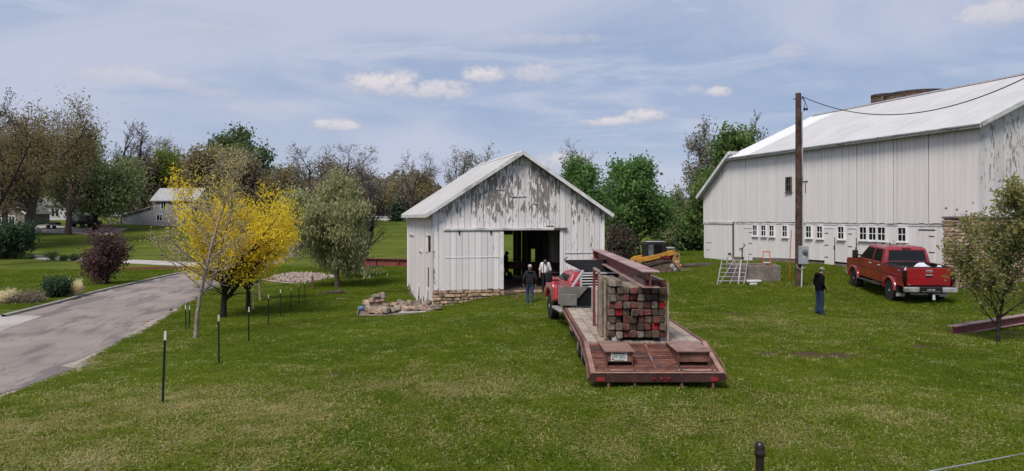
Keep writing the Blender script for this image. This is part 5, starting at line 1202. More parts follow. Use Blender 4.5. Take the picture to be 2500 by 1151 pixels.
# man in black hoodie, by the pickup, seen from the side
p = at(2001, 26.5); pz = p.z
o, sc, B = person('person in black hooded jacket and blue jeans standing beside the pickup', (p.x, p.y, pz - .01), R(-78), dict(jaw=(0, .085, 1.535), head=(0, .09, 1.605), crown=(0, .095, 1.675), nose=(0, .19, 1.565), neck=(0, .02, 1.475), ear=(.08, .07, 1.6), eal=(-.08, .07, 1.6), elr=(.235, -.05, 1.14), wrr=(.20, .13, .97), par=(.185, .17, .925), ell=(-.235, -.05, 1.14), wrl=(-.2, .12, .96), pal=(-.185, .16, .915), chest=(0, -.01, 1.33), anl=(-.10, -.06, .10), hel=(-.10, -.10, .05), tol=(-.12, .10, .035), knl=(-.10, .0, .5)),
                  dict(top='jacket_black', leg='jean_dark', skin='skin', hair='hair_dark', fore='jacket_black', boot='boot'), 1.77, dict(bulk=dict(pelvis=1.06, waist=1.16, chest=1.10, elr=1.3, ell=1.3, shr=1.15, shl=1.15, knr=1.1, knl=1.1, anr=1.15, anl=1.15), long=True))
cap(o, (0, .088 * sc, 1.645 * sc), .096, 'cap_camo', 1, -.25)
MB().lathe([(.06, -.05), (.125, -.03), (.135, .03), (.10, .075), (.05, .06)], (0, -.045, 1.475 * sc), 'z', 16).build('hood', MATS['jacket_black'], o, smooth=True)
MB().tube([(.19 * sc, .10, .985), (.20 * sc, .145, .975)], .042, 10).build('cuff_stripe', MATS['cap_camo'], o)
# man with pale cap, back turned
p = at(1294, 31.8)
o, sc, B = person('person in dark grey hooded jacket and pale cap walking towards the barn', (p.x, p.y, p.z - .01), R(6), dict(elr=(.27, -.05, 1.15), wrr=(.27, .03, .93), par=(.265, .05, .86), ell=(-.28, -.02, 1.15), wrl=(-.29, .08, .93), pal=(-.285, .10, .87), knl=(-.09, .14, .52), anl=(-.10, .05, .12), hel=(-.10, .02, .07), tol=(-.11, .22, .05), knr=(.09, -.02, .5), anr=(.05, -.18, .11), her=(.05, -.21, .06), tor=(.07, -.02, .035)),
                  dict(top='jacket_grey', leg='jean', skin='skin', hair='cap_pale', fore='jacket_grey', boot='boot'), 1.76, dict(bulk=dict(pelvis=1.12, waist=1.25, chest=1.16, elr=1.35, ell=1.35, shr=1.2, shl=1.2), long=True))
cap(o, (0, .012, 1.665 * sc), .098, 'cap_pale', 1)
MB().lathe([(.06, -.05), (.125, -.03), (.14, .02), (.10, .06), (.05, .05)], (0, -.05, 1.465 * sc), 'z', 16).build('hood', MATS['jacket_grey'], o, smooth=True)
# man in white shirt and braces, head bent
p = at(1331, 36.0)
o, sc, B = person('person in white shirt with dark braces and black trousers looking down', (p.x, p.y, max(p.z, -.1)), R(176), dict(jaw=(0, .10, 1.515), head=(0, .115, 1.585), crown=(0, .10, 1.66), nose=(0, .195, 1.535), neck=(0, .03, 1.475), ear=(.08, .09, 1.585), eal=(-.08, .09, 1.585), knl=(-.09, .09, .52), anl=(-.10, .0, .11), hel=(-.10, -.04, .06), tol=(-.11, .16, .04)),
                  dict(top='shirt_white', leg='trouser_black', skin='skin', hair='hair_dark', fore='skin', boot='boot'), 1.78, dict(bulk=dict(waist=1.12, chest=1.08, shr=1.1, shl=1.1, elr=1.15, ell=1.15)))
for s in (-1, 1):
    MB().tube([(s * .085, .128, 1.0), (s * .09, .158, 1.2), (s * .095, .15, 1.36), (s * .09, .06, 1.47), (s * .07, -.09, 1.44), (s * .04, -.15, 1.2), (s * .03, -.13, 1.0)], .014, 6).build('brace', MATS['trouser_black'], o)
    MB().tube([(s * .255 * sc, -.03, 1.165 * sc), (s * .26 * sc, -.02, 1.09 * sc)], .066, 12).build('rolled_sleeve', MATS['shirt_white'], o, smooth=True)
MB().lathe([(.045, -.07), (.062, -.02), (.068, .03), (.05, .05)], (0, .135, 1.50), 'z', 12).build('beard', MATS['hair_dark'], o, smooth=True)
# silhouette inside the barn, walking
w_ = sb_world(.55, 5.0)
o, sc, B = person('person in dark clothes standing inside the barn against the far opening', (w_[0], w_[1], -.05), R(-70), dict(jaw=(0, .08, 1.54), head=(0, .085, 1.61), crown=(0, .08, 1.68), nose=(0, .19, 1.58), ear=(.08, .07, 1.61), eal=(-.08, .07, 1.61), wrr=(.22, .16, .95), par=(.215, .2, .90), wrl=(-.24, .0, .9), pal=(-.24, .02, .83), knl=(-.09, .17, .54), anl=(-.1, .17, .14), hel=(-.1, .13, .08), tol=(-.11, .33, .10), knr=(.09, -.06, .5), anr=(.1, -.24, .12), her=(.1, -.27, .07), tor=(.1, -.08, .04)),
                  dict(top='jacket_black', leg='trouser_black', skin='skin', hair='hair_dark', fore='jacket_black', boot='boot'), 1.80, dict(bulk=dict(pelvis=1.06, waist=1.14, chest=1.08, elr=1.2, ell=1.2)))
MB().lathe([(.09, -.10), (.105, -.02), (.10, .05), (.06, .10), (.01, .115)], (0, .05, 1.62), 'z', 14).build('hair', MATS['hair_dark'], o, smooth=True)

# ------------------------------------------------------------------ fence posts
def tpost_mesh(h):
    m = MB(); g = .012
    m.box(-.022, .022, -.004, .004, -.25, h - .17); m.box(-.004, .004, .004, .032, -.25, h - .17)
    return m
TP = [(397, 13.8, 177, 2), (535, 19.3, 123, -.6), (607, 24.5, 88, .5), (655, 30.0, 78, .6), (685, 34.0, 67, 0), (710, 37.0, 57, .8), (730, 40.6, 44, -1.2), (744, 43.0, 35, .5)]
ordw = ('nearest', 'second', 'third', 'fourth', 'fifth', 'sixth', 'seventh', 'farthest')
def tpost(u, d, h, lean, label, group='steel fence posts in a row'):
    p = at(u, d); t = thing('fence_post', p, R(random.uniform(-40, 40)), label, 'fence post', group); t.rotation_euler.y = R(lean)
    m = MB(); k = max(.022, .022); m.box(-k, k, -.005, .005, -.3, h - .17); m.box(-.005, .005, .006, .035, -.3, h - .17)
    for z in np.arange(.12, h - .2, .09): m.cbox((0, -.009, z), (.014, .008, .02))
    m.build('stem', MATS['post_green'], t)
    m = MB(); m.box(-k, k, -.0052, .0052, h - .168, h); m.box(-.0052, .0052, .0055, .035, h - .168, h); m.build('tip', MATS['post_white'], t)
for (u, d, hp, l), o_ in zip(TP, ordw):
    tpost(u, d, max(1.12, hp * d / F), l, f'{o_} dark green fence post with white tip in the lawn row' if o_ in ('nearest', 'farthest') else f'{o_} dark green fence post from the camera, white tipped, in the lawn row')
tpost(454, 29.0, 1.05, -1, 'dark green white tipped post left of the bare young tree')
tpost(461, 29.8, .95, 3, 'leaning dark green post close beside the bare young tree')
p = at(617, 37); m = MB().tube([(0, 0, -.2), (.06, 0, 1.15)], .022, 8); tag(m.build('marker_stake', MATS['post_white'], None, p), 'thin pale marker stake standing behind the yellow tree trunks', 'stake')
p = at(763, 50); tag(MB().box(-.06, .06, -.06, .06, -.2, .95).build('wooden_post', MATS['old_wood_side' if False else 'steel_rust'], None, p, bevel=.01), 'short brown wooden post by the riprap stones', 'post')
# pipe post and cable in the foreground
d_ = 6.4; x_ = (1855 - 1250) / F * d_; zt = CZ - (1078 - 532) / F * d_; zg = gz(x_, d_); pp = thing('pipe_post', (x_, d_, zg), 0, 'dark brown capped pipe post in the near lawn', 'post')
H_ = zt - zg
MB().tube([(0, 0, -.2), (0, 0, H_ - .1)], .036, 20).build('pipe', MATS['pipe_brown'], pp, smooth=False)
MB().lathe([(.038, -.125), (.047, -.12), (.047, -.095), (.042, -.085), (.043, -.05), (.040, -.03), (.030, -.010), (.014, -.001), (.002, 0)], (0, 0, H_), 'z', 24).build('cap', MATS['pipe_brown'], pp, smooth=True)
def cable(name, pts, r, label, cat='cable', mat='wire_black', sag=0.0, n=24):
    P = []
    for a, b in zip(pts[:-1], pts[1:]):
        a = Vector(a); b = Vector(b)
        for k in range(n): f = k / n; q = a.lerp(b, f); q.z -= sag * 4 * f * (1 - f); P.append(q)
    P.append(Vector(pts[-1])); return tag(MB().tube(P, r, 6).build(name, MATS[mat]), label, cat)
def px(u, v, d): return Vector(((u - 1250) / F * d, d, CZ - (v - HV) / F * d))
cable('guy_wire', [px(2200, 1165, 5.0), px(2360, 1134, 5.6), px(2500, 1108, 6.3), px(2700, 1070, 7.6)], .006, 'thin pale wire slanting across the bottom right corner', mat='galvanised')

# ------------------------------------------------------------------ utility pole
pp = at(1950, 34.2); ptop = CZ + (532 - 228) / F * 34.2
pole = thing('utility_pole', pp, 0, 'brown wooden utility pole with grey meter box', 'utility pole'); PH = ptop - pp.z
MB().tube([(0, 0, -.3), (0, 0, PH * .5), (-.02, 0, PH)], [.165, .15, .125], 16).build('shaft', MATS['pole_wood'], pole)
mb_ = MB().box(-.10, .34, -.32, -.17, 1.1, 1.95).build('meter_box', MATS['meter_grey'], pole, bevel=.02)
MB().lathe([(.12, 0), (.12, -.05), (.10, -.10), (.05, -.12), (.005, -.125)], (.16, -.322, 1.68), 'y', 20).build('meter_dial', MATS['glass_pale'], mb_); MB().box(.10, .2, -.325, -.321, 1.4, 1.5).build('meter_label', MATS['grey_box'], mb_); MB().cbox((.3, -.33, 1.25), (.03, .02, .05)).build('latch', MATS['galvanised'], mb_)
MB().tube([(.12, -.16, 1.95), (.12, -.155, PH * .5), (.10, -.14, PH - .9)], .03, 8).build('conduit', MATS['galvanised'], pole); MB().tube([(.08, -.2, 1.1), (.05, -.2, 0)], .032, 8).build('conduit', MATS['post_white'], pole)
MB().tube([(-.17, -.2, 1.1), (-.15, -.22, .93), (.0, -.24, .85), (.2, -.22, .93), (.24, -.2, 1.1)], .02, 8).build('ground_loop', MATS['galvanised'], pole)
MB().tube([(-.28, -.02, PH - .28), (.2, -.02, PH - .26)], .02, 6).build('bolt', MATS['black_steel'], pole)
MB().tube([(.12, -.1, PH - .16), (.26, -.12, PH - .4), (.22, -.12, PH - .7), (.16, -.12, PH - .75)], .012, 6).build('service_loop', MATS['wire_black'], pole); MB().tube([(.12, -.1, PH - .2), (.34, -.12, PH - .6), (.32, -.12, PH - .78), (.15, -.12, PH - .86)], .012, 6).build('service_loop', MATS['wire_black'], pole)
for x in (.22, .33): MB().lathe([(.03, -.06), (.05, -.03), (.045, .04), (.02, .06)], (x, -.12, PH - .76), 'z', 10).build('insulator', MATS['black_steel'], pole)
cable('service_wire', [(pp.x + .13, pp.y, ptop - .14), px(2660, 100, 24.0)], .020, 'black service wire sagging from the pole over barn roof', 'wire', sag=1.55, n=48)

# ------------------------------------------------------------------ concrete trough, gate panel and yard clutter
tr_ = thing('concrete_trough', at(1842, 36.6), R(-8), 'low concrete stock trough in the yard beside the utility pole', 'trough'); tr_.location.z -= .05
for (x0, x1, y0, y1, nm) in ((-1.1, 1.15, -.55, -.4, 'front_wall'), (-1.1, 1.15, 1.6, 1.75, 'back_wall'), (-1.1, -.95, -.399, 1.599, 'end_wall'), (1.0, 1.15, -.399, 1.599, 'end_wall')): MB().box(x0, x1, y0, y1, -.2, .88).build(nm, MATS['concrete'], tr_, bevel=.025)
MB().box(-.94, .99, -.39, 1.59, -.2, .72).build('fill', MATS['dirt_floor'], tr_)
g = thing('gate_panel', at(1783, 35.3), R(4), 'grey tubular steel gate panel leaning on the concrete trough', 'gate', None); g.rotation_euler = Euler((R(-38), R(0), R(-6)))
gw, gh = 1.25, 1.5; GV = MATS['galvanised']
def gp(x, z): return (x + .26 * z, 0, z)
MB().tube([gp(-gw / 2, 0), gp(-gw / 2, gh)], .022, 8).build('end_post', GV, g); MB().tube([gp(gw / 2, 0), gp(gw / 2, gh + .25)], .022, 8).build('end_post', GV, g); MB().beam(gp(.36, 0), gp(.30, gh), .06, .03, (0, 1, 0)).build('brace', GV, g)
for k in range(7): MB().tube([gp(-gw / 2, .02 + k * gh / 6.1), gp(gw / 2, .02 + k * gh / 6.1)], .020, 8).build('rail', GV, g)
for a, b in ((-.55, -.05), (-.05, .2)): MB().tube([gp(a, 0), gp(b, gh)], .016, 6).build('brace', GV, g)
lb = thing('small_bench', at(1840, 35.0), R(2), 'small white low bench on the grass before the trough', 'bench'); MB().box(-.33, .33, -.12, .12, .2, .27).build('seat', MATS['white_plastic'], lb); MB().box(-.2, .14, -.08, .08, 0, .199).build('leg', MATS['white_plastic'], lb)
st = thing('step_stool', at(1871, 37.4), R(-12), 'orange step stool standing in the concrete trough', 'stool'); st.location.z = tr_.location.z + .72 + .35 * .8; st.scale = (.8, .8, .8); OP = MATS['orange_paint']
for s in (-.22, .22):
    MB().beam((s, -.2, -.35), (s * .9, 0, .62), .05, .04, (1, 0, 0)).build('front_leg', OP, st); MB().beam((s * 1.0, .25, -.35), (s * .9, .03, .62), .04, .03, (1, 0, 0)).build('rear_leg', OP, st)
MB().box(-.22, .22, -.06, .1, .60, .66).build('top_step', OP, st)
for z in (-.05, .25): MB().box(-.2, .2, -.20 + .1 * (z + .3), -.02, z, z + .03).build('tread', MATS['frame_white'], st)
orod = at(1927, 36.5); tag(MB().tube([(0, 0, -.1), (.05, 0, 1.6), (.12, .05, 2.55)], .022, 8).build('marker_rod', OP, None, orod), 'tall thin orange marker rod left of the utility pole', 'rod')
hp = thing('hydrant', at(1812, 44.5, -.05), 0, 'dark yard hydrant standing by the barn dutch door', 'hydrant'); MB().tube([(0, 0, 0), (0, 0, 1.05)], .035, 8).build('standpipe', MATS['black_plate'], hp); MB().tube([(0, 0, 1.05), (0, 0, 1.28), (-.16, 0, 1.18)], .055, 8).build('head', MATS['black_plate'], hp); MB().beam((0, 0, 1.2), (.22, 0, 1.5), .03, .03).build('handle', MATS['black_plate'], hp)
ph = thing('yard_pipe', at(1776, 38.5), 0, 'grey bent pipe with red lever behind the gate panel', 'pipe'); MB().tube([(0, 0, 0), (-.02, 0, 1.1), (.05, 0, 1.28), (.18, 0, 1.3)], .045, 8).build('pipe', GV, ph); MB().beam((.16, 0, 1.3), (.42, 0, .85), .07, .05).build('lever', MATS['steel_red_top'], ph); MB().lathe([(.07, 0), (.09, .06), (.03, .1)], (.1, 0, 1.28), 'z', 10).build('knob', MATS['black_plate'], ph)
MBl = [(1700, 47.5, 1.9, .16, 12, 'bark'), (1678, 48.2, 2.2, .12, -6, 'bark_pale'), (1672, 46.4, 1.6, .06, 4, 'old_wood_side'), (1684, 45.2, 1.3, .05, 16, 'stake_wood'), (1722, 48.5, 1.6, .12, 20, 'bark')]
for i, (u, d, L_, r_, rz_, mt) in enumerate(MBl):
    q = at(u, d, r_ * .8); tag(MB().tube([(-L_ / 2, 0, 0), (0, .03, .02), (L_ / 2, -.02, 0)], [r_, r_ * .95, r_ * .85], 10).build('log', MATS[mt], None, q, (0, 0, R(rz_))), ('thick dark log on the grass left of the big barn', 'long pale log behind the loader in the wood heap', 'thin weathered pole in the wood heap', 'thin pale pole lying nearest in the wood heap', 'dark short log closest to the big barn')[i], 'log', 'logs lying by the big barn')
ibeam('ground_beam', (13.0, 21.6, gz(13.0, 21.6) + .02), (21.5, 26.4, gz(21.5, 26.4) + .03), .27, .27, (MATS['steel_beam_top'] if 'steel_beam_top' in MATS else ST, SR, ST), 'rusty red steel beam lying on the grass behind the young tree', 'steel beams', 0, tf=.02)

# ------------------------------------------------------------------ pallet and stone heap by the small barn
pc = ((885 + 1055) / 2 - 1250) / F * 33.4; pl_c = on(pc, 33.6)
pal = thing('timber_platform', (pl_c.x - .1, 33.5, pl_c.z + .03), R(9), 'low wooden platform under the stone heap by the small barn', 'platform')
for k in range(8): piece('plank', pal, 'old_wood_side', -1.62, 1.55, -.98 + k * .25, -.98 + k * .25 + .235, .07, .11)
for y in (-.9, 0, .9): piece('runner', pal, 'old_wood', -1.6, 1.5, y - .05, y + .05, -.12, .068)
piece('side_board', pal, 'old_wood_side', -1.68, -1.635, -1.0, 1.0, -.1, .22)
rs = random.Random(12); PM = pal.location; cs_, sn_ = math.cos(R(9)), math.sin(R(9))
placed = []
heap = [(-1.25 + .3 * i, .55 + rs.uniform(-.15, .2), 0) for i in range(9)] + [(-1.2 + .35 * i, .2 + rs.uniform(-.15, .15), 0) for i in range(9)] + [(-1.0 + .28 * i, -.25 + rs.uniform(-.15, .15), 0) for i in range(5)] + [(.6 + .25 * i, -.1 + rs.uniform(-.2, .2), 0) for i in range(5)] + \
       [(-1.15 + .35 * i, .45 + rs.uniform(-.1, .1), 1) for i in range(3)] + [(.0 + .33 * i, .4 + rs.uniform(-.1, .1), 1) for i in range(5)] + [(-1.05, .4, 2), (-.7, .42, 2), (-.9, .42, 3), (-.62, .38, 3), (1.5, .5, 1), (1.75, -.1, 0), (1.95, .2, 0), (1.85, -.3, 0), (-1.0, -.55, 0), (-.8, -.62, 0), (-.6, -.58, 0), (-.42, -.66, 0)]
for i, (x, y, lv) in enumerate(heap):
    s = (rs.uniform(.36, .70) if i % 3 else rs.uniform(.24, .4), rs.uniform(.26, .46), rs.uniform(.16, .32)); k_ = rs.choice(('stone_tan', 'stone_grey', 'stone_pink', 'stone_grey')); nm_ = {'stone_tan': 'tan', 'stone_grey': 'grey brown', 'stone_pink': 'pinkish'}[k_]
    X = PM.x + cs_ * x - sn_ * y; Yw = PM.y + sn_ * x + cs_ * y
    bz = PM.z + .115 if x < 1.6 else gz(X, Yw)
    o = obj('stone', rs.choice(STONES[k_]), None, (X, Yw, bz + lv * .19 + s[2] * .45), (rs.uniform(-.25, .25), rs.uniform(-.35, .35), rs.uniform(0, 3)), s)
    sz_ = 'large' if s[0] > .5 else ('small' if s[0] < .33 else 'middling'); wh_ = 'left end' if x < -.75 else ('left middle' if x < -.1 else ('middle' if x < .5 else ('right middle' if x < 1.05 else 'right end')))
    tag(o, f'{sz_} {nm_} stone in the {"upper" if lv else "lower"} {"back" if y > .3 else "front"} {wh_} of the heap on platform' if x < 1.6 else f'{sz_} {nm_} stone on the grass at the barn foundation corner', 'stone', 'stones of the heap by the small barn')
def ploc(x, y, z): return (PM.x + cs_ * x - sn_ * y, PM.y + sn_ * x + cs_ * y, PM.z + z)
tag(MB().box(-.6, .6, -.04, .04, 0, .035).build('white_board', MATS['white_plastic'], None, ploc(.75, -.55, .13), (0, 0, R(14))), 'long white board lying on the platform before the stones', 'board')
tag(MB().box(-.1, .1, -.06, .06, 0, .04).build('white_scrap', MATS['white_plastic'], None, ploc(.35, -.45, .13), (0, 0, R(30))), 'small white scrap on the platform near the white board', 'scrap')
bt = MB().lathe([(.02, 0), (.17, .01), (.2, .12), (.16, .2), (.02, .22)], (0, 0, 0), 'z', 16); tag(bt.build('blue_bucket', MATS['tarp_blue'], None, ploc(-1.55, .62, .115)), 'blue tub at the left end of the stone heap', 'tub')
tag(MB().box(-.3, .3, -.09, .09, 0, .07).build('scrap_board', MATS['stake_wood'], None, at(833, 43, .01), (0, 0, R(10)), bevel=.01), 'short pale board lying in the lawn left of the stones', 'board')
tag(MB().tube([(-.9, 0, .04), (-.2, .1, .12), (.5, 0, .16), (.9, .1, .08)], [.04, .10, .15, .05], 8).build('branch_debris', MATS['bark'], None, at(812, 46.5)), 'brown branch debris lying in the lawn under the olive tree', 'branch')
# ------------------------------------------------------------------ trees
def tubes(S, name, mat):
    P = np.array([s[0] for s in S]); Q = np.array([s[1] for s in S]); ra = np.array([s[2] for s in S]); rb = np.array([s[3] for s in S])
    D = Q - P; D /= np.linalg.norm(D, axis=1)[:, None] + 1e-9
    ref = np.where(np.abs(D[:, 2:3]) < .9, np.array([[0, 0, 1.]]), np.array([[1., 0, 0]])); U = np.cross(D, ref); U /= np.linalg.norm(U, axis=1)[:, None]; Wv = np.cross(D, U)
    Vs, Fs, base = [], [], 0
    for k, sel in ((3, ra < .035), (6, ra >= .035)):
        if not sel.any(): continue
        a = np.arange(k) * 2 * np.pi / k; ring = U[sel][:, None] * np.cos(a)[None, :, None] + Wv[sel][:, None] * np.sin(a)[None, :, None]
        v = np.concatenate([P[sel][:, None] + ring * ra[sel][:, None, None], Q[sel][:, None] + ring * rb[sel][:, None, None]], 1); n = len(v)
        i = np.arange(k); f = np.stack([i, (i + 1) % k, (i + 1) % k + k, i + k], 1)[None] + (np.arange(n) * 2 * k)[:, None, None] + base
        Vs.append(v.reshape(-1, 3)); Fs.append(f.reshape(-1, 4)); base += n * 2 * k
    return mesh_np(name, np.concatenate(Vs), np.concatenate(Fs), mat)

def grow(seed, kind):
    """unit tree: list of segments (p, q, r0, r1, level) and leaf sites (point, direction)"""
    rs = random.Random(seed); K = kind; S = []; T = []
    def rv(s=1.0): return Vector((rs.gauss(0, s), rs.gauss(0, s), rs.gauss(0, s)))
    def br(p, d, L, r, lv):
        n = K['seg'][lv]; q = p.copy()
        for i in range(n):
            d = (d + rv(K['wob'][lv]) + Vector((0, 0, K['up'][lv]))).normalized(); e = q + d * (L / n); r1 = r * (1 - .75 * (i + 1) / n) if lv else r * (1 - K.get('ttaper', .5) * (i + 1) / n); r0 = r * (1 - .75 * i / n) if lv else r * (1 - K.get('ttaper', .5) * i / n)
            S.append((tuple(q), tuple(e), max(r0, K['rmin']), max(r1, K['rmin'] * .7), lv)); 
            if lv >= K['leaf_lv']: T.append((tuple(e), tuple(d)))
            if lv < K['levels'] and (i + 1) / n >= K['start'][lv]:
                m = K['kids'][lv] / max(1, round(n * (1 - K['start'][lv])) ) ; m = int(m) + (rs.random() < m - int(m))
                for _ in range(m):
                    ax = d.orthogonal().normalized(); ax.rotate(Matrix.Rotation(rs.uniform(0, 6.283), 3, d)); nd = d.copy(); nd.rotate(Matrix.Rotation(R(rs.gauss(K['ang'][lv], K['ang'][lv] * .22)), 3, ax))
                    f = rs.random(); sp = q.lerp(e, f); fall = 1 - K.get('fall', .45) * ((i + f) / n) if lv == 0 else 1 - .35 * (i + f) / n
                    br(sp, nd, L * K['len'][lv] * fall * rs.uniform(.75, 1.2), max(r1 * K['rk'][lv], K['rmin']), lv + 1)
            q = e
        T.append((tuple(q), tuple(d)))
    br(Vector((0, 0, 0)), Vector((0, 0, 1)), 1.0, K['r'], 0)
    return S, T
BASE = dict(levels=3, seg=(6, 4, 3, 2), wob=(.04, .12, .16, .2), up=(0, .10, .08, .05), start=(.35, .3, .2, 0), kids=(9, 5, 4, 0), ang=(52, 45, 42, 40), len=(.55, .5, .5, .5), rk=(.55, .6, .6, .6), r=.022, rmin=.0015, leaf_lv=3)
def kd(**k): d = dict(BASE); d.update(k); return d
KIND = dict(
    bare=kd(levels=4, seg=(5, 4, 3, 3, 2), wob=(.06, .12, .16, .2, .25), up=(0, .12, .10, .08, .05), start=(.3, .25, .2, .1, 0), kids=(8, 5, 4, 3.4, 0), ang=(38, 38, 38, 40, 40), len=(.62, .55, .55, .5, .5), rk=(.6, .6, .6, .6, .6), rmin=.0011, leaf_lv=4, fall=.3),
    broad=kd(levels=3, seg=(4, 5, 4, 3), wob=(.05, .12, .16, .2), up=(0, .08, .05, .03), start=(.3, .2, .15, 0), kids=(9, 6, 5, 0), ang=(48, 42, 42, 40), len=(.8, .5, .5, .5), ttaper=.35, fall=.25, leaf_lv=2),
    oval=kd(kids=(14, 6, 4, 0), len=(.48, .5, .5, .5), start=(.2, .2, .1, 0), fall=.5, leaf_lv=2),
    cone=kd(kids=(34, 6, 3, 0), seg=(12, 4, 3, 2), ang=(78, 45, 40, 40), len=(.42, .42, .4, .4), up=(0, .0, 0, 0), start=(.06, .15, .1, 0), fall=.92, leaf_lv=1, ttaper=.9),
    vase=kd(levels=3, seg=(4, 6, 4, 3), kids=(15, 8, 5, 0), ang=(34, 34, 38, 38), len=(1.6, .42, .5, .5), start=(.5, .15, .1, 0), up=(0, .03, .05, .05), ttaper=.3, fall=.15, leaf_lv=2, r=.03),
    young=kd(levels=3, seg=(12, 6, 4, 3), kids=(24, 6, 4, 0), ang=(50, 40, 40, 40), len=(.42, .42, .4, .4), start=(.15, .2, .1, 0), up=(0, .10, .1, .1), fall=.75, ttaper=.85, leaf_lv=2, r=.016, rmin=.0022),
    slim=kd(levels=3, seg=(14, 6, 4, 3), kids=(34, 6, 4, 0), ang=(48, 34, 36, 36), len=(.40, .42, .42, .4), start=(.22, .2, .1, 0), up=(0, .13, .1, .1), fall=.68, ttaper=.85, leaf_lv=2, r=.014, rmin=.0018),
    upright=kd(levels=3, seg=(12, 6, 4, 3), kids=(30, 7, 4, 0), ang=(30, 26, 30, 30), len=(.52, .42, .4, .4), start=(.16, .2, .1, 0), up=(0, .10, .1, .1), fall=.55, ttaper=.85, leaf_lv=1, r=.014),
    shrub=kd(levels=2, seg=(2, 5, 4), kids=(22, 7, 0), ang=(42, 38, 38), len=(1.5, .5, .5), start=(.1, .1, 0), wob=(.1, .12, .16), up=(0, .02, .02), leaf_lv=1, r=.03, ttaper=.3, fall=.1),
)
def leaves(T, n, sig, size, rs, aspect=.55, hang=0.0, flat=0.0):
    T0 = np.array([t[0] for t in T]); idx = rs.randint(0, len(T0), n); c = T0[idx] + rs.normal(0, 1, (n, 3)) * sig
    a = rs.normal(0, 1, (n, 3)); a[:, 2] -= hang * 3; a /= np.linalg.norm(a, axis=1)[:, None]; b = np.cross(a, rs.normal(0, 1, (n, 3))); b /= np.linalg.norm(b, axis=1)[:, None] + 1e-9
    s = size * rs.uniform(.55, 1.35, n)[:, None]
    V = np.stack([c - a * s, c + b * s * aspect, c + a * s, c - b * s * aspect], 1).reshape(-1, 3)
    return V, np.arange(4 * n).reshape(-1, 4)
def tree(name, label, base, H, W, kind, bark, leaf=None, n=4000, lsize=.2, sig=.4, seed=1, group=None, cat='tree', aspect=.55, hang=0., shift=(0, 0), rz=None, cw=None, zmin=None, lean=(0, 0), leaf2=None, n2=0, droop=0., rscale=1.0):
    S, T = grow(seed, KIND[kind]); pts = np.array([s[1] for s in S]); k = pts[:, 2].max(); ex = np.percentile(np.abs(pts[:, :2]), 97)
    sz = H / k; sx = (W / 2) / ex
    def tf(p): 
        z = p[2] * sz; r_ = math.hypot(p[0], p[1]) * sx; f = z / H
        return (p[0] * sx + shift[0] * f + lean[0] * f, p[1] * sx + shift[1] * f + lean[1] * f, z - droop * (r_ / (W / 2)) ** 2 * H)
    S2 = [(tf(a), tf(b), r0 * H * rscale, r1 * H * rscale) for a, b, r0, r1, l in S]; T2 = [(tf(p), d) for p, d in T]
    lim = W / 2 * 1.1
    S2 = S2[:1] + [q for q in S2[1:] if math.hypot(q[1][0] - shift[0] * q[1][2] / H, q[1][1] - shift[1] * q[1][2] / H) < lim or q[1][2] < 0]; T2 = [q for q in T2 if math.hypot(q[0][0] - shift[0] * q[0][2] / H, q[0][1] - shift[1] * q[0][2] / H) < lim]
    S2[0] = ((S2[0][0][0], S2[0][0][1], -.3), S2[0][1], S2[0][2] * 1.25, S2[0][3])
    t = thing(name, base, 0 if rz is None else rz, label, cat, group)
    obj('trunk', tubes(S2, 'trunk', MATS[bark]), t)
    if leaf:
        rs = np.random.RandomState(seed + 100)
        if zmin is not None: T2 = [q for q in T2 if q[0][2] > zmin]
        V, Fq = leaves(T2, n, sig, lsize, rs, aspect, hang); cr = obj('crown', mesh_np('crown', V, Fq, MATS[leaf]), t)
        if leaf2:
            V, Fq = leaves(T2, n2, sig, lsize, rs, aspect, hang); obj('crown', mesh_np('crown', V, Fq, MATS[leaf2]), t)
    return t
def tree_px(name, label, u, d, ytop, wpx, kind, bark, leaf=None, **k):
    b = at(u, d); return tree(name, label, b, CZ + (532 - ytop) / F * d - b.z, wpx / F * d, kind, bark, leaf, **k)

# ---- near trees
tree_px('bare_young_tree', 'slender young tree with bare pale branches beside the road', 478, 26.3, 350, 250, 'slim', 'bark_pale', 'leaf_bud', n=4500, lsize=.030, sig=.12, seed=31, rscale=.8)
tree_px('yellow_tree', 'yellow leafed tree with straight dark trunk beside the road', 545, 34.0, 415, 285, 'vase', 'bark_dark', 'leaf_yellow', n=20000, lsize=.062, sig=.16, seed=42, zmin=1.7, rscale=.7, shift=(.3, 0))
tree_px('yellow_tree', 'yellow leafed tree with leaning dark trunk right of the straight one', 606, 37.0, 440, 205, 'vase', 'bark_dark', 'leaf_yellow', n=15000, lsize=.062, sig=.16, seed=47, zmin=1.7, rscale=.6, lean=(-.6, 0), shift=(.6, .5))
tree_px('yellow_tree', 'smaller yellow tree with pale trunk farthest along the fence line', 637, 42.5, 505, 150, 'oval', 'bark_pale', 'leaf_yellow', n=8000, lsize=.065, sig=.16, seed=53, zmin=1.5, rscale=.6, shift=(.2, 0))
tree_px('weeping_tree', 'round olive grey weeping tree with drooping leaves on the lawn', 825, 50.5, 432, 232, 'oval', 'bark', 'leaf_silver', n=38000, lsize=.125, sig=.34, seed=61, hang=.8, aspect=.34, zmin=1.2, droop=.10, leaf2='leaf_olive', n2=14000)
tree_px('lawn_tree', 'thin grey trunked tree behind the weeping olive tree', 846, 58, 500, 120, 'oval', 'bark_grey', 'leaf_olive', n=3000, lsize=.16, sig=.3, seed=62, zmin=2.5)
tree_px('lawn_tree', 'stout brown trunked tree left behind the weeping olive tree', 814, 66, 490, 130, 'oval', 'bark', 'leaf_brown', n=3000, lsize=.16, sig=.3, seed=63, zmin=2.5)
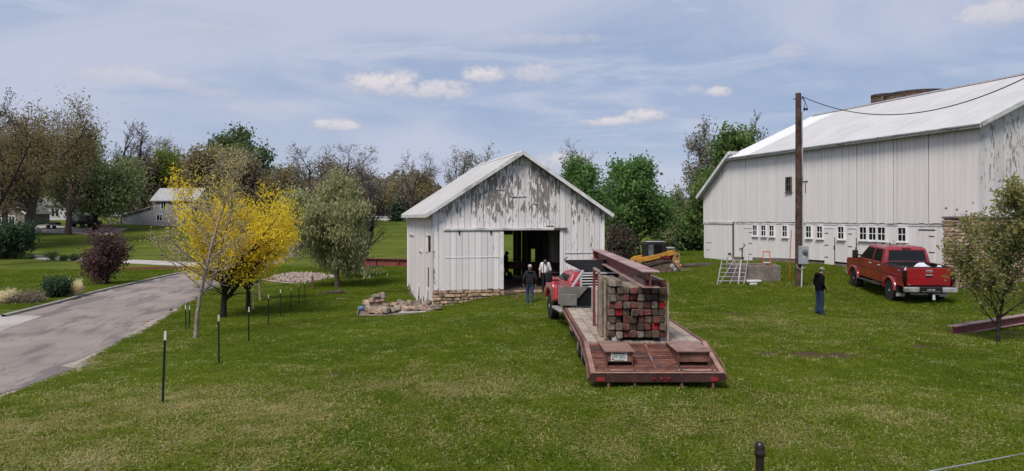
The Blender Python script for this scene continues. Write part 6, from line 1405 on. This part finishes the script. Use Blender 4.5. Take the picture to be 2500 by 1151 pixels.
tree_px('young_maple', 'young tree with bronze green leaves in front of stone wall', 2436, 20.3, 440, 215, 'upright', 'bark_dark', 'leaf_young', n=6500, lsize=.050, sig=.10, seed=72, rscale=.8, zmin=.6, leaf2='leaf_forest', n2=3600)
# ---- shrubs by the road
tree_px('purple_shrub', 'tall dark purple shrub on the far roadside lawn', 262, 55, 540, 98, 'shrub', 'bark_dark', 'leaf_purple', n=9000, lsize=.09, sig=.22, seed=81, cat='shrub')
tree_px('evergreen_bush', 'low dark evergreen bush near the kerb', 126, 44, 680, 72, 'shrub', 'bark_dark', 'leaf_pine', n=5000, lsize=.07, sig=.14, seed=82, cat='shrub')
tree_px('dry_grass_clump', 'tan dry ornamental grass right of the evergreen bush', 180, 45, 681, 36, 'shrub', 'straw', 'straw', n=2600, lsize=.14, sig=.08, seed=83, aspect=.08, cat='grass clump')
tree_px('dry_grass_clump', 'pale dry grass clump at the left picture edge', 12, 41, 708, 60, 'shrub', 'straw', 'straw', n=2600, lsize=.12, sig=.12, seed=84, aspect=.1, cat='grass clump')
tree_px('low_shrub', 'low brown grey shrub between pale grass and evergreen bush', 62, 41, 716, 80, 'shrub', 'bark', 'leaf_brown', n=2600, lsize=.06, sig=.14, seed=85, cat='shrub')
tree_px('dark_shrub', 'large dark shrub at the left edge before the gabled house', 22, 88, 540, 110, 'shrub', 'bark_dark', 'leaf_pine', n=8000, lsize=.18, sig=.4, seed=86, cat='shrub')
dl = resample([(-90, 94), (-70, 92), (-58, 89), (-46, 84), (-36, 79), (-29, 75)], 1.0)
for i, (u, s) in enumerate(((8, .7), (36, 1.0), (55, .55), (72, .45), (128, .9), (155, .4), (181, .6))):
    k_ = (u - 1250) / F; j = np.argmin(np.abs(dl[:, 0] / dl[:, 1] - k_)); y = dl[j, 1] - 2.2; b = on(k_ * y, y)
    tree('clipped_bush', ('first', 'second', 'third', 'fourth', 'fifth', 'sixth', 'seventh')[i] + ' small round green bush from the left along the pale driveway', b, .9 * s + .2, 1.5 * s + .3, 'shrub', 'bark_dark', 'leaf_dark', n=700, lsize=.09, sig=.12, seed=90 + i, cat='shrub', group='bushes along the driveway')
# ---- background, left to right
bt_ = lambda *a, **k: tree_px(*a, **k)
G1 = 'trees beyond the road'
bt_('bare_tree', 'tall bare tree cut by the left picture edge', -35, 78, 140, 190, 'bare', 'bark_dark', 'leaf_brown', n=2500, lsize=.12, sig=.2, seed=101, group=G1)
bt_('spreading_tree', 'big forked tree with bronze budding crown before the houses', 66, 97, 240, 270, 'broad', 'bark', 'leaf_bronze', n=30000, lsize=.13, sig=.8, seed=102, group=G1, rscale=1.4, zmin=5.2)
bt_('budding_tree', 'tree with brown olive haze of buds at the left', 10, 108, 270, 180, 'broad', 'bark', 'leaf_bronze', n=20000, lsize=.18, sig=1.1, seed=103, group=G1, zmin=5.5)
bt_('bare_tree', 'bare spreading tree with fine twigs over the green willow', 165, 112, 262, 150, 'bare', 'bark', 'leaf_greybud', n=1500, lsize=.12, sig=.3, seed=104, group=G1)
bt_('green_willow', 'wide dark green tree behind the white house', 232, 118, 345, 195, 'broad', 'bark_dark', 'leaf_forest', n=34000, lsize=.24, sig=1.15, seed=105, group=G1, hang=.4, zmin=2.6, rscale=1.2)
bt_('green_willow', 'dark green rounded tree left behind the white house', 150, 152, 370, 230, 'broad', 'bark_dark', 'leaf_forest', n=22000, lsize=.3, sig=1.2, seed=106, group=G1, hang=.4, zmin=4)
bt_('bare_tree', 'slim bare tree left of the pair behind the willow', 236, 150, 305, 70, 'bare', 'bark_grey', seed=107, group=G1)
bt_('bare_tree', 'tallest slim bare tree behind the green willow', 292, 150, 288, 80, 'bare', 'bark_dark', 'leaf_greybud', n=500, lsize=.14, sig=.2, seed=108, group=G1)
bt_('bare_tree', 'bare dark tree right of the green willow', 342, 146, 300, 85, 'bare', 'bark_dark', 'leaf_purple', n=1200, lsize=.16, sig=.3, seed=109, group=G1)
bt_('hazy_tree', 'brown grey hazy tree left of the grey house roof', 345, 160, 395, 110, 'oval', 'bark', 'leaf_brown', n=7000, lsize=.3, sig=1.2, seed=110, group=G1)
bt_('lime_tree', 'bright spring green tree behind the grey house', 415, 165, 372, 95, 'oval', 'bark', 'leaf_lime', n=9000, lsize=.28, sig=1.0, seed=111, group=G1)
bt_('bare_tree', 'grey domed bare tree behind the grey house', 432, 185, 333, 110, 'bare', 'bark_grey', 'leaf_greybud', n=3500, lsize=.18, sig=.5, seed=112, group=G1)
bt_('evergreen_tree', 'tall dark green tree above the yellow trees', 540, 160, 318, 125, 'oval', 'bark_dark', 'leaf_dark', n=12000, lsize=.38, sig=.9, seed=113, group=G1)
bt_('evergreen_tree', 'lower dark green tree right of the tall dark one', 612, 155, 352, 120, 'oval', 'bark_dark', 'leaf_dark', n=11000, lsize=.36, sig=.9, seed=114, group=G1)
bt_('budding_tree', 'brown olive tree between dark evergreens and yellow tree', 500, 145, 372, 130, 'oval', 'bark', 'leaf_bronze', n=11000, lsize=.26, sig=1.0, seed=115, group=G1)
bt_('budding_tree', 'brown budding tree over the middle of yellow crown', 590, 140, 385, 110, 'oval', 'bark', 'leaf_brown', n=8000, lsize=.26, sig=1.0, seed=116, group=G1)
bt_('budding_tree', 'brown olive tree right of the yellow crown', 690, 138, 415, 110, 'oval', 'bark', 'leaf_bronze', n=8500, lsize=.26, sig=1.0, seed=117, group=G1)
bt_('bare_tree', 'bare spreading tree left above the weeping tree', 752, 122, 352, 150, 'bare', 'bark', 'leaf_greybud', n=1400, lsize=.14, sig=.3, seed=118, group=G1)
bt_('bare_tree', 'bare tall tree right above the weeping tree', 845, 128, 350, 150, 'bare', 'bark', 'leaf_greybud', n=1400, lsize=.14, sig=.3, seed=119, group=G1)
bt_('bare_tree', 'slim bare tree between weeping tree and small barn', 905, 140, 378, 90, 'bare', 'bark_grey', 'leaf_greybud', n=600, lsize=.14, sig=.3, seed=120, group=G1)
bt_('hazy_tree', 'brown tree with open top behind the weeping tree', 800, 148, 405, 110, 'oval', 'bark', 'leaf_brown', n=8000, lsize=.26, sig=1.0, seed=121, group=G1)
bt_('hazy_tree', 'grey brown thicket tree right of the weeping tree', 895, 165, 432, 120, 'oval', 'bark', 'leaf_brown', n=8000, lsize=.28, sig=1.1, seed=122, group=G1)
bt_('bare_tree', 'bare tree with curved limbs left of small barn roof', 1000, 118, 362, 150, 'bare', 'bark', 'leaf_greybud', n=1200, lsize=.14, sig=.3, seed=123, group=G1)
bt_('bare_tree', 'bare tree just behind the small barn roof left slope', 1100, 112, 356, 150, 'bare', 'bark', 'leaf_greybud', n=1200, lsize=.14, sig=.3, seed=124, group=G1)
bt_('bare_tree', 'fine twigged bare tree behind the small barn ridge', 1180, 118, 350, 140, 'bare', 'bark', 'leaf_bronze', n=2400, lsize=.14, sig=.4, seed=125, group=G1)
bt_('budding_tree', 'olive budding tree left of the small barn eave', 1010, 160, 440, 120, 'oval', 'bark', 'leaf_bronze', n=8500, lsize=.28, sig=1.1, seed=126, group=G1)
bt_('hazy_tree', 'brown tree behind the far house with porch', 948, 175, 445, 110, 'oval', 'bark', 'leaf_brown', n=7000, lsize=.28, sig=1.1, seed=127, group=G1)
bt_('dark_spruce', 'dark bluish spruce right of the far porch', 968, 150, 485, 34, 'cone', 'bark_dark', 'leaf_pine', n=3000, lsize=.25, sig=.3, seed=128, group=G1)
bt_('bare_tree', 'dark leaning bare tree at the right of the weeping tree', 890, 75, 470, 130, 'bare', 'bark_dark', seed=129, group=G1, lean=(2.0, 0), rscale=1.3)
G2 = 'trees behind the barns'
bt_('bare_tree', 'bare budding tree behind the small barn right slope', 1415, 82, 338, 170, 'bare', 'bark_grey', 'leaf_greybud', n=900, lsize=.09, sig=.12, seed=131, group=G2)
bt_('maple_tree', 'bright green maple right behind the small barn roof', 1448, 66, 392, 120, 'oval', 'bark_dark', 'leaf_maple', n=14000, lsize=.15, sig=.42, seed=132, group=G2, zmin=1.5)
bt_('maple_tree', 'largest bright green maple between the two barns', 1560, 62, 404, 165, 'oval', 'bark_dark', 'leaf_maple', n=19000, lsize=.15, sig=.42, seed=133, group=G2, zmin=1.6)
bt_('bronze_shrub', 'dark bronze shrub beside the small barn right wall', 1518, 54, 548, 62, 'shrub', 'bark_dark', 'leaf_purple', n=4500, lsize=.10, sig=.25, seed=134, group=G2, cat='shrub', leaf2='leaf_pine', n2=3000)
bt_('sparse_tree', 'tall sparse silvery tree left of the big barn', 1722, 78, 290, 90, 'oval', 'bark_dark', 'leaf_greybud', n=4600, lsize=.15, sig=.35, seed=135, group=G2)
bt_('columnar_tree', 'dense dark green tree rising behind the barn lean to', 1775, 74, 328, 140, 'oval', 'bark_dark', 'leaf_green', n=18000, lsize=.22, sig=.55, seed=136, group=G2)
bt_('columnar_tree', 'dark green lower tree left of the barn lean to', 1718, 72, 440, 85, 'oval', 'bark_dark', 'leaf_green', n=9000, lsize=.2, sig=.5, seed=137, group=G2)
bt_('bare_tree', 'bare knobbly twigged tree above the barn lean to roof', 1872, 92, 266, 130, 'bare', 'bark_grey', 'leaf_greybud', n=1100, lsize=.10, sig=.08, seed=138, group=G2)
bt_('small_tree', 'small airy tree left of the silvery tree', 1655, 80, 452, 45, 'oval', 'bark_dark', 'leaf_olive', n=1500, lsize=.14, sig=.3, seed=139, group=G2)
bt_('pine_tree', 'yellow green young pine right of the large maple', 1650, 84, 505, 62, 'cone', 'bark_dark', 'leaf_forest', n=7000, lsize=.16, sig=.22, seed=140, group=G2)
bt_('pine_tree', 'pale young pine behind the loader', 1615, 96, 525, 55, 'cone', 'bark_dark', 'leaf_forest', n=5000, lsize=.16, sig=.22, seed=141, group=G2)
bt_('dark_spruce', 'round dark spruce at the left corner of the big barn', 1688, 76, 545, 66, 'cone', 'bark_dark', 'leaf_pine', n=8000, lsize=.16, sig=.22, seed=142, group=G2)
# far wood closing the horizon: reads as one mass
rs = np.random.RandomState(77); VV = []; FF = []; b = 0
for i in range(150):
    u = rs.uniform(-250, 1750); d = rs.uniform(185, 240); h = rs.uniform(7, 13) * (1.0 if u < 1300 else .55); x = (u - 1250) / F * d; g = gz(x, d); n = 260
    c = rs.normal(0, 1, (n, 3)); c /= np.linalg.norm(c, axis=1)[:, None]; c *= rs.uniform(.6, 1, n)[:, None] * np.array([4.2, 4.2, h / 2]); c += (x, d, g + h / 2)
    a = rs.normal(0, 1, (n, 3)); a /= np.linalg.norm(a, axis=1)[:, None]; bb = np.cross(a, rs.normal(0, 1, (n, 3))); bb /= np.linalg.norm(bb, axis=1)[:, None]; s = rs.uniform(.5, 1.0, n)[:, None]
    VV.append(np.stack([c - a * s, c + bb * s * .7, c + a * s, c - bb * s * .7], 1).reshape(-1, 3))
VV = np.concatenate(VV); tag(obj('distant_wood', mesh_np('distant_wood', VV, np.arange(len(VV)).reshape(-1, 4), MATS['leaf_brown'])), 'brown green distant wood along the horizon behind the trees', 'wood', kind='stuff')

# ------------------------------------------------------------------ houses across the road
def house(name, label, x, y, rz, W, D, H, RH, wall, roof, wins=(), ridge='x', ov=.4, group='houses across the road'):
    t = thing(name, (x, y, gz(x, y) - .2), rz, label, 'house', group)
    MB().box(-W / 2, W / 2, 0, D, -.5, H).build('wall', MATS[wall], t)
    if ridge == 'x':
        for s in (-1, 1):
            yy = -ov if s < 0 else D + ov; sl_ = RH / (D / 2); m = MB(); m.add([(-W / 2 - ov, yy, H - sl_ * ov), (W / 2 + ov, yy, H - sl_ * ov), (W / 2 + ov, D / 2, H + RH), (-W / 2 - ov, D / 2, H + RH), (-W / 2 - ov, yy, H - sl_ * ov - .15), (W / 2 + ov, yy, H - sl_ * ov - .15), (W / 2 + ov, D / 2, H + RH - .15), (-W / 2 - ov, D / 2, H + RH - .15)], [(0, 1, 2, 3), (7, 6, 5, 4), (0, 4, 5, 1), (1, 5, 6, 2), (0, 3, 7, 4)]); m.build('roof', MATS[roof], t)
        for s in (-1, 1): MB().prism([(0, H), (D, H), (D / 2, H + RH - .2)], 'x', s * (W / 2 - .02), s * (W / 2 - .14)).build('gable', MATS[wall], t)
    else:
        for s in (-1, 1):
            sl_ = RH / (W / 2); xx = s * (W / 2 + ov); m = MB(); m.add([(xx, -ov, H - sl_ * ov), (xx, D + ov, H - sl_ * ov), (0, D + ov, H + RH), (0, -ov, H + RH), (xx, -ov, H - sl_ * ov - .15), (xx, D + ov, H - sl_ * ov - .15), (0, D + ov, H + RH - .15), (0, -ov, H + RH - .15)], [(0, 1, 2, 3), (7, 6, 5, 4), (0, 4, 5, 1), (1, 5, 6, 2), (0, 3, 7, 4)]); m.build('roof', MATS[roof], t)
            MB().beam((s * (W / 2 + ov), -ov - .02, H - sl_ * ov - .05), (0, -ov - .02, H + RH - .05), .06, .25).build('barge_board', MATS['frame_white'], t)
        MB().prism([(-W / 2, H), (W / 2, H), (0, H + RH - .2)], 'y', .02, .14).build('gable', MATS[wall], t)
    for (xx, z, w, h, tr) in wins:
        f = MB().box(xx - w / 2 - .14, xx + w / 2 + .14, -.05, .0, z - .14, z + h + .14).build('window', MATS['frame_white' if tr else wall], t); MB().box(xx - w / 2, xx + w / 2, -.07, -.052, z, z + h).build('pane', MATS['glass_dark'], f)
        MB().box(xx - .04, xx + .04, -.08, -.071, z, z + h).build('mullion', MATS['frame_white' if tr else 'plastic_black'], f)
    return t
d = 128; xg = (425 - 1250) / F * d
h = house('grey_house', 'grey sided two storey house behind the yellow tree', xg, d, R(-3), 7.6, 6.0, 5.0, 2.0, 'siding_grey', 'roof_pale', ((-1.9, 3.3, .75, 1.35, True), (-2.6, 1.25, .95, 1.0, True), (1.6, 3.2, .8, 1.3, True), (1.2, 1.2, .9, 1.0, True)))
MB().prism([(-9.6, -.5), (-3.85, -.5), (-3.85, 3.6), (-8.2, 2.25), (-9.6, 2.05)], 'y', .3, 5.6).build('side_wing', MATS['siding_grey'], h)
MB().beam((-9.7, 3.0, 2.12), (-3.82, 3.0, 3.72), 6.0, .14).build('wing_roof', MATS['roof_pale'], h)
MB().box(-11.8, -9.5, .2, 5.4, 2.0, 2.15).build('porch_roof', MATS['frame_white'], h)
for xx in (-11.7, -10.7, -9.9): MB().box(xx - .08, xx + .08, .25, .4, -.4, 2.0).build('porch_post', MATS['leaf_lime' if False else 'siding_green'], h)
MB().box(-11.6, -9.65, 3.0, 3.1, -.4, 2.0).build('porch_back', MATS['plastic_black'], h)
d = 135; h = house('white_house', 'small white sided house left of the green willow', (128 - 1250) / F * d, d, R(4), 4.8, 6.5, 3.1, 1.7, 'siding_white', 'shingle_grey', ((.1, .9, .5, 1.35, False), (.85, .9, .5, 1.35, False)))
MB().box(-5.2, -2.41, .5, 6, -.4, 3.0).build('side_wing', MATS['siding_white'], h); MB().box(-3.6, -3.1, .42, .498, .9, 2.5).build('window', MATS['plastic_black'], h); MB().beam((-5.4, 3.2, 3.0), (-2.3, 3.2, 3.9), 6, .14).build('wing_roof', MATS['shingle_grey'], h)
d = 120; house('gabled_house', 'tan gabled house at the left edge behind the dark shrub', (15 - 1250) / F * d, d, R(6), 5.6, 8, 2.6, 2.4, 'siding_tan', 'shingle_grey', ((-1.2, .6, .8, 1.2, True), (.9, .6, .8, 1.2, True)), ridge='y')
d = 165; house('pale_house', 'pale green house glimpsed behind the white house', (185 - 1250) / F * d, d, 0, 7, 6, 3.0, 1.4, 'siding_green', 'roof_pale', ((1.6, 1.0, .9, 1.1, True), (-1.2, 1.0, .9, 1.1, True)))
d = 168; h = house('porch_house', 'far brown roofed house with white porch by the white fence', (925 - 1250) / F * d, d, R(5), 7.5, 6, 2.6, 2.4, 'siding_tan', 'shingle_grey', ((-1.5, .8, .9, 1.2, True), (.3, .8, .9, 1.2, True)), group='far houses')
for xx in (-2.6, -.4, 1.6, 2.7): MB().box(xx - .12, xx + .12, -1.2, -1.0, -.4, 2.5).build('porch_post', MATS['frame_white'], h)
MB().box(-3.2, 3.2, -1.3, -.05, 2.5, 2.62).build('porch_roof', MATS['frame_white'], h)
# white rail fence on the hill
wf = thing('rail_fence', (0, 0, 0), 0, 'white rail fence along the hilltop left of the small barn', 'fence'); xs = np.linspace(-33, -12, 10)
for i, xx in enumerate(xs): g_ = gz(xx, 150); MB().box(xx - .08, xx + .08, 149.9, 150.1, g_ - .2, g_ + 1.05).build('post', MATS['frame_white'], wf)
for a, b in zip(xs[:-1], xs[1:]):
    for z in (.3, .6, .92): MB().beam((a, 149.87, gz(a, 150) + z), (b, 149.87, gz(b, 150) + z), .05, .15).build('rail', MATS['frame_white'], wf)
# parked vehicles by the houses
v = thing('parked_truck', at(210, 122, .0), R(75), 'black truck with pale flat bed parked under the willow', 'truck', None); BK = MATS['plastic_black']
MB().prism([(-2.5, .5), (2.4, .5), (2.5, 1.0), (1.4, 1.2), (.9, 1.9), (-.5, 1.9), (-.7, 1.2), (-2.5, 1.1)], 'y', -.95, .95).build('body', BK, v, bevel=.08)
MB().box(-2.6, -.8, -1.0, 1.0, 1.12, 1.2).build('bed', MATS['grey_box'], v); MB().prism([(.98, 1.25), (1.3, 1.25), (.95, 1.8), (.2, 1.8), (.1, 1.25)], 'y', -.96, .96).build('window', MATS['glass_pale'], v)
for s in (-1, 1):
    for yx in (-1.6, 1.6): MB().lathe([(.38, -.13), (.38, .13)], (yx, s * .85, .38), 'y', 18).build('wheel', MATS['rubber'], v)
v = thing('boat_trailer', at(122, 118, .05), R(4), 'low pale trailer parked before the white house', 'trailer'); MB().box(-1.6, 1.6, -.8, .8, .45, .6).build('deck', MATS['grey_box'], v); MB().box(.1, 1.4, -.7, .7, .61, 1.0).build('load', BK, v, bevel=.1); MB().beam((-1.6, 0, .5), (-2.6, 0, .45), .1, .1).build('drawbar', MATS['grey_box'], v)
for s in (-1, 1): MB().lathe([(.3, -.1), (.3, .1)], (.2, s * .85, .3), 'y', 16).build('wheel', MATS['rubber'], v)
v = at(8, 92); wv_ = MB(); wv_.prism([(-1.6, 0), (1.9, 0), (2.0, .25), (.3, .5), (-1.6, 1.0)], 'y', -.8, .8); tag(wv_.build('covered_boat', MATS['white_plastic'], None, (v.x, v.y, v.z), (0, 0, R(-4)), bevel=.1), 'white covered boat shape at the left edge by the driveway', 'boat')
st_ = at(192, 49.5, .13); tag(MB().box(-.3, .3, -.15, .15, -.15, .12).build('storm_drain', MATS['black_plate'], None, st_, (0, 0, R(70)), bevel=.03), 'small dark storm drain inlet in the kerb', 'drain')

# ------------------------------------------------------------------ lawn grass
def blade_clump(seed, n, h, spread, w, mat, curl=.5):
    rs = np.random.RandomState(seed); V = []; Fq = []
    for i in range(n):
        a = rs.uniform(0, 6.283); r = spread * math.sqrt(rs.uniform(0, 1)); x, y = r * math.cos(a), r * math.sin(a); a2 = rs.uniform(0, 6.283); H_ = h * rs.uniform(.5, 1.25); cx, cy = math.cos(a2), math.sin(a2); wx, wy = -cy * w, cx * w; c = curl * H_ * rs.uniform(.4, 1.4); b = len(V)
        V += [(x - wx, y - wy, 0), (x + wx, y + wy, 0), (x + cx * c * .35 - wx * .8, y + cy * c * .35 - wy * .8, H_ * .6), (x + cx * c * .35 + wx * .8, y + cy * c * .35 + wy * .8, H_ * .6), (x + cx * c * 1.1, y + cy * c * 1.1, H_ * (.95 - .3 * curl))]
        Fq += [(b, b + 1, b + 3, b + 2), (b + 2, b + 3, b + 4, b + 4)]
    me = bpy.data.meshes.new('blade_clump'); me.from_pydata(V, [], [f if len(set(f)) == 4 else f[:3] for f in Fq]); me.materials.append(mat); return me
def blade_mat(name, a, b, c):
    t = NT(name); v = t.pos(); n1 = t.noise(v, .22, 4, .55); n2 = t.noise(v, 1.3, 5, .6)
    k = t.mix(t.step(n1, .35, .65), a, b); k = t.mix(t.math('MULTIPLY', t.step(n2, .45, .72), .7), k, c)
    k = t.mix(t.math('MULTIPLY', t.isl(), .4), k, tuple(x * .7 for x in a[:3]) + (1,))
    t.col(k).set(.7, 0, .06)
    tr = t.N.new('ShaderNodeBsdfTranslucent'); t.L.new(k, tr.inputs[0]); mx = t.N.new('ShaderNodeMixShader'); mx.inputs[0].default_value = .42; o = t.N['Material Output']
    t.L.new(t.b.outputs[0], mx.inputs[1]); t.L.new(tr.outputs[0], mx.inputs[2]); t.L.new(mx.outputs[0], o.inputs[0]); return t.m
bg_ = blade_mat('blade_green', (.140, .200, .016, 1), (.205, .258, .024, 1), (.260, .292, .038, 1)); bl_ = blade_mat('blade_lush', (.108, .170, .016, 1), (.160, .220, .022, 1), (.210, .258, .034, 1)); by_ = blade_mat('blade_dry', (.44, .36, .16, 1), (.52, .45, .22, 1), (.36, .34, .13, 1)); bc_ = blade_mat('blade_pale', (.36, .39, .14, 1), (.44, .46, .19, 1), (.29, .36, .09, 1))
SRC = [bpy.data.objects.new('grass_source', m) for m in (blade_clump(1, 26, .085, .16, .0055, bg_), blade_clump(2, 26, .10, .16, .006, bl_), blade_clump(3, 22, .08, .15, .006, bg_, .8), blade_clump(4, 12, .10, .13, .0085, by_, 1.4), blade_clump(5, 7, .095, .10, .0145, bc_, 1.3))]
def scatter():
    rs = np.random.RandomState(8); N = 400000; y = 6.0 + (72 - 6.0) * rs.uniform(0, 1, N) ** 1.25; x = rs.uniform(-.80, .80, N) * (y + 1.5)
    ok = np.ones(N, bool)
    keep = rs.uniform(0, 1, N) < np.clip(1.15 * (14 / y) ** .35, 0, 1); ok &= keep
    # keep clear of the road, drives and buildings
    c = resample(ROAD, 1.0); wr = np.interp(np.linspace(0, 1, len(c)), np.linspace(0, 1, 8), [7.4, 7.2, 6.8, 6.3, 5.9, 5.6, 5.4, 5.0]) / 2
    near = np.where((x < -6))[0]
    for ch in np.array_split(near, 40):
        dm = np.hypot(x[ch][:, None] - c[:, 0], y[ch][:, None] - c[:, 1]); j = dm.argmin(1); ok[ch] &= dm[np.arange(len(ch)), j] > wr[j] + .15 + .25 * rs.uniform(0, 1, len(ch))
    lx = (x - SB.x) * math.cos(TH) + (y - SB.y) * math.sin(TH); ly = -(x - SB.x) * math.sin(TH) + (y - SB.y) * math.cos(TH); ok &= ~((np.abs(lx) < 4.6) & (ly > -.05) & (ly < 9.4)); ok &= ~((lx > -1.1) & (lx < 2.1) & (ly > -.9) & (ly < .1))
    bx = (x - C1.x) * math.cos(BR) + (y - C1.y) * math.sin(BR); by = -(x - C1.x) * math.sin(BR) + (y - C1.y) * math.cos(BR); ok &= ~((by > -.02) & (bx > XL) & (bx < .5))
    ok &= ~((x > 1.5) & (x < 3.9) & (y > 15) & (y < 20.5)); ok &= ~((x < -17) & (y < 38) & (y > 27) & (x < -17.5)); ok &= ~((((x + 17.4) / 2.9) ** 2 + ((y - 60) / 6) ** 2) < 1)
    px_ = (x - PM.x) * cs_ + (y - PM.y) * sn_; py_ = -(x - PM.x) * sn_ + (y - PM.y) * cs_; ok &= ~((np.abs(px_) < 1.7) & (np.abs(py_) < 1.05))
    dirt = field(DIRT, x, y); ok &= rs.uniform(0, 1, N) > dirt * (.80 + .45 * (np.sin(x * 7.1 + 2 * np.sin(y * 5.3)) > -.2))
    x, y = x[ok], y[ok]; n = len(x); dry = field(DRY, x, y); z = gzv(x, y) - .012
    # clustered pale and dry flecks
    def vn(s, sd):
        g = np.random.RandomState(sd).uniform(0, 1, (64, 64)); u, v = (x * s) % 63, (y * s) % 63; i, j = u.astype(int), v.astype(int); a, b = u - i, v - j; return (g[i, j] * (1 - a) + g[i + 1, j] * a) * (1 - b) + (g[i, j + 1] * (1 - a) + g[i + 1, j + 1] * a) * b
    r = rs.uniform(0, 1, n); cl = vn(.9, 1) * .6 + vn(2.7, 2) * .4
    kind = rs.choice(3, n, p=[.45, .35, .2]); kind = np.where(r < .010 + .22 * np.clip(cl - .45, 0, 1) + .70 * dry * np.clip(cl * 1.6 - .25, 0, 1), 3, kind); r2 = rs.uniform(0, 1, n); kind = np.where((r2 < (.03 + .60 * np.clip(cl - .5, 0, 1)) * np.clip(1.5 - y / 30, .35, 1)) & (kind < 3), 4, kind)
    h = vn(.35, 5) * .6 + vn(1.1, 6) * .4; sc = (.50 + .75 * h) * (1 + np.clip(y - 14, 0, 60) * .022) * rs.uniform(.75, 1.2, n)
    stripe = .5 + .5 * np.sign(np.sin((x + .06 * y) * 2 * np.pi / 2.6)); sc *= np.where(y < 34, .92 + .16 * stripe, 1)
    me = bpy.data.meshes.new('lawn_grass'); me.vertices.add(n); me.vertices.foreach_set('co', np.stack([x, y, z], 1).astype(np.float32).ravel())
    for nm, ty, val in (('kind_ix', 'INT', kind.astype(np.int32)), ('sc', 'FLOAT', sc.astype(np.float32)), ('rz', 'FLOAT', rs.uniform(0, 6.28, n).astype(np.float32))):
        a = me.attributes.new(nm, ty, 'POINT'); a.data.foreach_set('value', val)
    o = obj('lawn_grass', me); tag(o, 'short mown lawn grass with pale dry clippings around the barns', 'grass', kind='stuff')
    ng = bpy.data.node_groups.new('lawn_scatter', 'GeometryNodeTree'); ng.interface.new_socket('Geometry', in_out='INPUT', socket_type='NodeSocketGeometry'); ng.interface.new_socket('Geometry', in_out='OUTPUT', socket_type='NodeSocketGeometry')
    NN, LL = ng.nodes, ng.links; gi = NN.new('NodeGroupInput'); go = NN.new('NodeGroupOutput'); iop = NN.new('GeometryNodeInstanceOnPoints'); jn = NN.new('GeometryNodeJoinGeometry')
    for s in reversed(SRC):
        oi = NN.new('GeometryNodeObjectInfo'); oi.inputs['Object'].default_value = s; oi.inputs['As Instance'].default_value = True; LL.new(oi.outputs['Geometry'], jn.inputs[0])
    def na(nm, ty): a = NN.new('GeometryNodeInputNamedAttribute'); a.data_type = ty; a.inputs[0].default_value = nm; return a.outputs['Attribute']
    cx = NN.new('ShaderNodeCombineXYZ'); LL.new(na('rz', 'FLOAT'), cx.inputs[2])
    LL.new(gi.outputs[0], iop.inputs['Points']); LL.new(jn.outputs[0], iop.inputs['Instance']); iop.inputs['Pick Instance'].default_value = True; LL.new(na('kind_ix', 'INT'), iop.inputs['Instance Index']); LL.new(cx.outputs[0], iop.inputs['Rotation']); LL.new(na('sc', 'FLOAT'), iop.inputs['Scale']); LL.new(iop.outputs[0], go.inputs[0])
    o.modifiers.new('scatter', 'NODES').node_group = ng
    return n
scatter()
